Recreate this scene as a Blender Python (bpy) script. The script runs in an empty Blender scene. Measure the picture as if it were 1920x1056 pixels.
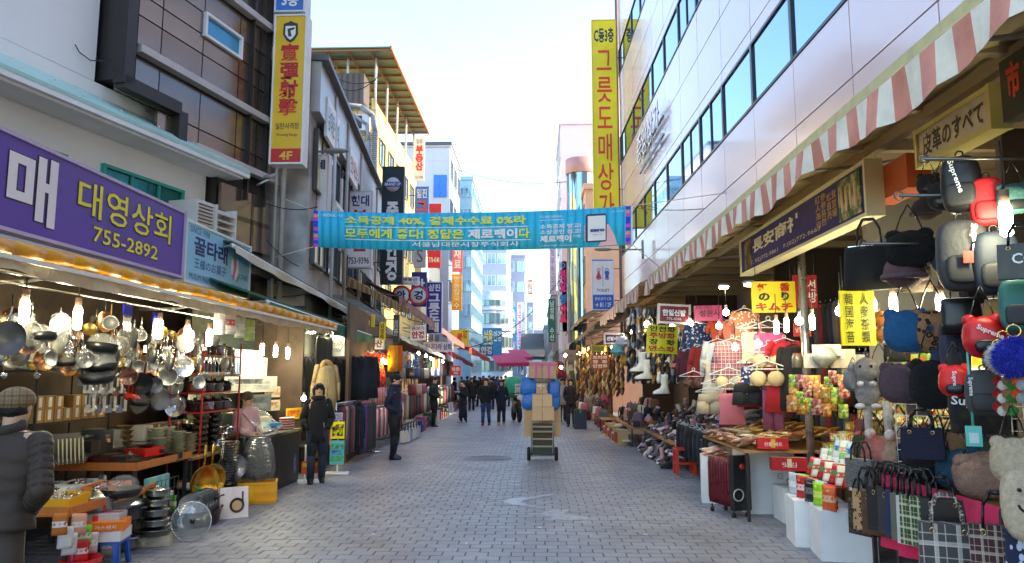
import bpy, math, random
import numpy as np
from mathutils import Vector, Matrix, noise as mnoise
R = math.radians
rnd = random.Random(11)
S = bpy.context.scene
C = S.collection

# ---------------------------------------------------------------- camera, sky, sun
F, HY, VX, CH = 1400.0, 702.0, 1005.0, 1.75      # focal length in pixels of the 1920 photo, horizon row, street vanishing column, eye height
cam = bpy.data.objects.new('camera', bpy.data.cameras.new('camera'))
C.objects.link(cam)
cam.data.lens = 36 * F / 1920
cam.data.clip_end = 2000
PITCH = math.atan((HY - 528) / F); YAW = math.atan((VX - 960) / F * math.cos(PITCH))
cam.location = (0, 0, CH)
cam.rotation_euler = (R(90) + PITCH, 0, YAW)
S.camera = cam
w = bpy.data.worlds.new('World'); S.world = w; w.use_nodes = True
SUN_EL, SUN_ROT = 26, 86
nt = w.node_tree; sky = nt.nodes.new('ShaderNodeTexSky'); sky.sky_type = 'NISHITA'; sky.sun_disc = False
sky.sun_elevation = R(SUN_EL); sky.sun_rotation = R(SUN_ROT); sky.air_density = 1.0; sky.dust_density = .9; sky.ozone_density = 2.6
bg = nt.nodes['Background']; bg.inputs[1].default_value = 0.15
nt.links.new(sky.outputs[0], bg.inputs[0])
sl = bpy.data.lights.new('sun', 'SUN'); sl.energy = 2.0; sl.angle = R(0.5); sl.color = (1, .86, .66)
sun = bpy.data.objects.new('sun', sl); C.objects.link(sun)
sv = Vector((math.sin(R(SUN_ROT)) * math.cos(R(SUN_EL)), math.cos(R(SUN_ROT)) * math.cos(R(SUN_EL)), math.sin(R(SUN_EL))))
sun.rotation_euler = sv.to_track_quat('Z', 'Y').to_euler()
S.view_settings.view_transform = 'Standard'; S.view_settings.look = 'None'
S.view_settings.exposure = 2.45; S.view_settings.use_white_balance = True; S.view_settings.white_balance_temperature = 7200; S.view_settings.white_balance_tint = 9; S.view_settings.gamma = 1; S.view_settings.use_curve_mapping = False
S.cycles.max_bounces = 8; S.cycles.diffuse_bounces = 6; S.cycles.glossy_bounces = 3; S.cycles.transmission_bounces = 4; S.cycles.transparent_max_bounces = 12
S.cycles.caustics_reflective = False; S.cycles.caustics_refractive = False
S.cycles.sample_clamp_indirect = 6

CR = cam.rotation_euler.to_matrix()
def ray(px, py):
    return CR @ Vector(((px - 960) / F, (528 - py) / F, -1))
def at(px, py, Y):                                # the point of the plane y = Y seen at that pixel of the photo
    d = ray(px, py); t = Y / d.y; return Vector((d.x * t, Y, CH + d.z * t))
def ax(px, py, X):
    d = ray(px, py); t = X / d.x; return Vector((X, d.y * t, CH + d.z * t))
def gz(px, py, z=0):
    d = ray(px, py); t = (z - CH) / d.z; return Vector((d.x * t, d.y * t, z))

# ---------------------------------------------------------------- materials
def lin(h):
    if not isinstance(h, str): return tuple(h)[:3]
    v = [int(h[i:i + 2], 16) / 255 for i in (0, 2, 4)]
    return tuple(min(.82, x / 12.92 if x <= .04045 else ((x + .055) / 1.055) ** 2.4) for x in v)
MC = {}
def mat(h, rough=.6, metal=0., var=.18, sc=9., bump=.0, emit=0., sheen=0., tr=0., coat=0., kind=None, h2=None, psc=10., bsc=None, alpha=1.):
    key = (h, rough, metal, var, sc, bump, emit, sheen, tr, coat, kind, h2, psc, bsc, alpha)
    if key in MC: return MC[key]
    m = bpy.data.materials.new('m'); MC[key] = m; m.use_nodes = True
    n = m.node_tree.nodes; L = m.node_tree.links.new; b = n['Principled BSDF']
    col = lin(h)
    b.inputs['Roughness'].default_value = rough; b.inputs['Metallic'].default_value = metal
    if sheen: b.inputs['Sheen Weight'].default_value = sheen; b.inputs['Sheen Roughness'].default_value = .6
    if tr: b.inputs['Transmission Weight'].default_value = tr; b.inputs['IOR'].default_value = 1.15
    if coat: b.inputs['Coat Weight'].default_value = coat; b.inputs['Coat Roughness'].default_value = .1
    if alpha < 1: b.inputs['Alpha'].default_value = alpha
    if emit:
        b.inputs['Base Color'].default_value = (*col, 1)
        b.inputs['Emission Color'].default_value = (*col, 1); b.inputs['Emission Strength'].default_value = emit
        return m
    tc = n.new('ShaderNodeTexCoord'); out = tc.outputs['Object']
    def rgb(c): 
        q = n.new('ShaderNodeRGB'); q.outputs[0].default_value = (*c, 1); return q.outputs[0]
    base = rgb(col)
    def mix(fac, a, c):
        q = n.new('ShaderNodeMix'); q.data_type = 'RGBA'; L(fac, q.inputs[0]); L(a, q.inputs[6]); L(c, q.inputs[7]); return q.outputs[2]
    def mth(op, a, c=None):
        q = n.new('ShaderNodeMath'); q.operation = op
        for i, x in enumerate((a, c)):
            if x is None: continue
            if hasattr(x, 'links'): L(x, q.inputs[i])
            else: q.inputs[i].default_value = x
        return q.outputs[0]
    sep = n.new('ShaderNodeSeparateXYZ'); L(out, sep.inputs[0])
    if kind == 'plaid':
        xz = mth('ADD', sep.outputs[0], sep.outputs[1])
        for s_, w_ in ((psc, .2), (psc * 2, .1)):
            for ch, ww in ((xz, w_), (sep.outputs[2], w_)):
                f = mth('LESS_THAN', mth('FRACT', mth('MULTIPLY', ch, s_)), ww)
                base = mix(mth('MULTIPLY', f, .6), base, rgb(lin(h2)))
    elif kind in ('stripe', 'stripey'):
        ch = sep.outputs[0] if kind == 'stripe' else sep.outputs[1]
        base = mix(mth('LESS_THAN', mth('FRACT', mth('MULTIPLY', ch, psc)), .5), base, rgb(lin(h2)))
    elif kind == 'spots':
        v = n.new('ShaderNodeTexVoronoi'); v.inputs['Scale'].default_value = psc; L(out, v.inputs[0])
        f = mth('MULTIPLY', mth('LESS_THAN', v.outputs[0], .38), mth('GREATER_THAN', v.outputs[0], .16))
        base = mix(f, base, rgb(lin(h2)))
    elif kind == 'dots':
        v = n.new('ShaderNodeTexVoronoi'); v.inputs['Scale'].default_value = psc; L(out, v.inputs[0])
        base = mix(mth('LESS_THAN', v.outputs[0], .33), base, rgb(lin(h2)))
    elif kind == 'grain':
        nz = n.new('ShaderNodeTexNoise'); mp = n.new('ShaderNodeMapping'); mp.inputs[3].default_value = (1, 1, .12)
        L(out, mp.inputs[0]); L(mp.outputs[0], nz.inputs[0]); nz.inputs['Scale'].default_value = psc; nz.inputs['Detail'].default_value = 6
        base = mix(nz.outputs[0], base, rgb(lin(h2)))
    elif kind == 'blotch':
        nz = n.new('ShaderNodeTexNoise'); L(out, nz.inputs[0]); nz.inputs['Scale'].default_value = psc; nz.inputs['Detail'].default_value = 5
        rp = n.new('ShaderNodeValToRGB'); rp.color_ramp.elements[0].position = .44; rp.color_ramp.elements[1].position = .6
        L(nz.outputs[0], rp.inputs[0]); base = mix(rp.outputs[0], base, rgb(lin(h2)))
    if var:
        nz = n.new('ShaderNodeTexNoise'); L(out, nz.inputs[0]); nz.inputs['Scale'].default_value = sc; nz.inputs['Detail'].default_value = 5
        oi = n.new('ShaderNodeObjectInfo')
        v = mth('ADD', mth('MULTIPLY', mth('SUBTRACT', nz.outputs[0], .5), var * 3), mth('MULTIPLY', mth('SUBTRACT', oi.outputs['Random'], .5), var * .6))
        hs = n.new('ShaderNodeHueSaturation'); L(mth('ADD', v, 1), hs.inputs['Value']); L(base, hs.inputs['Color']); base = hs.outputs[0]
        if not tr:
            L(mth('ADD', mth('MULTIPLY', mth('SUBTRACT', nz.outputs[0], .5), .25), rough), b.inputs['Roughness'])
    L(base, b.inputs['Base Color'])
    if bump:
        nb = n.new('ShaderNodeTexNoise'); L(out, nb.inputs[0]); nb.inputs['Scale'].default_value = bsc or sc * 4; nb.inputs['Detail'].default_value = 4
        bm = n.new('ShaderNodeBump'); bm.inputs['Strength'].default_value = bump; bm.inputs['Distance'].default_value = .02
        L(nb.outputs[0], bm.inputs['Height']); L(bm.outputs[0], b.inputs['Normal'])
    return m
def cloth(h, **k): return mat(h, **{**dict(rough=.85, var=.22, sc=5, bump=.35, bsc=22, sheen=.04), **k})
def fur(h, **k): return mat(h, **{**dict(rough=.95, var=.3, sc=30, bump=.9, bsc=160, sheen=.06), **k})
def plas(h, **k): return mat(h, **{**dict(rough=.35, var=.08), **k})
def metal(h='c8c8cc', **k): return mat(h, **{**dict(rough=.22, metal=1., var=.2, sc=3), **k})
def paint(h, **k): return mat(h, **{**dict(rough=.5, var=.12, sc=2.5, bump=.05), **k})
def paper(h, **k): return mat(h, **{**dict(rough=.75, var=.08, sc=4), **k})
STEEL = metal('c8c9cc'); DSTEEL = metal('70706f', rough=.35); WHITE = paint('f0f0ee'); BLACK = plas('161618'); DARK = paint('2b2a2a')
WOOD = mat('b98a55', rough=.6, kind='grain', h2='8d6238', psc=14, bump=.15); OWOOD = mat('d98640', rough=.5, kind='grain', h2='bb6a2c', psc=14, bump=.1)
GREYM = paint('8f9194'); CARD = mat('c9a27a', rough=.8, var=.12, sc=3, bump=.08); CABLE = plas('2a2a2c', rough=.6)
FILM = mat('f4f4f8', rough=.1, tr=0, var=0, alpha=.12, bump=1., bsc=22)
GLASS = mat('8fb4c8', rough=.04, metal=.75, var=.1, sc=.35)
BULB = mat('ffe6c4', emit=44); BULB2 = mat('ffe6c4', emit=20); WARM = mat('ffc878', emit=45)
LAMPP = WHITE

# ---------------------------------------------------------------- mesh builder
class MB:
    def __init__(s): s.v, s.f, s.mi, s.sm, s.m, s.smooth = [], [], [], [], 0, False
    def add(s, vs, fs, smooth=None):
        o = len(s.v); s.v += [tuple(p) for p in vs]
        s.f += [tuple(i + o for i in f) for f in fs]; s.mi += [s.m] * len(fs); s.sm += [s.smooth if smooth is None else smooth] * len(fs)
        return s
    def box(s, c, d, rz=0, tilt=0, taper=1):
        x, y, z = d[0] / 2, d[1] / 2, d[2] / 2
        P = [Vector((i * x * (taper if k > 0 else 1), j * y * (taper if k > 0 else 1), k * z)) for k in (-1, 1) for i, j in ((-1, -1), (1, -1), (1, 1), (-1, 1))]
        M = Matrix.Rotation(rz, 3, 'Z') @ Matrix.Rotation(tilt, 3, 'X'); c = Vector(c)
        return s.add([M @ p + c for p in P], [(3, 2, 1, 0), (4, 5, 6, 7), (0, 1, 5, 4), (1, 2, 6, 5), (2, 3, 7, 6), (3, 0, 4, 7)], False)
    def tube(s, a, b, r, n=6, r2=None):
        a, b = Vector(a), Vector(b); d = (b - a)
        if d.length < 1e-6: return s
        q = d.to_track_quat('Z', 'Y').to_matrix(); r2 = r if r2 is None else r2
        P = [a + q @ Vector((math.cos(t) * r, math.sin(t) * r, 0)) for t in [6.2832 * i / n for i in range(n)]]
        P += [b + q @ Vector((math.cos(t) * r2, math.sin(t) * r2, 0)) for t in [6.2832 * i / n for i in range(n)]]
        return s.add(P, [(i, (i + 1) % n, n + (i + 1) % n, n + i) for i in range(n)] + [tuple(range(n))[::-1], tuple(range(n, 2 * n))], True)
    def path(s, pts, r, n=6):
        for a, b in zip(pts, pts[1:]): s.tube(a, b, r, n)
        return s
    def lathe(s, prof, n=16, M=None, cx=0, cy=0, sx=1, sy=1):
        M = M or Matrix.Identity(4); P = []
        for r, z in prof:
            for i in range(n):
                t = 6.2832 * i / n; P.append(M @ Vector((cx + sx * r * math.cos(t), cy + sy * r * math.sin(t), z)))
        fs = [(k * n + i, k * n + (i + 1) % n, (k + 1) * n + (i + 1) % n, (k + 1) * n + i) for k in range(len(prof) - 1) for i in range(n)]
        return s.add(P, fs, True)
    def ball(s, c, r, n=10, m=6, sq=None):
        c = Vector(c); r = (r, r, r) if not hasattr(r, '__len__') else r; P = []
        e = sq or 1
        def pw(x): return math.copysign(abs(x) ** e, x)
        for k in range(m + 1):
            a = math.pi * k / m
            for i in range(n):
                t = 6.2832 * i / n
                P.append(c + Vector((r[0] * pw(math.sin(a)) * pw(math.cos(t)), r[1] * pw(math.sin(a)) * pw(math.sin(t)), -r[2] * pw(math.cos(a)))))
        return s.add(P, [(k * n + i, k * n + (i + 1) % n, (k + 1) * n + (i + 1) % n, (k + 1) * n + i) for k in range(m) for i in range(n)], True)
    def prism(s, pts, y0, y1):                     # outline in the local x, z plane, given thickness along y
        n = len(pts); P = [(x, y0, z) for x, z in pts] + [(x, y1, z) for x, z in pts]
        return s.add(P, [tuple(range(n)), tuple(range(n, 2 * n))[::-1]] + [(i, i + n, (i + 1) % n + n, (i + 1) % n) for i in range(n)], False)
    def quad(s, a, b, c, d): return s.add([a, b, c, d], [(0, 1, 2, 3)], False)
    def slab(s, a, b, c, d, t):                    # four corners with a thickness vector
        t = Vector(t); P = [Vector(p) for p in (a, b, c, d)]; P += [p + t for p in P]
        return s.add(P, [(0, 1, 2, 3), (7, 6, 5, 4), (0, 4, 5, 1), (1, 5, 6, 2), (2, 6, 7, 3), (3, 7, 4, 0)], False)
    def torus(s, c, Rr, r, n=16, m=6, M=None, a0=0, a1=6.2832):
        M = M or Matrix.Identity(3); c = Vector(c); full = a1 - a0 > 6.28; k = n if full else n + 1; P = []
        for i in range(k):
            t = a0 + (a1 - a0) * i / n
            for j in range(m):
                u = 6.2832 * j / m; P.append(c + M @ Vector(((Rr + r * math.cos(u)) * math.cos(t), r * math.sin(u), (Rr + r * math.cos(u)) * math.sin(t))))
        return s.add(P, [(i * m + j, i * m + (j + 1) % m, ((i + 1) % k) * m + (j + 1) % m, ((i + 1) % k) * m + j) for i in range(n) for j in range(m)], True)
    def loft(s, rings, n=18, fold=0., fn=7, seed=0, cap=True):   # rings: (cx, cy, cz, rx, ry)
        P = []; K = len(rings)
        for k, (cx, cy, cz, rx, ry) in enumerate(rings):
            g = fold * k / max(1, K - 1)
            for i in range(n):
                t = 6.2832 * i / n; q = 1 + g * math.sin(fn * t + seed + .6 * math.sin(k * .7 + seed)) + g * .5 * math.sin(3 * t + seed * 2 + k * .3)
                P.append((cx + rx * q * math.cos(t), cy + ry * q * math.sin(t), cz))
        fs = [(k * n + i, (k + 1) * n + i, (k + 1) * n + (i + 1) % n, k * n + (i + 1) % n) for k in range(K - 1) for i in range(n)]
        if cap: fs += [tuple(range(n)), tuple(range((K - 1) * n, K * n))[::-1]]
        return s.add(P, fs, True)
    def jitter(s, amp, sc=4., seed=0.):
        o = Vector((seed, seed * 1.7, seed * .3)); s.v = [tuple(Vector(p) + amp * mnoise.noise_vector(Vector(p) * sc + o)) for p in s.v]; return s
    def mesh(s, name='mesh', ms=None):
        me = bpy.data.meshes.new(name); me.from_pydata(s.v, [], s.f)
        for m in (ms if isinstance(ms, (list, tuple)) else [ms]):
            if m: me.materials.append(m)
        me.polygons.foreach_set('use_smooth', s.sm); me.polygons.foreach_set('material_index', s.mi); me.update(); return me
    def build(s, name, ms, parent=None, loc=None, rz=0, kind=None):
        return ob(name, s.mesh(name, ms), parent, loc, rz, kind)
def ob(name, me, parent=None, loc=None, rz=0, kind=None, m=None):
    o = bpy.data.objects.new(name, me); C.objects.link(o); o.parent = parent
    if loc is not None: o.location = loc
    if rz: o.rotation_euler = (0, 0, rz)
    if kind: o['kind'] = kind
    if m and me and me.materials:
        o.material_slots[0].link = 'OBJECT'; o.material_slots[0].material = m
    elif m and me: me.materials.append(m)
    return o
LAB = {}
def tag(o, label, cat, group=None):
    if label in LAB and not (group and LAB[label] == group): print('DUPLABEL', label)
    LAB[label] = group; n = len(label.split())
    if n < 4 or n > 16: print('LABLEN', n, label)
    o['label'] = label; o['category'] = cat
    if group: o['group'] = group
    return o
def thing(name, label, cat, loc=(0, 0, 0), rz=0, group=None):
    return tag(ob(name, None, None, loc, rz), label, cat, group)
def copy_tree(o, loc=None, rz=None, label=None, m=None, parent=None, scale=None, group=None):
    c = o.copy(); C.objects.link(c)
    if parent is not None: c.parent = parent
    if loc is not None: c.location = loc
    if rz is not None: c.rotation_euler = (*o.rotation_euler[:2], rz)
    if scale: c.scale = (scale,) * 3 if not hasattr(scale, '__len__') else scale
    if label: tag(c, label, o['category'], group or o.get('group'))
    if m and c.data and c.material_slots:
        c.material_slots[0].link = 'OBJECT'; c.material_slots[0].material = m
    for ch in o.children: copy_tree(ch, parent=c)
    return c
ORD = 'first second third fourth fifth sixth seventh eighth ninth tenth eleventh twelfth thirteenth fourteenth fifteenth sixteenth seventeenth eighteenth nineteenth twentieth'.split()
def th(i):
    if i < 20: return ORD[i]
    t = ['twenty', 'thirty', 'forty', 'fifty', 'sixty'][(i + 1) // 10 - 2]
    return t + '-' + ORD[(i + 1) % 10 - 1] if (i + 1) % 10 else t[:-1] + 'ieth'
_TC = {}
S2 = bpy.data.scenes.new('workbench')             # lettering and bodies are converted to plain meshes here, away from the big scene
def tomesh(o):
    S2.collection.objects.link(o)
    if o.type == 'FONT': me = bpy.data.meshes.new_from_object(o)
    else:
        with bpy.context.temp_override(scene=S2, view_layer=S2.view_layers[0]):
            dg = bpy.context.evaluated_depsgraph_get(); me = bpy.data.meshes.new_from_object(o.evaluated_get(dg))
    bpy.data.objects.remove(o); return me
def text(parent, body, x, z, w, h, m, y=-.004, bold=.02, name='lettering', keep=False, sp=1., vert=False, ls=1., shear=0):
    """flat lettering fitted into w by h, centred at x, z on the face of a sign (faces local -Y)"""
    key = (body, bold, sp, vert, ls, shear)
    if key not in _TC:
        c = bpy.data.curves.new('t', 'FONT'); c.body = '\n'.join(body) if vert else body; c.offset = bold; c.align_x = 'CENTER'; c.resolution_u = 2
        c.space_character = sp; c.space_line = ls; c.shear = shear
        me = tomesh(bpy.data.objects.new('t', c))
        n = len(me.vertices); a = np.empty(n * 3, dtype=np.float32); me.vertices.foreach_get('co', a); a = a.reshape(-1, 3)
        lo, hi = a.min(0), a.max(0); cc = (lo + hi) / 2; d = np.maximum(hi - lo, 1e-4)
        b = np.zeros_like(a); b[:, 0] = (a[:, 0] - cc[0]) / d[0]; b[:, 2] = (a[:, 1] - cc[1]) / d[1]
        me.vertices.foreach_set('co', b.ravel()); me.update(); me.materials.clear(); me.materials.append(None)
        _TC[key] = (me, d[0] / d[1])
    me, ar = _TC[key]
    o = ob(name, me, parent, (x, y, z)); 
    if keep: w, h = min(w, h * ar), min(h, w / ar)
    o.scale = (w, 1, h)
    o.material_slots[0].link = 'OBJECT'; o.material_slots[0].material = m
    return o
def skin(name, pts, edges, rad, m, parent, lvl=2, root=0):
    me = bpy.data.meshes.new(name); me.from_pydata([tuple(p) for p in pts], edges, [])
    o = bpy.data.objects.new(name, me)
    o.modifiers.new('s', 'SKIN').use_smooth_shade = True
    if lvl: o.modifiers.new('u', 'SUBSURF').levels = lvl
    for i, r in enumerate(rad):
        d = me.skin_vertices[0].data[i]; d.radius = r if hasattr(r, '__len__') else (r, r); d.use_root = (i == root)
    m2 = tomesh(o); m2.materials.clear(); m2.materials.append(m)
    m2.polygons.foreach_set('use_smooth', [True] * len(m2.polygons))
    return ob(name, m2, parent)

# ================================================================ SETTING: ground and paving
PAV = mat('8a8992', rough=.62, var=.16, sc=3, bump=.12, bsc=60)
def pavmat():
    m = bpy.data.materials.new('paver'); m.use_nodes = True; n = m.node_tree.nodes; L = m.node_tree.links.new; b = n['Principled BSDF']
    g = n.new('ShaderNodeNewGeometry'); oi = n.new('ShaderNodeObjectInfo')
    def mth(op, a, c):
        q = n.new('ShaderNodeMath'); q.operation = op
        for i, x in enumerate((a, c)):
            if hasattr(x, 'links'): L(x, q.inputs[i])
            else: q.inputs[i].default_value = x
        return q.outputs[0]
    r = mth('FRACT', mth('ADD', g.outputs['Random Per Island'], oi.outputs['Random']), 0)
    nz = n.new('ShaderNodeTexNoise'); L(g.outputs['Position'], nz.inputs[0]); nz.inputs['Scale'].default_value = .9; nz.inputs['Detail'].default_value = 7; nz.inputs['Roughness'].default_value = .65
    n2 = n.new('ShaderNodeTexNoise'); L(g.outputs['Position'], n2.inputs[0]); n2.inputs['Scale'].default_value = 45
    rp = n.new('ShaderNodeValToRGB'); e = rp.color_ramp.elements
    e[0].position = .3; e[0].color = (*lin('75747a'), 1); e[1].position = .75; e[1].color = (*lin('9c9ba2'), 1)
    L(nz.outputs[0], rp.inputs[0])
    st = n.new('ShaderNodeTexNoise'); L(g.outputs['Position'], st.inputs[0]); st.inputs['Scale'].default_value = .33; st.inputs['Detail'].default_value = 9; st.inputs['Roughness'].default_value = .72
    sr = n.new('ShaderNodeMapRange'); L(st.outputs[0], sr.inputs[0]); sr.inputs[1].default_value = .5; sr.inputs[2].default_value = .68; sr.inputs[3].default_value = 0; sr.inputs[4].default_value = -.3
    vo = n.new('ShaderNodeTexVoronoi'); L(g.outputs['Position'], vo.inputs[0]); vo.inputs['Scale'].default_value = 1.7
    gum = mth('MULTIPLY', mth('LESS_THAN', vo.outputs[0], .045), -.28)
    v = mth('ADD', mth('MULTIPLY', r, .2), mth('MULTIPLY', n2.outputs[0], .25)); v = mth('ADD', mth('ADD', v, .8), mth('ADD', sr.outputs[0], gum))
    hs = n.new('ShaderNodeHueSaturation'); L(v, hs.inputs['Value']); L(rp.outputs[0], hs.inputs['Color']); L(hs.outputs[0], b.inputs['Base Color'])
    L(mth('ADD', mth('MULTIPLY', nz.outputs[0], .45), .28), b.inputs['Roughness'])
    bm = n.new('ShaderNodeBump'); bm.inputs['Strength'].default_value = .25; bm.inputs['Distance'].default_value = .01; L(n2.outputs[0], bm.inputs['Height']); L(bm.outputs[0], b.inputs['Normal'])
    return m
PV = pavmat()
MB().quad((-400, -60, -.03), (400, -60, -.03), (400, 900, -.03), (-400, 900, -.03)).build('ground', mat('59585c', rough=.9, var=.2, sc=.5), kind='structure')
MB().box((-.6, 22.5, -.012), (10.6, 59, .0150)).build('road', mat('5e5d62', rough=.9), kind='structure')
pave = MB().box((-.6, 101.8, -.0175), (10, 99.5, .035)).build('pavement', PV, kind='structure')
PW, PD = .225, .165
def paver_geo(mb, x, y, dz, w=PW, d=PD):
    e = .005; g = .0028
    x0, x1, y0, y1 = x - w / 2 + g, x + w / 2 - g, y - d / 2 + g, y + d / 2 - g
    P = [(x0, y0, -.012), (x1, y0, -.012), (x1, y1, -.012), (x0, y1, -.012), (x0 + e, y0 + e, dz), (x1 - e, y0 + e, dz), (x1 - e, y1 - e, dz), (x0 + e, y1 - e, dz)]
    mb.add(P, [(4, 5, 6, 7), (0, 1, 5, 4), (1, 2, 6, 5), (2, 3, 7, 6), (3, 0, 4, 7)], False)
pm = MB(); paver_geo(pm, 0, 0, 0); PME = pm.mesh('paver', PV)
rest = MB(); cells = []
ny = 0; y = 5.6
while y < 52:
    off = (ny % 2) * PW / 2 + (rnd.random() - .5) * .03
    nx = int(9.4 / PW)
    for k in range(nx):
        x = -5.3 + off + k * PW
        cells.append((x, y))
    y += PD; ny += 1
def inview(x, y):
    px = VX + F * x / y; return 300 < px < 1480 and 6.9 < y
near = sorted([c_ for c_ in cells if inview(*c_)], key=lambda c_: c_[1])[:300]
ns = set(near)
for x, y in cells:
    dz = (rnd.random() - .5) * .004 + .002
    if (x, y) in ns:
        o = ob('paver', PME, pave, (x, y, dz)); o.rotation_euler = ((rnd.random() - .5) * .012, (rnd.random() - .5) * .012, (rnd.random() - .5) * .01)
    elif y < 30 or ((x - rnd.random()) or True): paver_geo(rest, x, y, dz)
o = rest.build('paving_stones', PV, pave, kind='stuff')
# manhole cover and pale spilled-water marks
p = gz(915, 860); mh = MB().lathe([(0, .006), (.52, .006), (.53, .002), (.53, -.01)], 32)
for a in range(0, 6): mh.torus((0, 0, .007), .12 + a * .07, .006, 28, 4, Matrix.Rotation(R(90), 3, 'X'))
mo = mh.build('manhole_cover', mat('8a8990', rough=.7)); mo.location = p; tag(mo, 'round iron manhole cover flush with the grey paving', 'manhole cover')
def blob(pts, name, m, z=.0075):
    P = [gz(*q, z) for q in pts]; n = len(P); c_ = sum(P, Vector()) / n
    return MB().add([c_] + P, [(0, i + 1, (i + 1) % n + 1) for i in range(n)], False).build(name, m, kind='structure')
WET = mat('c4c8d2', rough=.35, var=.5, sc=14, alpha=.62)
blob([(942, 940), (962, 934), (1000, 931), (1038, 925), (1035, 929), (1000, 935), (972, 940), (1000, 948), (1008, 952), (985, 948), (958, 946), (950, 942)], 'water_spill', WET)
blob([(1012, 963), (1040, 955), (1062, 958), (1058, 964), (1096, 968), (1110, 974), (1070, 975), (1040, 974), (1030, 978), (1035, 969), (1020, 968)], 'water_spill', WET, .0078)
blob([(982, 862), (992, 864), (990, 872), (998, 878), (984, 882), (990, 873)], 'water_spill', WET)
for i, (a, b) in enumerate(((1062, 958), (875, 1020), (885, 1012), (903, 951), (898, 938), (917, 893), (1048, 933), (1012, 990), (700, 1002), (1210, 1003))):
    q = gz(a, b, .007); k = .02 + rnd.random() * .02
    tag(MB().ball((0, 0, .004), (k, k * .6, .005), 7, 4).jitter(.006, 30, i).build('paper_scrap', paper('e6e4e2'), None, q, rnd.random() * 3), 'tiny white scrap of litter ' + ['on the lower white spill', 'at the bottom of the paving, left of the spills', 'just above the bottommost scrap', 'beside the upper white spill', 'a little above the upper spill', 'midway between manhole and spill', 'on the end of the upper spill', 'below the lower spill', 'near the brown tub side', 'near the white cartons'][i], 'litter', 'white paper scraps scattered on the paving')

# ================================================================ BUILDINGS
_WM = {}
def window(root, w_, h_, loc, rz, fm, gm, div=1, deep=.05, name='window'):
    k = (round(w_, 2), round(h_, 2), div)
    if k not in _WM:
        a = MB(); t = .05
        for s_ in (-1, 1): a.box((s_ * (w_ / 2 - t / 2), 0, 0), (t, deep * 2, h_)); a.box((0, .002, s_ * (h_ / 2 - t / 2)), (w_ - 2 * t, deep * 2, t))
        for i in range(1, div): a.box((-w_ / 2 + w_ * i / div, .004, 0), (t * .8, deep * 1.8, h_ - 2 * t))
        _WM[k] = (a.mesh('window', None), MB().box((0, .01, 0), (w_ - .02, .03, h_ - .02)).mesh('pane', None))
        for q in _WM[k]: q.materials.append(None)
    f = ob(name, _WM[k][0], root, loc, rz, m=fm); ob('pane', _WM[k][1], f, m=gm); return f
def block(name, label, x0, x1, y0, y1, h, wall, cols, rows, z0=3., side='L', fm=GREYM, gm=GLASS, group=None, ws=.62, wsy=None, cat='building', roof=None):
    """a building with a front (facing the camera) and one side towards the street"""
    t = thing(name, label, cat, ((x0 + x1) / 2, y0, 0), 0, group)
    w_, d = x1 - x0, y1 - y0
    MB().box((0, d / 2, h / 2), (w_, d, h)).build('wall', wall, t)
    MB().box((0, d / 2, h + .12), (w_ + .2, d + .2, .3)).build('roof', roof or wall, t)
    fh = (h - z0) / rows
    sx = -1 if side == 'L' else 1                  # L: stands on the left of the street, its side faces +x
    wy = wsy or ws; ny = max(1, int(round(d / (w_ / max(cols, 1))))) if cols else 3
    for r in range(rows):
        zc = z0 + fh * (r + .5)
        for c_ in range(cols):
            window(t, w_ / cols * ws, fh * .5, (-w_ / 2 + w_ * (c_ + .5) / cols, -.02, zc), 0, fm, gm, 2)
        for c_ in range(min(ny, 7)):
            window(t, d / min(ny, 7) * wy, fh * .5, (-sx * w_ / 2 - sx * .02, d * (c_ + .5) / min(ny, 7), zc), R(-90) if sx > 0 else R(90), fm, gm, 2)
    return t
# --- the pink panelled arcade on the right-hand side
PINK = mat('f4cdcb', rough=.22, var=.06, sc=.35, coat=.4, metal=.15); PINKD = mat('c9b6bf', rough=.4, metal=.3)
DFR = paint('25272d', rough=.35); SKYG = mat('93b3cf', rough=.03, metal=1., var=.06, sc=.2)
D = math.atan(.0229)
arc = thing('arcade_building', 'long pink panelled building with two ribbon rows of dark framed windows', 'building', (3.513, 30, 0), R(-90) + D)
MB().box((21, 4.06, 11.7), (42, 8, 14.6)).box((21, 4.9, 2.18), (42, 6.3, 4.36)).build('wall', paint('8d8288'), arc)
MB().box((21, 4, 19.1), (42.3, 8.4, .25)).build('roof', PINKD, arc)
edges = [0., 2.0] + [30 - (11.05 + 1.93 * k) for k in range(7, -1, -1)] + []
edges = [0.0] + [30 - (11.05 + 1.93 * k) for k in range(8, -8, -1)] ; edges = sorted(set(round(e_, 3) for e_ in edges if e_ < 34 and (e_ == 0 or e_ > 1.2)))
rows = [(4.45, 5.46, 0), (5.46, 6.5, 0), (6.5, 7.68, 1), (7.68, 7.95, 0), (7.95, 9.12, 0), (9.12, 10.28, 0), (10.28, 11.45, 1), (11.45, 11.75, 0), (11.75, 12.9, 0), (12.9, 14.05, 0), (14.05, 15.2, 1), (15.2, 15.5, 0), (15.5, 17.2, 0), (17.2, 19, 0)]
_pm = {}
for z0, z1, wn in rows:
    for a, b in zip(edges, edges[1:]):
        L_ = round(b - a, 2)
        if wn:
            f = window(arc, L_, z1 - z0, ((a + b) / 2, .02, (z0 + z1) / 2), 0, DFR, SKYG, 2 if abs(a - 12.2) < 1.2 else 1, .04)
        else:
            k = (L_, z1 - z0)
            if k not in _pm: _pm[k] = MB().box((0, 0, 0), (L_ - .022, .05, z1 - z0 - .022)).mesh('panel', PINK)
            ob('panel', _pm[k], arc, ((a + b) / 2, .025, (z0 + z1) / 2)).rotation_euler = ((rnd.random() - .5) * .006, 0, (rnd.random() - .5) * .006)
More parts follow.
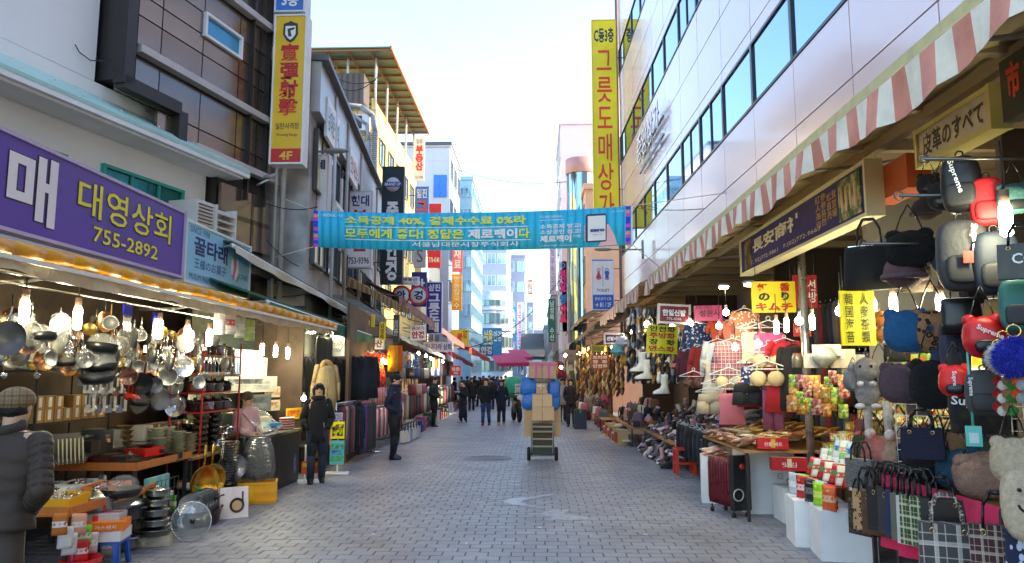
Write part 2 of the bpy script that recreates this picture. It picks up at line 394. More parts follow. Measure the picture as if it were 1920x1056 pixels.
MB().tube((-.12, -.05, 3), (-.12, -.05, 19), .07, 8).tube((-.32, .1, 3), (-.32, .1, 19), .05, 8).build('drainpipe', paint('7a6a6c'), arc)
# raised channel letters on the arcade wall
lt = thing('channel_letters', 'raised black and white channel letters with small English line on pink wall', 'sign', arc.matrix_basis @ Vector((7.3, -.03, 8.95)), R(-90) + D)
MB().box((0, -.05, .1), (4.2, .05, .05)).box((0, -.05, -.45), (4.2, .05, .05)).build('rail', GREYM, lt)
text(lt, '중앙상가', 0, .22, 3.9, .95, BLACK, -.14, .02, name='shadow_lettering'); text(lt, '중앙상가', -.02, .24, 3.9, .95, paint('e9e6ea'), -.17, .0)
text(lt, 'Namdaemun Central', .3, -.5, 3.4, .32, BLACK, -.12, .02)
# --- left: white building with green windows, bronze clad building
WL = R(90) - math.atan(.234)
def YL(px): return 8.66 / (.234 + (1005 - px) / 1400)
def U(px): return (YL(px) - 14.5) * 1.027
def ZL(px, py): return CH + (HY - py) / 1400 * YL(px)
LO = (-5.26, 14.5, 0)
wb = thing('white_building', 'white rendered building with pale green hood roof and teal windows', 'building', LO, WL)
WR = paint('fffaf4', rough=.7, var=.05, sc=1.2)
MB().box((-8.8, 4.4, 3.05), (14.4, 8.1, 6.06)).build('wall', WR, wb)
MB().box((-10.1, 4.42, 11.1), (11.8, 8.1, 10)).build('upper_wall', WR, wb)
HD = mat('a8cfc6', rough=.5, var=.12, sc=3)
hood = MB().slab((-16, .36, 5.83), (-1.55, .36, 5.83), (-1.15, -.25, 5.42), (-16, -.25, 5.42), (0, 0, .06)).slab((-1.15, -.25, 5.42), (-1.55, .36, 5.83), (-1.5, .9, 5.8), (-1.1, .9, 5.4), (0, 0, .05)).build('hood_roof', HD, wb)
MB().box((-8.6, -.2, 5.38), (14.9, .1, .07)).box((-8.6, .08, 5.33), (14.7, .5, .04)).build('eaves_board', WHITE, hood)
sb = MB()
for i in range(46):
    u = -13 + i * .27 + rnd.random() * .05; k = rnd.random() * .75 + .1
    sb.ball((u, .36 - .61 * k, 5.915 - .41 * k), (.02, .012, .012), 6, 3)
sb.build('snow_guard', WHITE, hood, kind='stuff')
TEAL = paint('129c8b', rough=.4); TGL = mat('1c6a5f', rough=.1, metal=.6)
for px0, px1, py0, py1, lbl in ((190, 350, 310, 412, 0), (-60, 118, 235, 330, 0)):
    u0, u1 = U(px0), U(px1); z1 = ZL(px0, py0) + .17; z0 = z1 - 1.15
    window(wb, u1 - u0, z1 - z0, ((u0 + u1) / 2, .33, (z0 + z1) / 2), 0, TEAL, TGL, 3, .05)
# security cable on wall
MB().path([(U(120), .33, ZL(120, 40)), (U(128), .32, ZL(128, 56)), (U(150), .3, ZL(150, 75)), (U(172), .1, ZL(172, 79))], .008).build('cable', CABLE, wb)
ad = thing('poster_board', 'orange wall advert with blue motif high on the white building', 'sign', wb.matrix_basis @ Vector((U(62), .32, 8.95)), WL)
MB().box((0, 0, 0), (1.1, .03, 1.0)).build('panel', paper('f98a62'), ad); MB().ball((0, -.02, .12), (.3, .02, .2), 14, 6).build('motif', paper('4a55c8'), ad)
bb = thing('bronze_building', 'dark bronze glass-clad building with silver bands and stepped corner', 'building', LO, WL)
BRZ = mat('8f7f74', rough=.2, metal=.8, var=.35, sc=.8); BRF = mat('3b3835', rough=.4, metal=.5)
MB().box((-2.05, 4.1, 11.1), (4.1, 8, 9.9)).box((-.79, 4.12, 3.07), (1.5, 7.9, 6.1)).box((-2.2, 4.0, 5.9), (1.25, 7.2, .3)).build('wall', paint('2f2b29'), bb)
us = [U(p) for p in (175, 210, 260, 345, 419, 460, 497)]
zr = [5.62, 5.95, 6.62, 6.82, 7.3, 7.65, 8.05, 8.52, 8.74, 9.3, 9.9, 10.5, 11.2, 12, 13, 14, 15, 16]
bandz = {6.62: 1, 8.52: 1}
for z0, z1 in zip(zr, zr[1:]):
    for a, b in zip(us, us[1:]):
        if z1 < 6.7 and b < -2.4: 
            if z0 < 5.9: continue
        if z0 in bandz: continue
        if a < us[1] - .01 and z0 > 6: continue
        teal = z0 == 7.65 and abs(a - us[3]) < .01
        p_ = MB().box((0, 0, 0), (b - a - .025, .06, z1 - z0 - .025)).build('panel', mat('2a93bf', rough=.15, metal=.3) if teal else BRZ, bb, ((a + b) / 2, .05, (z0 + z1) / 2))
        if teal:
            f_ = MB(); 
            for s_ in (-1, 1): f_.box((s_ * (b - a) / 2, -.02, 0), (.05, .1, z1 - z0 + .05)); f_.box((0, -.025, s_ * (z1 - z0) / 2), (b - a - .05, .1, .05))
            f_.build('window_frame', WHITE, bb, ((a + b) / 2, .03, (z0 + z1) / 2))
for z in (3.6, 4.5, 5.0):
    for a, b in ((us[4] - .3, us[5]), (us[5], us[6])): MB().box((0, 0, 0), (b - a - .025, .06, .6)).build('panel', BRZ, bb, ((a + b) / 2, .08, z - .1))
for z, u0 in ((5.58, U(335)), (6.72, us[1]), (8.63, U(425) - 2), (10.2, -4)):
    MB().box((u0 / 2, -.05, z), (-u0 + .1, .16, .12)).build('silver_band', paint('c0bab8', rough=.35), bb)
# heavy stepped edge frame
fr = MB(); a0, a1 = us[0] - .05, U(290)
fr.box((a0 + .12, -.03, 11.0), (.2, .2, 9.9)).box(((a0 + a1) / 2 + .05, -.035, 6.08), (a1 - a0 + .0, .19, .2)).box((a1 + .12, -.028, 5.8), (.2, .18, .5)).build('edge_frame', BRF, bb)
MB().tube((.03, -.2, 3), (.03, -.2, 16), .055, 8).tube((-.22, -.2, 3), (-.22, -.2, 16), .03, 6).build('steel_column', paint('c4c0bc'), bb)
for u in (U(475), U(440)): MB().box((u, -.02, 10.5), (.04, .1, 11)).build('mullion', BRF, bb)
# air conditioners
def aircon(label, loc, rz, s=1.):
    t = thing('air_conditioner', label, 'air conditioner', loc, rz)
    MB().box((0, .15, 0), (.8 * s, .3, .62 * s)).build('casing', paint('e4dfd8'), t)
    g = MB()
    for k in range(5): g.torus((-.12 * s, -.012, 0), .05 * s + .045 * k * s, .006, 20, 4)
    g.build('fan_grille', paint('8b8a88'), t)
    MB().box((-.12 * s, -.002, 0), (.5 * s, .01, .5 * s)).build('fan_opening', DARK, t)
    return t
ac = thing('air_conditioner', 'large cream air conditioner with slanted louvres beside the purple sign', 'air conditioner', at(400, 432, 12.4), WL)
MB().box((-.23, .3, .14), (.44, .6, .62)).build('casing', paint('d9d3cd'), ac)
for k in range(5): MB().box((.28, .1, -.12 + k * .125), (.5, .3, .02), 0, .5).build('louvre', paint('dcd6cf'), ac)
MB().box((.28, .35, .14), (.54, .3, .62)).box((.02, .1, .14), (.03, .3, .62)).box((.55, .1, .14), (.03, .3, .62)).build('cowl', paint('cfc8c1'), ac)
gg = MB()
for k in range(9):
    gg.box((-.23, -.012, -.1 + k * .06), (.36, .015, .014))
gg.build('grille', DARK, ac)
MB().box((.15, .3, -.32), (1.1, .55, .26)).build('stand', GREYM, ac)
# --- left: long grey facade beyond the bronze building
gf = thing('grey_shop_building', 'weathered grey shop building with upstairs windows and metal fascia', 'building', (-4.6, 15, 0), math.atan2(1, -.1))
MB().box((7.5, 3.1, 4.2), (15.1, 6, 8.3)).build('wall', mat('b9b7b5', rough=.8, var=.3, sc=1.2, kind='blotch', h2='96938f', psc=1.4), gf)
MB().box((7.5, .0, 7.75), (15.2, .2, 1.1)).build('fascia', mat('a9adb3', rough=.45, metal=.4, var=.3, sc=1.5), gf)
MB().box((7.5, -.06, 8.36), (15.3, .4, .1)).build('coping', paint('5c5f66'), gf)
YG = mat('d8d2ae', rough=.3, metal=.2, var=.3, sc=1)
for k in range(9):
    window(gf, 1.3, 1.35, (.95 + k * 1.64, .04, 6.3), 0, paint('4b4a4c'), GLASS if k % 3 else YG, 2)
    window(gf, 1.3, .9, (.95 + k * 1.64, .04, 4.5), 0, paint('4b4a4c'), GLASS if k % 2 else YG, 2)
for k, (u, h2_) in enumerate(((1.7, 'cfd2d6'), (3.6, 'b3b0ad'), (6.2, 'c9c6c2'), (10.3, 'bdb8b4'))): MB().tube((u, -.12, 3), (u, -.12, 8.2), .045, 6).build('drainpipe', paint(h2_), gf)
for u, z, w_, h_, bgc, tx, tc in ((1.4, 7.35, 1.6, .9, 'e9ecee', '남대문 임대', '4a7a90'), (2.6, 5.55, 1.1, .5, 'dfe3e5', '법률사무소', '2e8896'), (6.9, 6.0, 2.2, .6, 'e6c34c', '액세서리 도매', '2b5ea8'), (9.6, 6.75, 3.2, .55, 'ecd34e', '전통민속공예', '2356a5'), (12.6, 6.7, 2.4, .5, 'd9dde4', '한국관광', 'c03040'), (4.7, 7.3, 1.5, .8, 'f1efe9', '안내소', 'b04040')):
    s_ = thing('wall_sign', {1.4: 'pale upstairs wall sign with teal letters high on the grey facade', 2.6: 'small white upstairs sign with green letters between the grey windows', 6.9: 'golden upstairs sign with blue letters on the grey facade', 9.6: 'long yellow upstairs sign with blue letters on the grey facade', 12.6: 'pale upstairs sign with red letters at the deep end of the facade', 4.7: 'cream upstairs sign with red letters on the metal fascia'}[u], 'sign', gf.matrix_basis @ Vector((u, -.1, z)), math.atan2(1, -.1))
    MB().box((0, 0, 0), (w_, .07, h_)).build('panel', paint(bgc), s_); text(s_, tx, 0, 0, w_ * .9, h_ * .6, paint(tc), -.04)
tp = thing('hanging_banner', 'pale blue and pink cloth banner draped from the grey building', 'banner', at(642, 245, 19.5), R(60))
MB().loft([(0, 0, -.5, .2, .03), (.02, 0, 0, .25, .04), (0, 0, .45, .28, .03)], 16, .2, 3).build('cloth', cloth('a8cbe8', kind='blotch', h2='e6a8c4', psc=3), tp)
aircon('small white air conditioner hung on the cream tiled wall', at(672, 229, 29.7), 0, 1.1)
# --- cream tiled building with rooftop canopy
TILE = bpy.data.materials.new('tile'); TILE.use_nodes = True; n = TILE.node_tree.nodes; L = TILE.node_tree.links.new
br = n.new('ShaderNodeTexBrick'); tc = n.new('ShaderNodeTexCoord'); mp = n.new('ShaderNodeMapping'); L(tc.outputs['Object'], mp.inputs[0]); mp.inputs[2].default_value = (R(90), 0, 0); L(mp.outputs[0], br.inputs[0])
br.inputs['Color1'].default_value = (*lin('e2cd9c'), 1); br.inputs['Color2'].default_value = (*lin('d3bb88'), 1); br.inputs['Mortar'].default_value = (*lin('8f7d5f'), 1)
br.inputs['Scale'].default_value = 1; br.inputs['Brick Width'].default_value = .36; br.inputs['Row Height'].default_value = .22; br.inputs['Mortar Size'].default_value = .02; br.offset = 0
L(br.outputs[0], n['Principled BSDF'].inputs[0]); n['Principled BSDF'].inputs['Roughness'].default_value = .4
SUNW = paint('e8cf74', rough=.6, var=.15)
X0 = at(700, 300, 30).x
tb = thing('tiled_building', 'cream tiled building with sunlit yellow side and rooftop canopy', 'building', (X0, 30, 0), 0)
MB().box((-4, 5.2, 6.4), (8, 10.4, 12.8)).build('tiled_wall', TILE, tb)
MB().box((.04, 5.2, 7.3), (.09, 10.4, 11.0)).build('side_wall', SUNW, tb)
MB().box((-2.0, .6, 13.6), (3.0, 1.1, 1.6)).build('rooftop_shed', mat('6b5a52', rough=.6, kind='stripe', h2='54463f', psc=4), tb)
for k in range(5):
    for z in (5.2, 8.2, 11.2): window(tb, 1.2, 1.15, (.1, 1.2 + k * 1.95, z), R(90), paint('7d6a45'), GLASS, 2)
can = MB()
xc, ye = -.0, 10.2
can.box((-1.6, 4.9, 15.25), (4.7, 11, .05)).build('canopy_sheet', mat('7a8f78', rough=.5, var=.2, sc=1), tb)
can = MB()
for k in range(13): can.box((-1.6, -.5 + k * .9, 15.16), (4.7, .05, .08))
for k in range(6): can.box((-3.8 + k * .92, 4.9, 15.1), (.05, 11, .05))
can.box((.76, 4.9, 15.2), (.08, 11.1, .16)).build('canopy_frame', paint('a9682f'), tb)
for x, y in ((-3.4, .1), (-1.2, .1), (.0, .1), (.0, 2.5), (.0, 5), (.0, 7.5), (.0, 10)): MB().tube((x, y, 12.8), (x, y, 15.1), .05, 6).build('canopy_post', paint('d9d3c8'), tb)
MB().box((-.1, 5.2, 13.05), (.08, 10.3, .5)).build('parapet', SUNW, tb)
pp = [(-5.6, -.25, 12.9), (-1.6, -.25, 12.95), (-.5, -.25, 12.8), (-.0, -.28, 12.4), (.12, -.3, 11.7), (.12, -.3, 3.5)]
t = thing('flexible_duct', 'grey ribbed duct bending down the corner of the tiled building', 'duct', (X0, 30, 0)); MB().path(pp, .12, 8).build('duct', paint('8c8d90'), t)
rr = MB()
for k in range(90): rr.torus((.12, -.3, 11.7 - k * .085), .12, .018, 10, 4, Matrix.Rotation(R(90), 3, 'X'))
rr.build('rib', paint('77787b'), t, kind='stuff')
t = thing('flexible_duct', 'second thinner duct running below the ribbed one on the tiled wall', 'duct', (X0, 30, 0)); MB().path([(a - .25, b, c_ - .38) for a, b, c_ in pp[:-1]] + [(-.15, -.3, 3.5)], .08, 8).build('duct', paint('9a9b9e'), t)
tarp = MB().loft([(-2.4, -.15, 10.4, .4, .1), (-2.5, -.15, 11.3, .8, .12), (-2.8, -.15, 12.6, 1.3, .12)], 20, .15, 5); t = thing('tarpaulin', 'black tarpaulin hanging under the ducts of the tiled building', 'tarpaulin', (X0, 30, 0)); tarp.build('sheet', cloth('2b2728'), t)
# --- further left
PW_ = paint('c3c7d2', rough=.5, var=.06, sc=.3)
block('brick_building', 'lower sunlit cream building between tiled and white blocks', -12, at(790, 500, 41).x, 41, 49, 10.5, paint('dcc9a0'), 0, 3, side='L', ws=.6)
x1 = at(843, 300, 50).x
wt = block('white_tower', 'white metal-clad block with a square blue window', x1 - 6, x1, 50, 57, 17.4, PW_, 0, 4, z0=6, fm=GREYM, gm=mat('5c8fb0', rough=.1, metal=.6))
for i, j in ((0, 0), (1, 0), (0, 1), (1, 1)): MB().box((2.15 + i * .46, -.03, 14.2 + j * .8), (.43, .05, .77)).build('pane', mat('2273d6', rough=.2, metal=.2), wt)
for k in range(6):
    MB().box((-2.5 + k * 1.1, -.006, 10), (.02, .01, 14)).build('joint', paint('b9bcc6'), wt)
for k in range(3): MB().box((0, -.006, 12 + k * 2.2), (6, .012, .02)).build('joint', paint('b9bcc6'), wt)
MB().box((.0, 3.5, 17.6), (6.3, 7.4, .2)).build('roof_edge', paint('53565f'), wt)
x1 = at(885, 400, 60).x
block('glass_tower', 'pale blue glazed tower beyond the white block', x1 - 1.3, x1, 60, 72, 17.7, paint('8fb4c4', rough=.2), 2, 7, z0=4, fm=paint('a5c0c8'), gm=mat('7fb0c8', rough=.06, metal=.6), ws=.9)
x1 = at(985, 500, 84).x
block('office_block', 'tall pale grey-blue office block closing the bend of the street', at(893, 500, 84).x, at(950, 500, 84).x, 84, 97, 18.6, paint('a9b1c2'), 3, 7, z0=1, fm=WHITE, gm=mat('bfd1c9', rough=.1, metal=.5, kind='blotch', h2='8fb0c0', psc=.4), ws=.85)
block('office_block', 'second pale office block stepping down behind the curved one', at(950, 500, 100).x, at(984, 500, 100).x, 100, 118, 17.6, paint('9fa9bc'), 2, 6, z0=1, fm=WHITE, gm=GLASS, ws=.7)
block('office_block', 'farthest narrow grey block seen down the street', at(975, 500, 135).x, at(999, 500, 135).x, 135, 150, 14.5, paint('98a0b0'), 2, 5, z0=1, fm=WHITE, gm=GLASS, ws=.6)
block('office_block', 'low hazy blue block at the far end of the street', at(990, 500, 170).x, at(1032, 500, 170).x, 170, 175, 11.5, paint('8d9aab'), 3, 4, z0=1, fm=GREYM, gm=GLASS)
block('office_block', 'low dark roofed block beyond the far awnings', at(995, 500, 120).x, at(1040, 500, 120).x, 120, 126, 7.0, paint('8d98a8'), 4, 2, z0=1, fm=GREYM, gm=GLASS, roof=paint('6d7480'))
cb = thing('curved_corner_building', 'white building with rounded corner and curved window bands', 'building', (at(925, 600, 76).x, 77.6, 0))
MB().lathe([(1.9, 0), (1.9, 10.2), (0, 10.2)], 40).box((-3, 2.9, 5.1), (5, 5.8, 10.2)).build('wall', paint('bcc4d2'), cb)
for z in (2.6, 5.0, 7.4, 9.0):
    for k in range(12):
        a = R(190 + k * 15.5); q = (1.93 * math.cos(a), 1.93 * math.sin(a), z)
        window(cb, .5, 1.1 if z < 8 else .6, q, a + R(90), GREYM, mat('5f7f86', rough=.1, metal=.5), 1, .03)
for z in (3.9, 6.2, 8.3): MB().lathe([(1.9, z - .1), (2.06, z - .08), (2.06, z + .08), (1.9, z + .1)], 40).build('cornice', paint('c8ced8'), cb)
# --- right side, beyond the arcade
PK2 = paint('dccfdc', rough=.5, var=.06)
xa = at(1052, 300, 45).x
fb = block('pale_pink_building', 'tall pale pink building far along the right of the street', xa, xa + 6, 45, 53, 17.2, PK2, 0, 5, z0=4, side='R', fm=WHITE, gm=GLASS, ws=.8)
MB().box((-.5, -.03, 16.3), (.8, .05, .5)).build('vent', GREYM, fb)
cc = thing('curved_glass_corner', 'rounded mirrored glass corner bay under a brown band', 'building', (at(1092, 400, 38).x, 38.6, 0))
MB().lathe([(.75, 3), (.75, 13)], 36).build('glazing', mat('93b4cc', rough=.04, metal=.9, var=.3, sc=.5), cc)
MB().lathe([(.8, 12.2), (.83, 12.25), (.83, 13), (0, 13.05)], 36).build('top_band', paint('b98d86'), cc)
for k in range(9):
    a = R(185 + k * 21); MB().box((.76 * math.cos(a), .76 * math.sin(a), 8), (.03, .03, 9.9), a).build('mullion', GREYM, cc)
block('peach_lit_building', 'building tinted peach for reflected light just behind the arcade drainpipes', at(1098, 400, 36).x, at(1098, 400, 36).x + 5, 36, 44, 10.8, paint('e6b79a'), 0, 3, side='R', gm=GLASS)  # peach wall paint stands in for warm light reflected onto it
block('shop_building', 'low brown shop building farther along past the pale pink one', 1.2, 6, 54, 76, 7.5, paint('a49a93'), 0, 2, side='R')
block('shop_building', 'slate grey shop building at the right end of the street', .9, 6, 78, 112, 6.6, paint('7d8794'), 0, 2, side='R')

# ================================================================ SHOP SHELLS UNDER THE BUILDINGS
MB().box((-5.75, 8.0, 1.5), (.08, 11, 3.0)).box((-5.0, 13.6, 1.5), (1.5, .08, 3.0)).build('shop_back_wall', mat('54433a', rough=.8, var=.4, sc=2, kind='blotch', h2='3a2f28', psc=2), kind='structure')
MB().box((-5.3, 8.5, 2.93), (.8, 11.5, .06)).build('shop_ceiling', mat('8a6c54', rough=.8, var=.4, sc=1.5), kind='structure')
MB().box((-4.5 , 22, 1.6), (.06, 14, 3.2), .1).build('shop_front_wall', mat('5f4c3c', rough=.8, var=.4, sc=2), kind='structure')
MB().box((-5.55, 37.5, 1.6), (.06, 17, 3.2), 0).build('shop_front_wall', mat('66523f', rough=.8, var=.4, sc=2), kind='structure')
MB().box((4.5, 13, 4.02), (3.2, 33, .08)).build('shop_ceiling', mat('7d6a58', rough=.7, var=.3, sc=1.5), kind='structure')
cm = MB()
for k in range(24): cm.box((4.2, .5 + k * 1.1, 3.93), (2.6, .09, .1))
cm.box((3.2, 13, 3.86), (.09, 30, .1)).build('ceiling_beams', paint('a8977f'), kind='structure')
for y, h_ in ((6.55, '4a4038'), (9.3, '8e8a86'), (12.9, '3c3430'), (20.5, '40352c'), (29.2, '5a4a3c')):
    MB().box((4.9, y, 1.95), (1.6, .1, 3.9)).build('partition_wall', paint(h_), kind='structure')
MB().box((5.8, 13, 1.95), (.05, 33, 3.9)).build('shop_back_wall', mat('7a6350', rough=.8, var=.4, sc=2, kind='blotch', h2='544539', psc=1.3), kind='structure')
MB().box((2.9, 44, 1.6), (.06, 30, 3.2)).build('shop_front_wall', mat('6a5542', rough=.8, var=.4, sc=2), kind='structure')

# ================================================================ AWNINGS
def awning(label, a, b, back, fab, val, vh, bar=GREYM, wave=.35, amp=.03, stripe=None, group=None, arms=True, roll=0):
    """front bar a-b, cloth rising back by the vector back, valance of height vh hanging from the bar"""
    a, b, back = Vector(a), Vector(b), Vector(back); t = thing('awning', label, 'awning', a, 0, group); d = b - a; L_ = d.length; z = Vector((0, 0, 1))
    MB().slab((0, 0, .03), d + z * .03, d + back, back, (0, 0, .03)).build('cloth_roof', fab, t)
    MB().tube((0, 0, 0), d, .035 + roll, 8).build('front_bar', bar, t)
    if vh:
        vb = MB(); n_ = max(6, int(L_ / (wave / 4))); out = Vector((-back.x, -back.y, 0)).normalized() * .05
        P = []; 
        for i in range(n_ + 1):
            f = i / n_; q = d * f + out; ph = f * L_ / wave * 6.2832
            for j in range(4):
                g = j / 3; P.append(q + out * (.5 * g * math.sin(ph * .5 + 1) + .3 * g * math.sin(ph * .23)) - z * (vh * g * (1 + .16 * math.sin(ph * .13) * g) + g * amp * abs(math.sin(ph / 2))))
        for i in range(n_):
            vb.m = (int(i / n_ * L_ / stripe) % 2) if stripe else 0
            vb.add([P[i * 4 + j] for j in range(4)] + [P[i * 4 + 4 + j] for j in range(4)], [(j, j + 1, j + 5, j + 4) for j in range(3)], True)
        vb.build('valance', val, t)
    if arms:
        k_ = max(2, int(L_ / 2.5))
        for i in range(k_ + 1):
            q = d * (i / k_); MB().tube(q, q + back * .5 - z * .18, .018, 5).tube(q + back * .5 - z * .18, q + back - z * .3, .018, 5).build('folding_arm', paint('7c7873'), t)
    return t
CREAM = cloth('f2e4d4'); REDS = cloth('dd9684', kind='blotch', h2='c97f6c', psc=2); YEL = mat('e9a21c', rough=.45, var=.2, sc=3, bump=.4, bsc=12)
a_, b_ = ax(20, 455, -3.9), ax(620, 607, -3.9); a_.y = 3.5; a_.z = b_.z = 2.6
aw = awning('long rolled yellow awning with white rail over the kitchenware stall', a_, b_, (-.85, 0, .22), mat('d8c9a8', rough=.7), mat('cdbb9e', rough=.8), .1, WHITE, .3, .008)
rl = MB()
for k in range(30):
    y = k * .36; rl.tube((.02, y, .085 + .01 * math.sin(k)), (.02, y + .36, .085 + .01 * math.sin(k + 1)), .062, 10)
rl.build('rolled_cloth', YEL, aw); MB().box((.07, 5.4, .0), (.03, 10.6, .035)).build('white_rail', WHITE, aw)
awning('dark green awning edged white over the snack shop', ax(500, 566, -3.95), ax(695, 630, -3.9), (-.9, 0, .35), cloth('1f5a44'), cloth('28705a'), .2, WHITE, .5, .01)
awning('pale metal-edged awning above the green one', at(435, 460, 11.2), at(690, 602, 18.2), (-.9, .1, .2), cloth('3b4142'), paint('cfc9bd'), .12, WHITE, .6, .0)
awning('grey corrugated valance awning past the snack shop', at(612, 556, 17.5), at(722, 598, 21), (-.8, 0, .5), cloth('5b5954'), mat('a6a39a', kind='stripey', h2='6d6a64', psc=9), .38, GREYM, .12, .02)
awning('long dusty yellow and brown awning high on the left row', at(605, 497, 18.5), at(765, 580, 25), (-1.1, 0, .45), mat('b79a4e', kind='stripey', h2='6b5434', psc=2), mat('8b7648', rough=.8, kind='stripey', h2='5d4b36', psc=3), .22, paint('6b5a52'), .5, .01)
awning('maroon-brown awning continuing toward the glasses sign', at(745, 555, 24), at(868, 645, 35), (-1.1, 0, .5), cloth('7d5a5c'), cloth('8a666a'), .25, paint('5f4a4c'), .5, .01)
awning('dark red awning with white seam lines', at(812, 640, 31), at(885, 682, 42), (-1.2, -.5, .75), cloth('9c1f2e'), cloth('8c1a28'), .22, WHITE, .5, .02)
awning('bright orange awning past the dark red one', at(858, 640, 40), at(918, 673, 52), (-1.4, -.4, .9), cloth('e0532a'), cloth('d24a22'), .3, GREYM, .5, .02)
awning('grey canvas awning low over the clothes stalls', at(700, 606, 21), at(832, 668, 33), (-.9, 0, .2), cloth('a2a39e'), cloth('a7a69e'), .12, WHITE, .5, .01)
MAG = cloth('b8305a')
awning('magenta pink awning hanging over the distant lane', at(932, 682, 58), at(993, 681, 58), (-.9, 2.6, .85), MAG, MAG, .2, MAG, .8, .02, arms=False)
awning('second smaller magenta pink awning behind the first', at(965, 672, 66), at(998, 671, 66), (-.8, 2.6, .8), MAG, MAG, .2, MAG, .8, .02, arms=False)
awning('dark tarpaulin awning across the far end of the lane', at(975, 668, 76), at(1022, 668, 76), (0, 6, 2.6), cloth('343c44'), cloth('343c44'), .3, GREYM, .8, .02, arms=False)
# right side
R1a, R1b = Vector((2.42, -1.5, 3.70)), Vector((2.38, 15.9, 3.70))
r1 = awning('long red and cream striped awning overhead along the right row', R1a, R1b, (1.6, 0, .5), cloth('cdbf8e'), [REDS, CREAM], .25, mat('b9ac93', rough=.6, kind='blotch', h2='8d5a48', psc=3), .36, .02, .18)
MB().box((.05, 8.7, .095), (.1, 17.4, .09)).build('fascia_strip', mat('c9c08c', rough=.6, var=.2), r1)
awning('second striped awning farther along with brown weathered roof', (2.32, 16.4, 3.72), (2.25, 25.5, 3.66), (1.4, 0, .5), mat('8a6a5e', kind='stripe', h2='b59a8a', psc=6), [REDS, CREAM], .3, mat('8a6a5e'), .3, .02, .15)
awning('brown weathered canopy after the striped awnings', (2.1, 26, 3.5), (1.95, 36, 3.4), (1.5, 0, .45), mat('7d6a5a', rough=.9), mat('8d7a68', rough=.9), .16, paint('9a8672'), .4, .01)
awning('faded teal and white canopy at the right of the far lane', (1.7, 37, 3.25), (1.5, 48, 3.25), (1.6, 0, .9), cloth('a5cfd0'), cloth('c5dcd9'), .2, WHITE, .4, .01)
awning('grey brown slatted canopy near the building tinted for reflected light', (1.95, 30, 4.1), (1.75, 44, 4.1), (1.3, 0, .6), mat('857466', rough=.9), mat('9a8a7b', rough=.9), .14, paint('75665a'), .4, .01)
awning('dull green canopy far down the right row', (1.3, 50, 3.2), (1.1, 62, 3.2), (1.4, 0, .8), cloth('5d6d66'), cloth('6d7d76'), .2, WHITE, .4, .01)

# ================================================================ SIGNS
def sign(label, loc, rz, w_, h_, bgc, items, th_=.1, edge=None, name='shop_sign', tilt=0, emit=0, group=None, bgm=None):
    s_ = thing(name, label, 'sign', loc, rz, group)
    if tilt: s_.rotation_euler = (0, tilt, rz)
    MB().box((0, th_ / 2, 0), (w_, th_, h_)).build('panel', bgm or paint(bgc, rough=.45), s_)
    if edge:
        e = MB(); t = .035
        for q in (-1, 1): e.box((q * (w_ / 2 + t / 2 - .004), th_ / 2 - .006, 0), (t, th_ + .03, h_ + 2 * t)); e.box((0, th_ / 2 - .005, q * (h_ / 2 + t / 2 - .004)), (w_ - .01, th_ + .025, t))
        e.build('frame', paint(edge), s_)
    for it in items:
        tx, x, z, tw, h2, col = it[:6]; b_ = it[6] if len(it) > 6 else .02; v = it[7] if len(it) > 7 else False
        text(s_, tx, x, z, tw, h2, mat(col, rough=.5, var=0), (-.003 if th_ > .05 else -.012) - (it[8] if len(it) > 8 else 0), b_, vert=v)
    return s_
def quadbox(px0, px1, py0, py1, Y):               # centre, width and height of a sign facing the camera
    a, b = at((px0 + px1) / 2, py0, Y), at((px0 + px1) / 2, py1, Y); return (a + b) / 2, (px1 - px0) / F * Y, a.z - b.z
def csign(label, px0, px1, py0, py1, Y, bgc, items, **k):
    c_, w_, h_ = quadbox(px0, px1, py0, py1, Y)
    s_ = sign(label, c_, k.pop('rz', 0), w_, h_, bgc, [(it[0], it[1] * w_, it[2] * h_, it[3] * w_, it[4] * h_, *it[5:]) for it in items], **k)
    th_ = k.get('th_', .1)
    if th_ > .05:
        sx = -1 if c_.x < 0 else 1
        for q in (-1, 1): MB().box((sx * (w_ / 2 + .14), th_ / 2, q * h_ * .32), (.28, .03, .03)).build('bracket', DARK, s_)
    else: MB().tube((-w_ * .4, th_ / 2, h_ / 2), (-w_ * .4, th_ / 2, h_ / 2 + .3), .004, 4).tube((w_ * .4, th_ / 2, h_ / 2), (w_ * .4, th_ / 2, h_ / 2 + .3), .004, 4).build('string', DARK, s_)
    return s_
Y9 = 'f2df3a'
PUR = mat('5b3ba3', rough=.4, var=.15, sc=.9)
sg = sign('large purple shop board with yellow letters and phone number 755-2892', (-4.8, 7.9, 3.5), R(90), 3.96, .86, '', [
    ('매', -1.08, .02, .72, .7, '1c1530', .05), ('매', -1.08, .02, .7, .68, 'e8e2ee', .03, 0, .004),
    ('도', -1.78, .02, .55, .68, 'e8e2ee', .03), ('대영상회', .63, .12, 2.05, .41, '33203e', .025), ('대영상회', .62, .125, 2.0, .38, Y9, .01, 0, .004),
    ('755-2892', .62, -.235, 1.42, .19, '2b1b3a', .025), ('755-2892', .62, -.232, 1.39, .17, Y9, .012, 0, .004)], bgm=PUR, edge='b9a9c9', th_=.12)
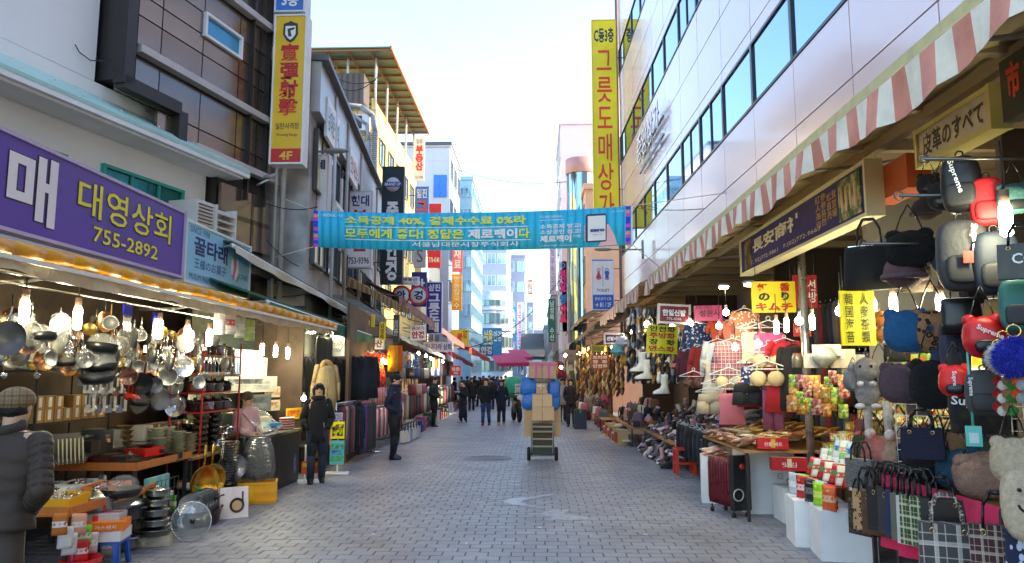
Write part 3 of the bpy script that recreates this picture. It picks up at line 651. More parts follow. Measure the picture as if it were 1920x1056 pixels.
bl = sign('light blue snack shop board with pink and white flower picture', (-4.82, 11.15, 3.45), R(90), 2.3, .82, '', [
    ('SINCE 1998', -.72, .33, .62, .09, '1d4f8a', .0), ('꿀타래', -.32, .12, 1.15, .27, '2a2a6c', .03), ('王様のお菓子', -.32, -.13, 1.1, .15, '23649c', .01),
    ('MUSLIM FRIENDLY FOOD SHOP', -.25, -.33, 1.5, .09, '1b3f70', .0), ('KKULTARAE', .83, -.12, .5, .08, '1b3f70', .0), ('02-755-1998', .85, -.33, .5, .08, '1b3f70', .0)], bgm=mat('8cc8ea', rough=.4, var=.1, sc=1), edge='dfe8ee')
fl = MB()
for k, (x, z, a_) in enumerate(((.45, .0, .3), (.55, .02, 0), (.65, 0, -.3), (.5, -.08, .15), (.6, -.08, -.15))): fl.m = k % 2; fl.ball((x, -.006, z), (.05, .012, .14), 8, 6)
fl.m = 2; fl.ball((.5, -.006, .2), (.04, .01, .1), 6, 5); fl.ball((.64, -.006, -.17), (.06, .01, .06), 6, 5)
fl.build('flower_picture', [plas('f4e8f2'), plas('c874b4'), plas('7aa23c')], bl)
# 3F box, tall yellow shooting range board, and the tall boards down the left row
csign('blue third floor box sign at the very top of the steel columns', 516, 572, -22, 20, 14, '2f6fc0', [('3층', 0, 0, .6, .62, 'f2f2f2', .03)], th_=.35, edge='d5d8dd')
ys = csign('tall yellow board with red brush characters, crest and red 4F foot', 511, 571, 30, 305, 14, 'f3b90e', [
    ('實彈射擊', .012, .058, .64, .5, '7a120e', .025, True), ('實彈射擊', -.01, .062, .62, .49, 'd9281c', .008, True, .004), ('실탄사격장', 0, -.255, .78, .045, '2b2318', .01), ('Shooting Range', 0, -.315, .68, .025, '3b2f18', .0)], th_=.3, edge='e6e4e0')
c_, w_, h_ = quadbox(511, 571, 30, 305, 14)
MB().box((0, -.004, -h_ / 2 + .14), (w_ - .01, .012, .28)).build('red_foot', paint('c92018'), ys); text(ys, '4F', 0, -h_ / 2 + .14, .26, .17, paint('f0b83a'), -.016, .03)
MB().prism([(-.14, .17), (-.05, .2), (0, .23), (.05, .2), (.14, .17), (.15, -.05), (.08, -.17), (0, -.22), (-.08, -.17), (-.15, -.05)], -.012, 0).build('crest', plas('26221f'), ys).location = (0, 0, h_ / 2 - .34)
MB().prism([(-.1, .12), (.1, .12), (.105, -.05), (.05, -.13), (0, -.17), (-.05, -.13), (-.105, -.05)], -.018, -.012).build('crest_face', plas('f2f0ea'), ys).location = (0, 0, h_ / 2 - .34)
MB().prism([(-.06, .06), (.08, .09), (.08, .05), (.0, .02), (.03, -.1), (-.04, -.1), (-.05, 0)], -.023, -.018).build('crest_mark', plas('3a2a28'), ys).location = (0, 0, h_ / 2 - .34)
csign('white upright board with navy and red letters beside the yellow one', 556, 614, 292, 448, 15.8, 'e9e6ec', [('이레', .05, .39, .72, .12, '26265e', .04), ('컨설팅', 0, .03, .36, .46, 'cf2034', .04, True), ('상가\n임대', -.2, -.32, .42, .16, '2b2b30', .01), ('722-7744', .0, -.44, .9, .06, '3b3b40', .01)], th_=.22, edge='c9c6cc')
csign('white upright board with red letters and number 753-9396', 652, 696, 360, 500, 20, 'e9e3ea', [('현대', 0, .38, .8, .15, '33316a', .03), ('부동산', 0, -.02, .7, .56, 'c9243c', .05, True), ('753-9396', 0, -.42, .9, .09, '2b2b30', .02)], th_=.22, edge='c3bfc9')
csign('pink upright letters board tucked behind the white boards', 610, 640, 335, 470, 18.5, 'eadbe2', [('마농상가', 0, -.1, .7, .7, 'c9507a', .03, True)], th_=.12)
dk = csign('dark navy upright board with white letters and round badge', 716, 755, 314, 531, 24, '10202c', [('중앙안경', 0, -.14, .62, .68, 'f4f4f4', .05, True)], th_=.25, edge='1a2c38')
MB().lathe([(.24, 0), (.24, .02), (0, .02)], 24, Matrix.Rotation(R(90), 4, 'X')).build('badge', plas('c9bcc4'), dk).location = (0, -.01, 1.35)
MB().box((0, -.04, 0), (.62, .02, .16), 0, 0).build('badge_band', plas('2c3f86'), dk).location = (0, 0, 1.35); text(dk, 'BRAND UP', 0, 1.35, .52, .1, WHITE, -.055, .02)
csign('small white board with orange letters near the canopy', 776, 796, 257, 339, 34, 'f0ecec', [('일등', 0, .4, .6, .1, '77706f', .01), ('부동산', 0, .02, .75, .58, 'e8442c', .06, True), ('732-9488', 0, -.42, .8, .06, '55504f', 0)])
csign('blue board with orange letters just above the street banner', 777, 804, 350, 440, 31, '5a78b4', [('일진', 0, .36, .75, .2, 'f2f2f2', .03), ('그릇', 0, -.05, .8, .5, 'ee5a3a', .05, True)])
csign('red board with white arrow beside the small grey board', 802, 827, 382, 502, 33, 'c92a30', [('주차장', 0, .2, .6, .3, 'f4f4f4', .03, True), ('←', 0, -.18, .8, .12, 'f4f4f4', .05), ('778-4540', 0, -.38, .8, .08, 'f4f4f4', .01)])
csign('small grey board with wavy mark left of the arrow board', 775, 799, 462, 502, 30, 'b9bcb8', [('S', 0, .05, .5, .6, '8a4a44', .0)])
csign('navy board with white eyewear letters behind the glasses sign', 771, 800, 510, 575, 28.5, '1c2f7c', [('안경', 0, -.05, .75, .7, 'eef2fa', .04, True)])
csign('deep purple upright board with white letters for dishes', 800, 828, 530, 625, 29, '38208e', [('삼진', 0, .4, .8, .14, 'f0eef8', .03), ('그릇도매', 0, -.1, .75, .76, 'f4f4fa', .05, True)], edge='d9d6ea')
csign('pink upright board below the street banner', 848, 868, 440, 510, 44, 'ee6a70', [('홍재료', 0, 0, .7, .8, 'fbf0ee', .03, True)])
csign('orange yellow noodle shop board under the pink one', 847, 866, 514, 582, 44, 'f6a21c', [('명동칼국수', 0, 0, .6, .9, 'fff3c0', .02, True)])
csign('yellow board with red round character over the lane', 845, 879, 618, 650, 40, 'e9c63a', [('왕', 0, 0, .3, .6, 'd9381c', .06), ('만두', .3, .2, .25, .5, '333028', .02, True)])
csign('bright blue eyewear board beside the curved building', 905, 941, 615, 666, 56, '1f86b8', [('서울\n안경', -.22, .0, .5, .85, 'f2ee6a', .03), ('안경', .27, .2, .4, .4, 'd9f0fa', .03)])
csign('second blue eyewear board lower at the awnings', 899, 925, 646, 668, 53, '1c6fae', [('안경', 0, 0, .8, .7, 'f2f2c8', .04)])
csign('small blue and yellow board farther along', 958, 968, 575, 640, 80, '2a8ac0', [('전화', 0, 0, .7, .7, 'f0f0a0', .03, True)])
csign('thin pink lettered board by the far blue one', 970, 979, 568, 648, 84, 'e6dbee', [('한국명동관', 0, 0, .7, .95, 'c050a0', .02, True)])
csign('tiny brown board high up by the far office block', 990, 999, 525, 552, 90, '9a5a50', [('명동', 0, 0, .8, .8, 'f2e6d0', .02, True)])
csign('small white realty board over the glasses sign', 752, 786, 519, 534, 25.5, 'ece9ee', [('부동산', 0, .15, .8, .45, '4a3b74', .03), ('754-5430', 0, -.32, .8, .2, '4a3b74', 0)])
rs = csign('white shop board with red brown letters over the red clothes', 678, 720, 634, 655, 19.5, 'ddd8d2', [('부동산', 0, 0, .86, .7, '7a1f1c', .04)])
csign('narrow yellow upright board above the realty board', 711, 722, 604, 638, 19, 'e8cf2a', [('남성복', 0, 0, .7, .9, '3a3420', .02, True)])
csign('purple and white scribbled shop board under the maroon awning', 793, 849, 641, 660, 30, 'e9e2f0', [('가나다라 상회', 0, 0, .9, .6, '7a4aa0', .03)])
csign('white eyewear board with red letters at the awning edge', 769, 798, 610, 638, 26, 'f0e9ea', [('안경', 0, -.15, .8, .5, 'c01f34', .05), ('돋보기', 0, .3, .8, .25, 'c01f34', .02)])
csign('dark grey box sign with white strokes on the left row', 737, 748, 590, 642, 22.5, '4b4a4c', [('川示', 0, 0, .7, .6, 'f4f4f4', .05, True)])
csign('small red board with round white letters in the far stall', 845, 864, 686, 704, 34, 'c9202c', [('옷옷', 0, .15, .8, .4, 'f6f0ee', .05), ('세일', 0, -.25, .5, .3, 'f6f0ee', .02)])
csign('yellow lit round shop board behind the corrugated valance', 645, 702, 590, 613, 18.6, 'd9c93c', [('남산', -.15, .05, .5, .6, '4f4a1c', .03)])
gls = thing('glasses_sign', 'pair of red rimmed white lens shaped boards reading eyewear', 'sign', at(769, 553, 25), 0)
for k, (px, s_) in enumerate(((753, '안'), (785, '경'))):
    q = at(px, 554, 25) - gls.location
    MB().lathe([(.29, 0), (.29, .06), (0, .06)], 28, Matrix.Translation(q) @ Matrix.Rotation(R(90), 4, 'X')).build('lens', paint('f0eef2'), gls)
    MB().torus(q + Vector((0, -.06, 0)), .3, .035, 28, 6).build('rim', paint('c9252c'), gls); text(gls, s_, q.x, q.z, .3, .32, paint('2a2a6a'), -.07, .05)
MB().box((0, -.02, .05), (.1, .05, .06)).build('bridge', paint('c9252c'), gls)
ps = csign('round white halal certificate card hanging at the awning end', 619, 646, 629, 668, 15, 'ece9e4', [('حلال', 0, .08, .5, .2, '26302c', .02), ('HALAL', 0, -.15, .4, .08, '26302c', .01)], th_=.02)
q = ps.children[0]; MB().torus((0, -.008, 0), .12, .006, 6, 4).build('emblem_ring', plas('26302c'), ps)
# right side boards
yb = csign('very tall yellow board with red letters on the corner of the arcade', 1112, 1157, 38, 425, 29.6, 'efd416', [('C동3층', 0, .425, .86, .075, '2b3a3c', .035), ('그릇도매상가', 0, -.06, .66, .82, 'd93a20', .012, True)], th_=.35, edge='dcc824')
tl = csign('white and blue toilet sign with figures under the banner', 1111, 1150, 487, 580, 28.5, 'e9ecf6', [('TOILET', 0, -.12, .62, .06, '55525f', .02), ('중앙상가 C동', 0, -.29, .8, .065, 'f4f6fb', .01, 0, .012), ('→ B1 / 2F', .0, -.41, .76, .09, 'f4f6fb', .02, 0, .012)], th_=.2, edge='d0d6e6')
c_, w_, h_ = quadbox(1111, 1150, 487, 580, 28.5)
MB().box((0, -.003, -h_ * .355), (w_ - .01, .012, h_ * .29)).box((0, -.003, h_ * .485), (w_ - .01, .012, .03)).build('blue_band', paint('2260c4'), tl)
for s_, col in ((-1, 'c0304a'), (1, '2a55b4')):
    x = s_ * w_ * .2; MB().torus((x, -.008, .56), .055, .012, 14, 5).torus((x, -.008, .25), .07, .012, 14, 5).build('figure', plas(col), tl)
    MB().prism([(x - .03, .5), (x + .03, .5), (x + (.11 if s_ < 0 else .05), .22), (x - (.11 if s_ < 0 else .05), .22)] if s_ < 0 else [(x - .1, .5), (x + .1, .5), (x + .04, .22), (x - .04, .22)], -.008, -.003).build('figure_body', plas(col), tl)
MB().box((0, -.006, .3), (.015, .008, .8)).build('divider', plas('333a55'), tl)
csign('pale upright board with pink green and blue bubble letters', 1048, 1063, 490, 622, 45, 'b9dbe6', [('복호', 0, .22, .85, .32, 'd02a9c', .08, True), ('영', 0, -.04, .85, .14, '1f7ad0', .08), ('아트', 0, -.24, .85, .26, 'd8367c', .08, True), ('○', 0, .44, .7, .08, '5a8ad0', .05)])
csign('dark green upright board with pale brush letters', 1028, 1042, 560, 642, 48, '1f6a5c', [('남성복 수선', 0, 0, .6, .92, 'd0f0e4', .02, True)])
csign('faint pink lettered strip on the pale pink building', 1030, 1043, 462, 552, 49, 'd9cfe2', [('남부한의원', 0, 0, .5, .95, 'a86a90', .01, True)])
def rsign(label, px0, px1, X, z0, z1, bgc, items, **k):
    Y1, Y0 = X * F / (px0 - VX), X * F / (px1 - VX); w_ = Y1 - Y0; h_ = z1 - z0
    return sign(label, (X, (Y0 + Y1) / 2, (z0 + z1) / 2), R(-90), w_, h_, bgc, [(it[0], it[1] * w_, it[2] * h_, it[3] * w_, it[4] * h_, *it[5:]) for it in items], **k)
nv = rsign('navy shop board with cream characters and statue photo at each end', 1392, 1630, 3.0, 3.2, 3.66, '', [('長安商社', -.13, .14, .46, .42, 'd9d2c4', .03), ('T.(02)772-9861   F.(02)772-9663', -.08, -.33, .62, .14, 'c9b9a0', .0), ('紅参\n人参\n海苔\n自然', .24, .05, .07, .75, 'c9a23c', .0), ('松茸\n直営\n売場', .31, .05, .06, .6, 'c9a23c', .0)], bgm=mat('24226a', rough=.7, var=.15), edge='cfc8a8', th_=.14)
MB().box((1.72, -.004, 0), (.5, .012, .4)).build('ginseng_photo', mat('2d5a34', kind='blotch', h2='b9a888', psc=9), nv)
for k in range(4): MB().loft([(1.56 + k * .1, -.01, -.12, .015, .008), (1.56 + k * .1, -.012, .02, .03, .012), (1.56 + k * .1, -.01, .12, .02, .008)], 6).build('root', mat('cdb795'), nv)
MB().box((-1.72, -.004, 0), (.3, .012, .4)).build('statue_photo', mat('3a3428', kind='blotch', h2='8a7448', psc=5), nv)
jp = rsign('cream leather goods board with black Japanese letters inside the stall', 1733, 1872, 3.1, 3.43, 3.68, '', [('皮革のすべて', 0, 0, .86, .72, '3a2f2e', .03)], bgm=paint('cdbfae'), edge='d6c77a', th_=.12)
rsign('black board with red character fragment at the top corner', 1895, 1985, 3.0, 3.35, 3.75, '1c1a1a', [('市', -.2, .1, .3, .6, 'd9382c', .04), ('場', .2, .1, .3, .6, 'd9382c', .04)])
rsign('orange box board next to the leather goods board', 1640, 1708, 3.15, 3.32, 3.62, 'b5502a', [], th_=.2)
csign('yellow Japanese kimchi board with red and black letters', 1410, 1491, 528, 586, 9.4, 'd9c010', [('紅', -.26, .3, .24, .28, 'a81c12', .04), ('の', -.22, .0, .26, .26, '14120f', .05), ('香', .26, .32, .24, .28, 'a81c12', .04), ('り', .26, .02, .18, .28, '14120f', .05), ('キムチ', 0, -.32, .84, .26, 'a81c12', .05)], th_=.02, name='hanging_sign')
csign('yellow card listing safety, kitchen and dance shoes in letters', 1213, 1270, 610, 663, 13.9, 'd8ce10', [('안전화', 0, .36, .84, .2, '14140f', .03), ('주방화', 0, .13, .84, .2, 'a81c12', .03), ('장   화', 0, -.1, .84, .2, '14140f', .03), ('댄스화', 0, -.34, .84, .2, 'a81c12', .03)], th_=.02, name='hanging_sign', tilt=.07)
csign('maroon framed board with white letters above the shoe stall', 1237, 1291, 574, 604, 13, '7a1c34', [('한일신발', 0, .08, .8, .4, 'f4eef0', .04), ('776-4046', 0, -.3, .5, .18, 'e9dfe0', .0)], edge='e4dcd0', th_=.08, tilt=.05)
csign('magenta board with dark letters over the hanging dresses', 1302, 1354, 573, 602, 11.6, 'b8326e', [('성원사', .05, 0, .75, .45, '2b1428', .02), ('특종 여름옷', -.15, .36, .6, .12, '3b1430', 0)], th_=.03, tilt=-.02)
csign('small purple framed board over the golden shoe stall', 1135, 1166, 627, 643, 18.5, '4a2448', [('신발시티', 0, 0, .8, .5, 'efe2ee', .03)], edge='d9c9d6')
csign('yellow green board at the far shoe stall', 1110, 1137, 647, 660, 21, 'b3a41c', [('남대문신발', 0, 0, .85, .5, '4a4620', .01)])
csign('red card with pale letters listing slippers and safety shoes', 1109, 1141, 665, 692, 17.5, 'b02c1c', [('조리화', 0, .3, .85, .25, 'f2d9b0', .03), ('장  화', 0, 0, .85, .25, 'f2d9b0', .03), ('안전화', 0, -.3, .85, .25, 'f2d9b0', .03)], th_=.02)
csign('red board with white repair letters in the food stall', 1488, 1532, 516, 577, 10.2, 'b01f2c', [('수선\n가방', .1, 0, .7, .7, 'ecdfe0', .02)], th_=.02, name='hanging_sign')
csign('small red card with white letters among the food stall bulbs', 1489, 1521, 606, 631, 10, 'c4342c', [('남영 속옷', 0, 0, .85, .4, 'f0e6e0', .02)], th_=.02, name='hanging_sign')
csign('yellow upright price banner behind the bear shaped bag', 1577, 1640, 545, 648, 6.5, 'ead91c', [('韓国海苔', -.25, 0, .25, .9, '4a4410', .01, True), ('人参茶類', .2, 0, .25, .9, '4a4410', .01, True)], th_=.02, name='hanging_sign')
csign('small yellow green board inside the kitchenware stall', 68, 126, 645, 683, 7.3, 'a0a81c', [('할인', 0, 0, .3, .4, '3a3f14', .02)], th_=.02)
# street lamps on wall arms
for lbl, p0, p1, Y in (('grey wall lamp on a long arm under the yellow 4F board', (583, 285), (642, 283), 15.5), ('grey wall lamp on a long arm beneath the banner end', (1205, 468), (1122, 468), 24)):
    a_, b_ = at(*p0, Y), at(*p1, Y); t = thing('wall_lamp', lbl, 'street lamp', a_); v = b_ - a_
    MB().tube((0, 0, 0), v, .025, 6).tube((0, 0, -.3), (0, 0, .3), .04, 6).build('arm', GREYM, t)
    MB().ball(v + Vector((math.copysign(.15, -v.x), 0, 0)), (.3, .12, .055), 12, 6).build('lamp_head', paint('8b8e8c'), t)
t = thing('security_camera', 'grey security camera under the yellow 4F board', 'camera', at(508, 333, 13.8)); MB().tube((-.12, 0, 0), (.1, -.05, .02), .045, 10).build('body', GREYM, t); MB().tube((-.3, .1, -.12), (-.05, 0, -.04), .02, 6).build('bracket', WHITE, t)
# street banner
bn = thing('street_banner', 'bright blue banner with yellow and white lettering strung across the street', 'banner', (0, 14, 0))
A, B = at(588, 395, 14), at(1186, 386, 14); A2, B2 = at(588, 463, 14), at(1186, 459, 14); nn = 40
def bpt(u, v):                                    # u 0..1 across, v 0..1 down
    sag = -.11 * 4 * u * (1 - u) + .08 * (u - .2 if u > .2 else 0) * 0
    p_ = A.lerp(B, u).lerp(A2.lerp(B2, u), v); return Vector((p_.x, .015 * math.sin(u * 9 + v * .5) , p_.z + sag * (.8 if v else .8)))
vb = MB(); BW = (B - A).length
for i in range(nn):
    vb.add([bpt(i / nn, 1) , bpt((i + 1) / nn, 1), bpt((i + 1) / nn, .5), bpt((i + 1) / nn, 0), bpt(i / nn, 0), bpt(i / nn, .5)], [(0, 1, 2, 5), (5, 2, 3, 4)], True)
me = vb.build('cloth', mat('14c0ff', rough=.6, var=.05, sc=1), bn)
me.modifiers.new('t', 'SOLIDIFY').thickness = .006
def btext(s_, u0, u1, v0, v1, col, bold=.03, key=''):
    """lettering laid on the curved cloth"""
    o = text(bn, s_, 0, 0, 1, 1, mat(col, rough=.6, var=0), 0, bold); m2 = o.data.copy(); o.data = m2; o.scale = (1, 1, 1)
    for v in m2.vertices:
        u = u0 + (u1 - u0) * (v.co.x + .5); vv = v1 + (v0 - v1) * (v.co.z + .5); p_ = bpt(u, vv); v.co = (p_.x, p_.y - .04, p_.z)
    o.location = (0, 0, 0)
    o.material_slots[0].link = 'OBJECT'; o.material_slots[0].material = mat(col, rough=.6, var=0)
def bu(px): return (px - 588) / 598
YL_ = 'e6ee3a'; WT = 'eaf2fa'
btext('소득공제 40%, 결제수수료 0%라', bu(648), bu(988), .11, .35, YL_, .03)
btext('모두에게 좋다! 정답은', bu(648), bu(872), .45, .71, YL_, .03); btext('제로페이', bu(880), bu(972), .45, .71, WT, .04); btext('다', bu(975), bu(995), .45, .71, YL_, .03)
btext('서울남대문시장주식회사', bu(775), bu(975), .79, .92, WT, .01)
btext('I · SEOUL · U', bu(598), bu(643), .08, .16, WT, .02)
btext('소득공제 받고!', bu(1014), bu(1090), .37, .49, WT, .02); btext('소상공인 돕고!', bu(1014), bu(1090), .51, .63, WT, .02)
btext('제로페이', bu(1014), bu(1072), .66, .84, WT, .04); btext('서울', bu(1075), bu(1090), .66, .74, WT, .0); btext('지금 바로 가입하세요', bu(1014), bu(1055), .14, .21, WT, .0); btext('서울시 신용 zeropay.or.kr', bu(1014), bu(1085), .9, .95, WT, .0); btext('서울 지금 지원', bu(1145), bu(1170), .1, .15, WT, 0)
def bquad(u0, u1, v0, v1, col, name, y=-.008, n_=1):
    q = MB()
    for i in range(n_):
        a, b = u0 + (u1 - u0) * i / n_, u0 + (u1 - u0) * (i + 1) / n_
        P = [bpt(a, v1), bpt(b, v1), bpt(b, v0), bpt(a, v0)]; q.quad(*[(p_.x, p_.y + y, p_.z) for p_ in P])
    q.build(name, mat(col, rough=.6, var=0) if isinstance(col, str) else col, bn)
bquad(bu(648), bu(993), .385, .405, WT, 'underline', n_=14); bquad(bu(648), bu(997), .735, .755, WT, 'underline', n_=14); bquad(bu(1014), bu(1058), .245, .26, WT, 'underline', n_=3)
for s_ in (0, 1):
    for k, c9 in enumerate(('1c3fd0', 'f09a7a', 'e040c8', '1c3fd0', '1c3fd0', 'e040c8', '2a3fd0', 'f09a7a', 'e040c8', '1c3fd0', 'd838c0')):
        u0 = .993 if s_ else 0; bquad(u0 - .014 * s_, u0 + .014 * (1 - s_), k / 11, (k + 1) / 11, c9, 'edge_block')
bquad(.996, 1, 0, 1, 'f0eef4', 'edge_tape')
# phone held by a hand, printed on the banner
def bpoly(pts, col, y, name):
    P = [bpt(bu(px), v) for px, v in pts]; MB().add([(p_.x, p_.y + y, p_.z) for p_ in P], [tuple(range(len(P)))[::-1]], False).build(name, mat(col, rough=.6, var=0), bn)
bpoly([(1122, .98), (1132, .8), (1136, .5), (1140, .42), (1144, .5), (1152, .7), (1158, .98)], 'e8b4b8', -.010, 'hand_print')
for k in range(4): bpoly([(1096, .42 + k * .11), (1104, .42 + k * .11), (1104, .5 + k * .11), (1097, .5 + k * .11)], 'e3a2a8', -.010, 'finger_print')
bpoly([(1101, .15), (1136, .15), (1138, .2), (1138, .84), (1136, .88), (1101, .88), (1099, .84), (1099, .2)], '2b3452', -.014, 'phone_print')
bpoly([(1103, .2), (1136, .2), (1136, .84), (1103, .84)], 'e9eaf6', -.018, 'phone_screen')
o = btext('zero', bu(1106), bu(1134), .55, .62, '1c2f7c', .06); btext('서울시청', bu(1111), bu(1129), .68, .71, '55608c', 0)
for o in bn.children:
    if o.name.startswith('lettering') and o.data.vertices and abs(o.data.vertices[0].co.x - bpt(bu(1120), .6).x) < .25: o.location.y = -.012
rp = MB()
for a, b in ((A, (-4.9, 14, A.z + .25)), (A2, (-5, 14, A2.z - .2)), (B, (4.0, 15, B.z + .5)), (B2, (2.4, 14.5, B2.z - .35))): rp.tube(Vector(a) - Vector((0, 14, 0)), Vector(b) - Vector((0, 14, 0)), .008, 5)
rp.build('rope', paint('d9d6d0'), bn)
# overhead cables
def cable(label, a, b, sag, r=.012):
    a, b = Vector(a), Vector(b); t = MB(); pts = [a.lerp(b, i / 16) + Vector((0, 0, -sag * 4 * (i / 16) * (1 - i / 16))) for i in range(17)]
    o = t.path(pts, r, 4).build('overhead_cable', CABLE); tag(o, label, 'cable')
cable('thin cable crossing the open sky above the banner', at(845, 313, 50), at(1072, 340, 40), .5, .02)
cable('black cable rising diagonally to the pale board', at(858, 655, 40), at(1050, 525, 45), .9, .025)
cable('cable crossing the lane below the banner', at(870, 618, 48), at(1000, 612, 60), .6, .02)
cable('cable strung along the grey facade to the banner', at(492, 378, 14), at(596, 388, 14), .1, .01)
cable('loose cable sagging over the snack shop awning', at(498, 448, 13.8), at(612, 500, 16), .25, .01)
cable('cable looping from the tiled building roof', at(590, 112, 29), at(705, 150, 29), .5, .02)
cable('second cable looping below the rooftop shed', at(596, 120, 29.2), at(712, 140, 29.2), .9, .02)
cable('thin cable running off the arcade corner', at(1165, 385, 27), at(1480, 370, 12), .2, .008)

# ================================================================ PEOPLE
SKIN = mat('d9a88a', rough=.55, var=.08, sc=6); HAIR = mat('17120f', rough=.5, var=.3, sc=40, bump=.5, bsc=120)
def limb(mb, pts, rs, n=9):
    for (a, b), (r1, r2) in zip(zip(pts, pts[1:]), zip(rs, rs[1:])):
        mb.tube(a, b, r1, n, r2); 
    for p_, r_ in zip(pts, rs): mb.ball(p_, r_ * 1.0, n, 6)
def person(label, x, y, rz, H=1.68, coat='1c1e26', hem=.5, legs='22242e', hair='bob', shoes='1a1a1c', arms='pocket', stride=.03, puff=0, detail=1, stripe=0, skirt=None, hat=None, mask=None, cm=None, z=0, lean=0, wide=1., scarf=None):
    t = thing('person', label, 'person', (x, y, z), rz); h = H
    V = lambda a, b, c_: Vector((a * h, b * h + lean * h * max(0, c_ - .5), c_ * h))
    ap = {'pocket': ((.15, .04, .64), (.105, -.035, .56)), 'down': ((.15, .02, .645), (.155, -.03, .5)), 'front': ((.14, 0, .645), (.06, -.13, .6)), 'hold': ((.14, .01, .65), (.09, -.12, .7))}[arms]
    leg = [(V(s * .052, 0, .5), V(s * .055, -.015 + s * stride * .4, .275), V(s * .06, s * stride + .01, .045)) for s in (-1, 1)]
    # one continuous body
    pts = [V(0, 0, .53), V(0, 0, .6), V(0, .005, .7), V(0, .005, .79), V(0, .0, .845), V(0, -.01, .875), V(0, -.012, .925), V(0, -.008, .97)]
    rad = [.07, .066, .072, .06, .033, .04, .05, .035]; E_ = [(i, i + 1) for i in range(7)]
    rad = [(r_ * h * (1.25 if i < 4 else 1), r_ * h) if i < 4 else (r_ * h, r_ * h * 1.12) for i, r_ in enumerate(rad)]
    for s, (hp, kn, an) in zip((-1, 1), leg):
        i0 = len(pts); pts += [hp - Vector((0, 0, .03 * h)), kn, an, an + Vector((0, -.07 * h, -.02 * h))]; rad += [(.045 * h,) * 2, (.032 * h,) * 2, (.022 * h,) * 2, (.02 * h,) * 2]
        E_ += [(0, i0), (i0, i0 + 1), (i0 + 1, i0 + 2), (i0 + 2, i0 + 3)]
        i0 = len(pts); el, wr = ap; el = V(s * el[0] * wide, el[1], el[2]); wr = V(s * wr[0] * wide, wr[1], wr[2])
        pts += [V(s * .095 * wide, .005, .805), el, wr, wr + ((wr - el).normalized() * .055 * h if arms != 'pocket' else Vector((-s * .03 * h, .03 * h, -.01 * h)))]; rad += [(.03 * h,) * 2, (.024 * h,) * 2, (.016 * h,) * 2, (.017 * h,) * 2]
        E_ += [(3, i0), (i0, i0 + 1), (i0 + 1, i0 + 2), (i0 + 2, i0 + 3)]
    skin('body', pts, E_, rad, SKIN, t, 1 if not detail else 2)
    # trousers
    tm = MB(); 
    for s, (hp, kn, an) in zip((-1, 1), leg): limb(tm, [hp, kn, an], [.062 * h, .044 * h, .036 * h])
    tm.loft([(0, 0, .47 * h, .1 * h, .07 * h), (0, 0, .56 * h, .095 * h, .066 * h)], 14)
    if not skirt: tm.jitter(.006 * h, 9, x).build('trousers', cloth(legs), t)
    if skirt:
        MB().loft([(0, 0, .12 * h, .125 * h, .1 * h), (0, 0, .3 * h, .11 * h, .085 * h), (0, 0, .55 * h, .09 * h, .065 * h)][::1], 20, -.06, 8).build('skirt', cloth(skirt), t)
        tm.build('tights', cloth(legs), t)
    if stripe:
        sm_ = MB()
        for off in (-.012, .012):
            for s in (1,): 
                hp, kn, an = leg[1]; o_ = lambda r_: Vector((r_ * h, off * h, 0))
                sm_.tube(hp + o_(.061), kn + o_(.0445), .005 * h, 5).tube(kn + o_(.0445), an + o_(.036), .005 * h, 5)
        sm_.build('side_stripe', WHITE, t)
    for s, (hp, kn, an) in zip((-1, 1), leg):
        a = Vector((an.x, an.y, 0)); MB().loft([(a.x, a.y - .03 * h, .003, .028 * h, .075 * h), (a.x, a.y - .03 * h, .02 * h, .03 * h, .077 * h), (a.x, a.y - .01 * h, .045 * h, .026 * h, .052 * h), (a.x, a.y + .01 * h, .075 * h, .026 * h, .03 * h)], 12).build('shoe', plas(shoes, rough=.4), t)
    # coat: torso, sleeves
    cmx = cm or cloth(coat); w_ = wide; g = MB(); Rn = []
    prof = [(hem - .0, .108 if hem < .5 else .1, .082), (.5 if hem < .49 else hem + .02, .1, .078), (.6, .093, .072), (.7, .105, .076), (.77, .115, .074), (.815, .1, .062), (.84, .055, .048), (.868, .043, .044)]
    if puff:
        zz = [prof[0][0] + (prof[-2][0] - prof[0][0]) * i / (puff * 4) for i in range(puff * 4 + 1)]
        for i, z_ in enumerate(zz):
            k = next((j for j in range(len(prof) - 1) if prof[j + 1][0] >= z_), len(prof) - 2); f = (z_ - prof[k][0]) / max(1e-6, prof[k + 1][0] - prof[k][0])
            b_ = 1.05 + .05 * abs(math.sin(math.pi * i / 4)) ** .5
            Rn.append((0, lean * h * max(0, z_ - .5), z_ * h, (prof[k][1] * (1 - f) + prof[k + 1][1] * f) * h * b_ * w_, (prof[k][2] * (1 - f) + prof[k + 1][2] * f) * h * b_ * 1.1))
    else: Rn = [(0, lean * h * max(0, z_ - .5), z_ * h, a * h * w_, b * h) for z_, a, b in prof]
    g.loft(Rn, 24, 0)
    for s in (-1, 1):
        el, wr = ap; P0 = V(s * .1 * w_, .005, .8); P1 = V(s * el[0] * w_, el[1], el[2]); P2 = V(s * wr[0], wr[1], wr[2])
        if puff:
            n_ = 6; ps = [P0.lerp(P1, i / n_) for i in range(n_)] + [P1.lerp(P2, i / n_) for i in range(n_ + 1)]
            limb(g, ps, [(.05 - .012 * i / len(ps)) * h * (1 + (.015 if i % 2 else -.015)) for i in range(len(ps))])
        else: limb(g, [P0, P1, P2], [.046 * h, .038 * h, .03 * h])
    g.jitter((.008 if puff else .01) * h, 5, y).jitter(.004 * h, 19, x).build('coat', cmx, t)
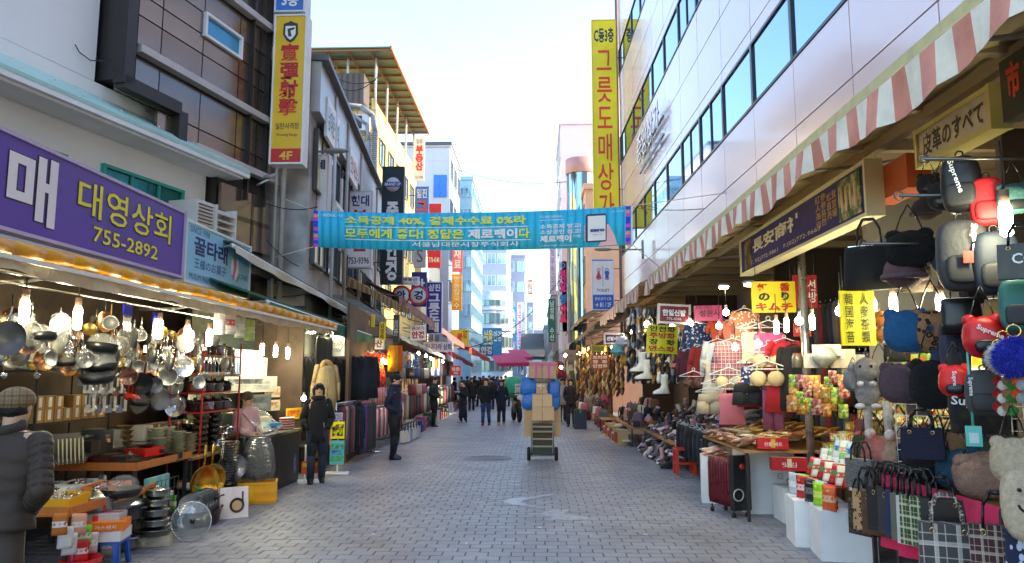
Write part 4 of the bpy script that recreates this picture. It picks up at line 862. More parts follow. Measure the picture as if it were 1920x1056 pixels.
    if arms != 'pocket':
        for s in (-1, 1):
            el, wr = ap; a, b = V(s * el[0], el[1], el[2]), V(s * wr[0], wr[1], wr[2]); d = (b - a).normalized(); hm = MB(); c_ = b + d * .04 * h
            hm.ball(c_, (.016 * h, .022 * h, .028 * h), 8, 6)
            for k in range(4): 
                q = c_ + Vector((0, (k - 1.5) * .011 * h, 0)) + d * .018 * h; q2 = q + d * (.022, .026, .025, .02)[k] * h; q3 = q2 + (d + Vector((-s * .7, 0, 0))).normalized() * .018 * h
                hm.tube(q, q2, .0052 * h, 6, .0048 * h).tube(q2, q3, .0048 * h, 6, .004 * h)
            q = c_ + Vector((0, -.02 * h, 0)); hm.tube(q, q + (d + Vector((0, -.9, 0))).normalized() * .032 * h, .006 * h, 6, .0045 * h); hm.build('hand', SKIN, t)
    hc = V(0, -.01, .932)
    if detail:
        f = MB(); f.ball(hc + Vector((0, -.06 * h, -.004 * h)), (.0085 * h, .013 * h, .012 * h), 8, 5)
        for s in (-1, 1): f.ball(hc + Vector((s * .05 * h, .0, -.003 * h)), (.007 * h, .012 * h, .018 * h), 8, 5)
        f.build('nose_and_ears', SKIN, t)
        for s in (-1, 1):
            MB().ball(hc + Vector((s * .02 * h, -.0495 * h, .007 * h)), (.0085 * h, .005 * h, .0042 * h), 8, 5).build('eye', plas('1d1614'), t)
            MB().ball(hc + Vector((s * .021 * h, -.05 * h, .018 * h)), (.012 * h, .004 * h, .002 * h), 8, 4).build('eyebrow', HAIR, t)
        MB().ball(hc + Vector((0, -.051 * h, -.024 * h)), (.014 * h, .006 * h, .0042 * h), 8, 5).build('mouth', mat('a8544c', rough=.5, var=0), t)
    if mask: MB().ball(hc + Vector((0, -.028 * h, -.018 * h)), (.045 * h, .035 * h, .03 * h), 10, 6).build('face_mask', cloth(mask), t)
    hb = MB()
    if hair in ('bob', 'long', 'short'):
        if hat: hb.ball(hc + Vector((0, .016 * h, -.004 * h)), (.054 * h, .05 * h, .045 * h), 14, 9)
        else: hb.ball(hc + Vector((0, .014 * h, .018 * h)), (.058 * h, .058 * h, .057 * h), 14, 9).ball(hc + Vector((0, -.03 * h, .05 * h)), (.046 * h, .024 * h, .016 * h), 10, 6)
        if hair != 'short':
            dz = -.02 if hair == 'bob' else -.05
            hb.loft([(0, .02 * h, hc.z + (dz - .03) * h, .05 * h, .036 * h), (0, .018 * h, hc.z + dz * h, .068 * h, .05 * h), (0, .014 * h, hc.z + .02 * h, .066 * h, .052 * h)], 14)
            for s in (-1, 1): hb.ball(hc + Vector((s * .05 * h, -.008 * h, (dz + .01) * h)), (.014 * h, .026 * h, .045 * h), 8, 6)
        hb.jitter(.005 * h, 18, x * 3).build('hair', HAIR if hair != 'brown' else HAIR, t)
    if hat:
        hm = MB()
        if hat[0] == 'beanie': hm.ball(hc + Vector((0, .008 * h, .022 * h)), (.062 * h, .064 * h, .06 * h), 14, 8).torus(hc + Vector((0, .006 * h, .008 * h)), .058 * h, .012 * h, 18, 6, Matrix.Rotation(R(90), 3, 'X'))
        else:
            hm.ball(hc + Vector((0, .008 * h, .024 * h)), (.064 * h, .068 * h, .052 * h), 16, 9)
            hm.loft([(0, -.065 * h, hc.z + .018 * h, .045 * h, .035 * h), (0, -.065 * h, hc.z + .024 * h, .045 * h, .035 * h)], 12)
        hm.build('cap' if hat[0] == 'cap' else 'beanie', cloth(hat[1], **(hat[2] if len(hat) > 2 else {})), t)
    if scarf: MB().torus(V(0, 0, .855), .05 * h, .024 * h, 16, 8, Matrix.Rotation(R(90), 3, 'X')).build('collar', cloth(scarf), t)
    return t
def G(px, py): q = gz(px, py); return q.x, q.y
x, y = G(592, 906); person('woman in long black padded coat and navy trousers standing by the poster stands', x, y, R(22), 1.6, '101114', .42, '1d2438', 'bob', '151517', 'pocket', .035, scarf='101114', wide=.96)
x, y = G(738, 861); person('man in navy jacket, cap and white striped track pants facing the stalls opposite', x, y, R(80), 1.76, '1a2038', .46, '14151c', 'short', '17171a', 'pocket', .02, hat=('cap', '14161c'), stripe=1, scarf='1a2038')
x, y = G(911, 797); person('man in open dark padded jacket and blue jeans walking toward us', x, y, R(-5), 1.62, '15181f', .47, '26416e', 'short', '5b2236', 'pocket', .07, 5)
x, y = G(940, 796); person('woman in long navy coat and tan boots walking toward us', x, y, R(6), 1.56, '141a2c', .3, '1d2030', 'long', 'b08a5c', 'pocket', .05)
x, y = G(868, 793); person('person in black padded jacket and long dark skirt with white mask', x, y, R(-55), 1.55, '1c1e22', .42, '22242c', 'short', 'c9c2bc', 'hold', .03, 6, skirt='1c2334', mask='e8e8ea', hat=('cap', '2a2b30'))
x, y = G(813, 800); person('person in dark green black jacket holding something beside the grey board', x, y, R(70), 1.66, '1c2422', .47, '1b1d24', 'short', '202226', 'front', .04)
x, y = G(1071, 800); person('person in black top standing at the golden shoe stall', x, y, R(-10), 1.6, '1a1a22', .45, '26262e', 'bob', '1a1a1c', 'pocket', .02)
x, y = G(1055, 790); person('person in pale tan coat half hidden behind the loaded cart', x, y, R(10), 1.6, 'b39a84', .38, '3a3432', 'short', '2a2422', 'down', .02)
q = ax(462, 790, -4.35); person('seller in knitted beanie and pink top behind the snack counter', q.x, q.y, R(60), 1.5, 'c9a0a4', .45, '30303a', None, '222222', 'front', .02, hat=('beanie', '4b4136', dict(kind='blotch', h2='6d5f48', psc=12)), detail=1, z=-.02)
crowd = [(852, 764, 'dark hooded jacket beside the small grey board', '24262c', '1e2028'), (884, 770, 'black coat with cream bag strap behind the walkers', '17181d', '26262c'), (899, 762, 'black jacket seen past the masked person', '1b1c22', '20222c'), (922, 768, 'charcoal coat between the two walkers', '23252a', '1c1e26'),
         (958, 762, 'tan jacket pushing behind the motorcycle', '9a7a5c', '25252c'), (933, 757, 'bright blue jacket deep in the lane', '2a4a9a', '1f2230'), (876, 757, 'grey hooded coat under the orange awning', '4a4c52', '1f2230'), (890, 752, 'black coat under the blue eyewear board', '141519', '1f2230'),
         (906, 750, 'burgundy coat in the far crowd', '7a1c2c', '1f2230'), (917, 746, 'olive green jacket in the far crowd', '5c6438', '22242c'), (948, 748, 'white scarfed black coat near the magenta awning', '1a1b20', '20222a'), (1000, 748, 'navy coat beyond the loaded cart', '1d2236', '1d1f2a'),
         (865, 750, 'pale beige coat in the far left lane', 'cdbfa8', '2a2c34'), (940, 744, 'red hooded jacket far down the lane', 'b8242c', '20222a'), (1012, 744, 'grey coat at the far end right of the lane', '5a5c62', '20222a'), (926, 742, 'tiny dark coat at the end of the lane', '16171c', '20222a')]
for i, (px, py, d_, c1, c2) in enumerate(crowd):
    x, y = G(px, py); person('passer-by in ' + d_, x, y, R((i * 67) % 120 - 60 + (180 if i % 3 == 0 else 0)), 1.58 + (i * 37 % 12) / 100, c1, .42 - (i % 3) * .04, c2, ('short', 'bob', 'long')[i % 3], '1b1b1e', ('pocket', 'down')[i % 2], .05, detail=0)
# nearest man, seen from behind, quilted brown jacket
TWEED = cloth('8d7552', kind='plaid', h2='54442e', psc=18)
mn = person('man in brown quilted jacket and tweed cap seen from behind at the kitchenware', -3.32, 4.62, R(172), 1.66, '4c423d', .49, '4f443c', 'short', '2a2422', 'pocket', .04, 6, 1, hat=('cap', '8d7552', dict(kind='plaid', h2='54442e', psc=18)), cm=mat('44342a', rough=.72, var=.3, sc=3, bump=.6, bsc=9), lean=-.12, wide=1.36)
t = MB().torus((0, .0, 0), .075, .035, 18, 8, Matrix.Rotation(R(75), 3, 'X')).build('hood_collar', cloth('3a352c'), mn); t.location = (0, -.04, 1.42)

# ================================================================ LOADED HAND TRUCK AND MOTORCYCLE
def carton(label, c_, d, rz=0, m=CARD, tape='d9b98c', name='cardboard_box', group=None, tilt=0, words=None, cat='box'):
    t = thing(name, label, cat, (c_[0], c_[1], c_[2]), rz, group)
    if tilt: t.rotation_euler = (tilt[0], tilt[1], rz)
    a, b, c9 = d
    MB().box((0, 0, c9 / 2), (a, b, c9)).build('carton', m, t)
    f = MB()
    for s in (-1, 1): f.box((0, s * b / 4, c9 + .004), (a - .01, b / 2 - .006, .006))
    f.build('flap', m, t)
    MB().box((0, 0, c9 + .009), (a + .004, .05, .002)).box((0, -b / 2 - .002, c9 - .05), (.05, .003, .1)).build('tape', plas(tape, rough=.3), t)
    if words: text(t, words[0], words[2] * a, c9 * words[3], a * words[4], c9 * words[5], mat(words[1], var=0), -b / 2 - .005, .01)
    return t
cx, cy = gz(1017, 860).x, 15.5
ht = thing('hand_truck', 'steel hand truck with two black tyres loaded high with boxes', 'hand truck', (cx, cy, 0))
f = MB(); 
for s in (-1, 1): f.tube((s * .22, .05, .1), (s * .22, -.18, .8), .016, 8).tube((s * .22, .05, .12), (s * .25, .1, .12), .015, 6)
f.torus((0, -.18, .8), .0, 0, 3, 3) if 0 else None
f.tube((-.2, -.185, .82), (.2, -.185, .82), .016, 8); f.tube((-.22, -.18, .8), (-.2, -.185, .82), .016, 6).tube((.22, -.18, .8), (.2, -.185, .82), .016, 6)
f.build('frame', paint('8e8a80', rough=.35), ht)
for k, z_ in enumerate((.3, .45, .6, .7)): MB().box((0, .02 - z_ * .27, z_), (.42, .015, .035)).build('cross_bar', paint('8e8a80', rough=.35), ht)
MB().box((0, .22, .1), (.46, .45, .02)).build('toe_plate', GREYM, ht)
for s in (-1, 1):
    w_ = MB().torus((s * .28, .06, .14), .105, .038, 22, 10, Matrix.Rotation(R(90), 3, 'Z')).build('wheel', mat('17171a', rough=.8), ht); MB().tube((s * .28 - .03, .06, .14), (s * .28 + .03, .06, .14), .06, 12).build('rim', GREYM, w_)
MB().tube((-.3, .06, .14), (.3, .06, .14), .014, 6).build('axle', DARK, ht)
MB().box((0, .14, .24), (.4, .26, .22)).build('crate_basket', plas('1d2420'), ht); MB().slab((-.2, .0, .34), (.2, .0, .34), (.2, -.1, .76), (-.2, -.1, .76), (0, .02, 0)).build('back_board', mat('5a4630', rough=.7), ht)
zb = 0
def Z15(py, Y=15.5): return at(1017, py, Y).z
carton('wide kraft carton at the bottom of the hand truck load', (cx + .0, cy + .38, .48), (.76, .5, .6), 0, mat('c8a377', rough=.8, var=.1, sc=2))
carton('dark topped kraft carton strapped in front on the hand truck', (cx + .01, cy + .02, .83), (.44, .3, .26), R(2), mat('d4ae84', rough=.8, var=.1, sc=2))
carton('square pale kraft carton above the strapped one', (cx + .0, cy + .02, 1.1), (.4, .32, .24), R(-1), mat('d9b48a', rough=.8, var=.1, sc=2))
carton('small white topped carton tucked between the blue sacks', (cx - .02, cy - .02, 1.36), (.2, .22, .2), 0, mat('c99f78', rough=.8), words=('명동', 'e8e8ea', 0, .8, .8, .25))
carton('carton banded with pink tape crowning the hand truck load', (cx + .0, cy + .1, 1.68), (.55, .45, .32), R(3), mat('c29a7c', rough=.8, var=.2), 'd979a8', tilt=(.05, .03))
pt = [o for o in bpy.data.objects if o.get('label') == 'carton banded with pink tape crowning the hand truck load'][0]
for x_ in (-.14, .12): MB().box((x_, -.228, .16), (.05, .004, .32)).box((x_, 0, .332), (.05, .45, .004)).build('pink_tape', plas('d65a9a'), pt)
MB().box((0, -.229, .28), (.55, .004, .04)).build('pink_tape', plas('d65a9a'), pt)
BLU = mat('1c6ec4', rough=.35, var=.2, sc=4, bump=.8, bsc=12)
for lbl, x_, z_, rx, rz_ in (('upper blue plastic sack bulging left of the stacked cartons', -.24, 1.5, .22, .2), ('lower blue plastic sack left of the stacked cartons', -.22, 1.2, .2, .17), ('upper blue plastic sack rising right of the small carton', .24, 1.46, .14, .18), ('lower blue plastic sack right of the stacked cartons', .24, 1.2, .14, .15)):
    t = MB().ball((0, 0, 0), (rx, .24, rz_), 16, 10, .35).jitter(.06, 5, x_ * 9).build('sack', BLU, None, (cx + x_, cy + .28, z_)); tag(t, lbl, 'sack')
t = MB().lathe([(.0, 0), (.2, 0), (.24, .1), (.22, .11), (0, .12)], 18).build('tray', plas('8e8f94')); t.location = (cx + .02, cy + .2, 1.57); tag(t, 'grey plastic tray wedged under the pink banded carton', 'tray')
t = MB().tube((0, -.24, .8), (0, -.16, 1.98), .004, 4).build('strap', plas('8a6a60')); t.location = (cx + .0, cy, 0); tag(t, 'thin cord tied down the front of the hand truck load', 'cord')
mb_ = thing('motorcycle', 'parked motorcycle behind the cart carrying a green sack', 'motorcycle', (gz(972, 783).x, 28.2, 0), R(12))
for s, y_ in (('', -.55), ('', .6)):
    w_ = MB().torus((0, y_, .3), .24, .06, 22, 8, Matrix.Rotation(R(90), 3, 'Z')).build('wheel', mat('17171a', rough=.8), mb_); sp = MB()
    for k in range(5): sp.tube((0, y_, .3), (0, y_ + .22 * math.cos(k * 1.257), .3 + .22 * math.sin(k * 1.257)), .012, 5)
    sp.build('spoke', GREYM, w_)
MB().loft([(0, .0, .35, .12, .35), (0, 0, .6, .16, .5), (0, .05, .8, .14, .45)], 14).build('engine_body', plas('1b1c20'), mb_)
MB().box((0, .25, .84), (.26, .6, .1)).build('seat', plas('121214'), mb_); MB().tube((-.32, -.4, 1.05), (.32, -.4, 1.05), .015).tube((0, -.55, .3), (0, -.38, 1.03), .03).build('handlebar', DARK, mb_)
MB().ball((0, -.5, .9), (.09, .06, .09), 10, 6).build('headlight', plas('d9dcdf'), mb_)
t = MB().ball((0, 0, 0), (.36, .35, .4), 16, 10, .75).jitter(.04, 5).build('sack', mat('2aa67c', rough=.6, var=.15, bump=.4, bsc=9), None, (gz(966, 783).x, 28.3, 1.28)); tag(t, 'green woven sack strapped on the motorcycle', 'sack')
for k in range(2): carton(['lower', 'upper'][k] + ' white lettered packet bundle tied to the green sack', (gz(975, 783).x, 27.9, .98 + k * .22), (.24, .2, .19), R(8), paper('d9dbdd'), words=('明洞', '55585c', 0, .5, .8, .5))
b_ = csign('small grey white board standing at the clothes stall kerb', 841, 849, 755, 775, 27, 'd5d5d8', [('주차금지', 0, 0, .5, .8, '3a3a44', .0, True)], th_=.1)

# ================================================================ KINDS OF GOODS
K = {}
def fuzz(mb, n_, ln, wd=.0035, sd=1):              # short fur standing out of the surface
    q = random.Random(sd); fs = [f for f in mb.f if len(f) >= 3]; vs = [Vector(p) for p in mb.v]; P, F_ = [], []
    ar = [((vs[f[1]] - vs[f[0]]).cross(vs[f[2]] - vs[f[0]])).length + 1e-9 for f in fs]
    for f in q.choices(fs, ar, k=n_):
        a_, b_ = q.random(), q.random(); c_ = (vs[f[0]] * (1 - a_) + vs[f[1]] * a_) * (1 - b_) + (vs[f[-1]] * (1 - a_) + vs[f[2]] * a_) * b_; nn_ = (vs[f[1]] - vs[f[0]]).cross(vs[f[2]] - vs[f[0]])
        if nn_.length < 1e-9: continue
        d = (nn_.normalized() + .55 * Vector((q.uniform(-1, 1), q.uniform(-1, 1), q.uniform(-1.4, .6)))).normalized(); s_ = d.cross(Vector((q.uniform(-1, 1), q.uniform(-1, 1), q.uniform(-1, 1)))).normalized() * wd
        k = len(P); P += [c_ - s_ - d * .002, c_ + s_ - d * .002, c_ + d * ln * q.uniform(.6, 1.2)]; F_.append((k, k + 1, k + 2))
    return mb.add(P, F_, True)
def kind(k, cat, *parts): K[k] = (cat, parts)
def item(k, label, loc, rz=0, s=1, m=None, group=None, rot=None, pm=None, name=None):
    cat, parts = K[k]; root = None
    for i, (nm, me, dm) in enumerate(parts):
        o = ob(name if (name and i == 0) else nm, me, root if i else None)
        mm = (m if i == 0 else None) or (pm or {}).get(nm) or dm
        if me.materials: o.material_slots[0].link = 'OBJECT'; o.material_slots[0].material = mm
        if i == 0: root = o
    root.location = loc; root.rotation_euler = rot or (0, 0, rz); root.scale = (s,) * 3 if not hasattr(s, '__len__') else s
    return tag(root, label, cat, group)
def ms(mb, name): 
    me = mb.mesh(name); me.materials.append(None); return me
RX = Matrix.Rotation(R(90), 4, 'X'); RX3 = Matrix.Rotation(R(90), 3, 'X')
BAGM = MB().ball((0, -.01, .02), (.165, .07, .2), 14, 9).jitter(.03, 9); BAGM = ms(BAGM, 'plastic_bag')
kind('pot', 'cooking pot', ('pot', ms(MB().lathe([(0, 0), (.13, 0), (.15, .02), (.15, .12), (.165, .125), (.165, .135), (.145, .135)], 20), 'pot'), STEEL),
     ('lid', ms(MB().lathe([(.16, .137), (.12, .165), (.03, .178), (.02, .19), (.035, .2), (.03, .21), (0, .21)], 20), 'lid'), STEEL),
     ('handle', ms(MB().torus((.165, 0, .1), .03, .008, 10, 5, RX3, -1.57, 1.57), 'handle'), DARK), ('handle', ms(MB().torus((-.165, 0, .1), .03, .008, 10, 5, RX3, 1.57, 4.71), 'handle'), DARK))
kind('stewpot', 'clay pot', ('clay_pot', ms(MB().lathe([(0, 0), (.07, 0), (.1, .03), (.105, .06), (.095, .08), (.1, .085), (.1, .09), (.08, .088), (.03, .1), (.015, .112), (0, .114)], 18), 'clay_pot'), BLACK))
kind('bowl', 'bowl', ('bowl', ms(MB().lathe([(.045, 0), (.045, .01), (.08, .03), (.1, .06), (.104, .062), (.096, .058), (.07, .03), (0, .02)], 18), 'bowl'), WHITE))
kind('pan', 'frying pan', ('pan', ms(MB().lathe([(0, .0), (.12, 0), (.15, .045), (.155, .045), (.125, -.006), (0, -.006)], 22, RX), 'pan'), BLACK),
     ('handle', ms(MB().tube((0, -.02, .14), (0, -.03, .34), .012, 7, .016), 'handle'), BLACK))
kind('wokbag', 'frying pan', ('wrapped_pan', ms(MB().lathe([(0, .0), (.15, 0), (.2, .08), (.205, .08), (.155, -.008), (0, -.008)], 22), 'pan'), BLACK), ('plastic_bag', BAGM, FILM))
kind('panbag', 'frying pan', ('wrapped_pan', ms(MB().lathe([(0, .0), (.12, 0), (.16, .06), (.165, .06), (.125, -.006), (0, -.006)], 20, RX), 'pan'), STEEL), ('handle', ms(MB().tube((0, -.02, .14), (0, -.03, .3), .01, 7), 'handle'), STEEL), ('plastic_bag', BAGM, FILM))
kind('sieve', 'sieve', ('sieve_bowl', ms(MB().lathe([(0, -.07), (.05, -.062), (.09, -.035), (.11, 0), (.105, 0), (.085, -.03)], 18, RX), 'sieve'), mat('a9aaa8', rough=.5, metal=.8, var=.3, sc=60)), ('rim', ms(MB().torus((0, 0, 0), .11, .007, 24, 6), 'rim'), STEEL), ('handle', ms(MB().tube((0, 0, .11), (0, 0, .3), .01, 6), 'handle'), WOOD))
wk = MB().tube((0, 0, 0), (0, 0, .14), .01, 7)
for a in range(6):
    c_, s_ = math.cos(a * 1.047) * .045, math.sin(a * 1.047) * .045
    wk.path([(0, 0, 0), (c_ * .8, s_ * .8, -.06), (c_, s_, -.13), (c_ * .6, s_ * .6, -.18), (0, 0, -.2)], .003, 4)
kind('whisk', 'whisk', ('whisk', ms(wk, 'whisk'), STEEL))
kind('ladle', 'ladle', ('ladle_bowl', ms(MB().ball((0, 0, -.22), (.045, .03, .04), 12, 6), 'ladle_bowl'), STEEL), ('handle', ms(MB().tube((0, 0, -.19), (0, 0, .05), .008, 6), 'handle'), STEEL))
kind('turner', 'spatula', ('blade', ms(MB().prism([(-.045, -.28), (.045, -.28), (.035, -.17), (-.035, -.17)], -.003, .003), 'blade'), STEEL), ('handle', ms(MB().tube((0, 0, -.17), (0, 0, .05), .009, 6), 'handle'), BLACK))
K['turner'] = ('spatula', (('spatula', K['turner'][1][0][1], STEEL), K['turner'][1][1]))
kind('card', 'packaged utensil', ('backing_card', ms(MB().prism([(-.05, -.26), (.05, -.26), (.05, .0), (.015, .03), (-.015, .03), (-.05, .0)], -.002, .002), 'card'), paper('dcdad6')),
     ('tool', ms(MB().tube((0, -.012, -.22), (0, -.012, -.08), .012, 6).tube((0, -.012, -.08), (0, -.012, -.02), .006, 6), 'tool'), DSTEEL), ('header', ms(MB().box((0, -.004, -.025), (.098, .003, .04)), 'header'), plas('3a3a42')))
kind('lidx', 'pot lid', ('glass_lid', ms(MB().lathe([(.2, 0), (.19, .02), (.1, .045), (.0, .05)], 24, RX), 'glass_lid'), mat('aab2b4', rough=.1, metal=.3, alpha=.45)), ('rim', ms(MB().torus((0, 0, 0), .2, .008, 28, 6), 'rim'), STEEL), ('knob', ms(MB().ball((0, -.06, 0), .025, 8, 6), 'knob'), BLACK))
kind('tube_bulb', 'light bulb', ('light_bulb', ms(MB().loft([(0, 0, -.16, .014, .014), (0, 0, -.15, .026, .026), (0, 0, -.03, .028, .028), (0, 0, 0, .018, .018)], 10), 'glass'), BULB), ('socket', ms(MB().tube((0, 0, .0), (0, 0, .06), .022, 8), 'socket'), mat('8b6f5c')), ('cord', ms(MB().tube((0, 0, .06), (0, 0, .3), .005, 4), 'cord'), CABLE))
kind('round_bulb', 'light bulb', ('light_bulb', ms(MB().ball((0, 0, -.045), .045, 12, 8), 'glass'), BULB), ('socket', ms(MB().tube((0, 0, -.01), (0, 0, .06), .02, 8), 'socket'), mat('8b8b8c')), ('cord', ms(MB().tube((0, 0, .06), (0, 0, .3), .005, 4), 'cord'), CABLE))
kind('spot', 'ceiling light', ('lamp_disc', ms(MB().lathe([(.0, -.03), (.06, -.03), (.07, .0), (0, 0)], 14), 'disc'), BULB), ('housing', ms(MB().lathe([(.072, -.005), (.08, .03), (0, .03)], 14), 'housing'), GREYM))
def packet(w_=.16, h_=.22, d_=.04):
    b = MB(); n_ = 6; P = []
    for k in range(7):
        v = k / 6; e = math.sin(math.pi * min(1, max(0, v))) ** .5
        for i in range(8):
            t = 6.2832 * i / 8; P.append((w_ / 2 * math.cos(t), d_ / 2 * e * math.sin(t) + .001 * math.sin(t), h_ * (v - .5)))
    b.add(P, [(k * 8 + i, k * 8 + (i + 1) % 8, (k + 1) * 8 + (i + 1) % 8, (k + 1) * 8 + i) for k in range(6) for i in range(8)] + [tuple(range(8))[::-1], tuple(range(48, 56))], True)
    return b.jitter(.006, 22)
kind('packet', 'snack packet', ('food_packet', ms(packet(), 'packet'), paper('d9a23c')), ('print_band', ms(MB().loft([(0, 0, -.03, .078, .0215), (0, 0, .03, .078, .0215)], 10, cap=False), 'band'), paper('d9c9a8')))
kind('tinbox', 'box of food', ('food_box', ms(MB().box((0, 0, .06), (.16, .1, .12)), 'box'), paper('d9b93c')), ('front_print', ms(MB().box((0, -.051, .06), (.12, .002, .08)), 'print'), paper('b94a2c')), ('side_print', ms(MB().box((-.081, 0, .06), (.002, .07, .07)), 'print'), paper('e9e3d0')))
kind('jar', 'jar', ('glass_jar', ms(MB().lathe([(0, 0), (.07, 0), (.08, .02), (.08, .16), (.06, .19), (.055, .2)], 16), 'jar'), mat('a8a48a', rough=.2, alpha=.6)), ('filling', ms(MB().lathe([(0, .01), (.065, .01), (.068, .13), (0, .13)], 12), 'filling'), mat('8f7844', kind='blotch', h2='54431f', psc=20)), ('lid', ms(MB().lathe([(.062, .19), (.062, .22), (0, .22)], 14), 'lid'), plas('c9c23c')))
# garments: flattened tubes with folds, hung on a hanger (origin at the hanger hook)
HNG = ms(MB().torus((0, 0, -.02), .02, .004, 10, 4).tube((0, 0, -.04), (-.2, 0, -.11), .006, 5).tube((0, 0, -.04), (.2, 0, -.11), .006, 5).tube((-.2, 0, -.115), (.2, 0, -.115), .005, 5), 'hanger')
def garm(rings, sleeves=None, fold=.12, fn=5, seed=1, holes=None):
    b = MB().loft([(0, 0, z, rx, ry) for z, rx, ry in rings], 26, fold, fn, seed)
    if sleeves:
        for s in (-1, 1): limb(b, [(s * .17, 0, -.13), (s * (.21 + sleeves * .05), 0, -.13 - sleeves * .5), (s * (.22 + sleeves * .07), .01, -.13 - sleeves)], [.055, .045, .035], 9)
    return b.jitter(.012, 6, seed)
kind('shirt', 'blouse', ('blouse', ms(garm([(-.7, .22, .035), (-.5, .2, .045), (-.25, .19, .05), (-.14, .19, .045), (-.09, .07, .04)][::1], .45), 'blouse'), cloth('d9d9d9')), ('hanger', HNG, WHITE))
kind('dress', 'dress', ('dress', ms(garm([(-1.05, .3, .08), (-.7, .24, .06), (-.42, .15, .045), (-.25, .18, .05), (-.13, .15, .04), (-.09, .06, .03)], .16, .2, 7, 2), 'dress'), cloth('d9d9d9')), ('hanger', HNG, WHITE))
kind('camisole', 'camisole', ('camisole', ms(garm([(-.55, .16, .035), (-.4, .14, .04), (-.22, .15, .05), (-.17, .13, .03)], None, .1, 6, 3).tube((-.1, 0, -.18), (-.06, 0, -.07), .008, 5).tube((.1, 0, -.18), (.06, 0, -.07), .008, 5), 'camisole'), cloth('d9d9d9')), ('hanger', HNG, WHITE))
kind('bra', 'bra', ('bra', ms(MB().ball((-.075, -.02, -.2), (.075, .05, .07), 10, 6).ball((.075, -.02, -.2), (.075, .05, .07), 10, 6).box((0, .01, -.24), (.3, .02, .04)).tube((-.1, 0, -.16), (-.08, 0, -.08), .006, 5).tube((.1, 0, -.16), (.08, 0, -.08), .006, 5), 'bra'), cloth('d9c9a8')), ('hanger', HNG, WHITE))
kind('shorts', 'shorts', ('shorts', ms(MB().loft([(-.0, 0, -.14, .16, .04), (0, 0, -.26, .18, .05)][::-1], 18).loft([(-.1, 0, -.42, .1, .05), (-.09, 0, -.25, .09, .05)], 12).loft([(.1, 0, -.42, .1, .05), (.09, 0, -.25, .09, .05)], 12).jitter(.01, 8), 'shorts'), cloth('1c1c20')), ('hanger', HNG, WHITE))
kind('trousers', 'trousers', ('trousers', ms(MB().loft([(0, 0, -.3, .17, .05), (0, 0, -.12, .14, .04)], 18).loft([(-.1, 0, -1.0, .1, .06), (-.09, 0, -.28, .085, .05)], 14, .15, 4).loft([(.1, 0, -1.0, .1, .06), (.09, 0, -.28, .085, .05)], 14, .15, 4, 2).jitter(.012, 6), 'trousers'), cloth('8a4a6a')), ('hanger', HNG, WHITE))
kind('coat', 'coat', ('coat', ms(garm([(-1.0, .25, .09), (-.7, .22, .09), (-.4, .2, .08), (-.2, .2, .075), (-.12, .15, .06), (-.07, .07, .05)], .6, .06, 5, 4), 'coat'), cloth('1c2030')), ('hanger', HNG, BLACK), ('lapel', ms(MB().prism([(-.07, -.1), (.0, -.42), (.012, -.42), (-.02, -.1)], -.098, -.085).prism([(.07, -.1), (.0, -.42), (.012, -.42), (.02, -.1)], -.1, -.087), 'lapel'), cloth('14161f')))
hd = MB().torus((0, -.02, -.12), .09, .05, 18, 8)
kind('parka', 'coat', ('parka', ms(garm([(-.95, .25, .1), (-.6, .22, .1), (-.35, .21, .1), (-.18, .19, .09), (-.1, .1, .07)], .6, .05, 5, 5), 'parka'), cloth('a08a64')), ('fur_hood', ms(hd.jitter(.012, 20), 'fur_hood'), fur('a98a5c')), ('zip', ms(MB().box((0, -.1, -.5), (.012, .01, .75)), 'zip'), STEEL))
kind('rackwear', 'jacket', ('hanging_jacket', ms(garm([(-.78, .035, .2), (-.5, .04, .21), (-.2, .04, .21), (-.12, .035, .17), (-.06, .025, .07)], None, .1, 4, 6), 'jacket'), cloth('1c2030')), ('hanger', ms(MB().torus((0, 0, -.02), .02, .004, 10, 4, Matrix.Rotation(R(90), 3, 'Z')).tube((0, -.18, -.1), (0, .18, -.1), .006, 5), 'hanger'), STEEL))
kind('rackpants', 'trousers', ('folded_trousers', ms(MB().loft([(0, 0, -.62, .022, .14), (0, 0, -.3, .024, .13), (0, 0, -.04, .018, .11)], 16, .08, 4).jitter(.008, 9), 'trousers'), cloth('d9a0b0')), ('hanger', ms(MB().torus((0, 0, -.02), .02, .004, 10, 4, Matrix.Rotation(R(90), 3, 'Z')).tube((0, -.11, -.05), (0, .11, -.05), .006, 5), 'hanger'), STEEL))
kind('fold', 'folded garment', ('folded_garment', ms(MB().ball((0, 0, .025), (.15, .11, .027), 14, 7, .5).jitter(.012, 9), 'fold'), cloth('8a8a8c')))
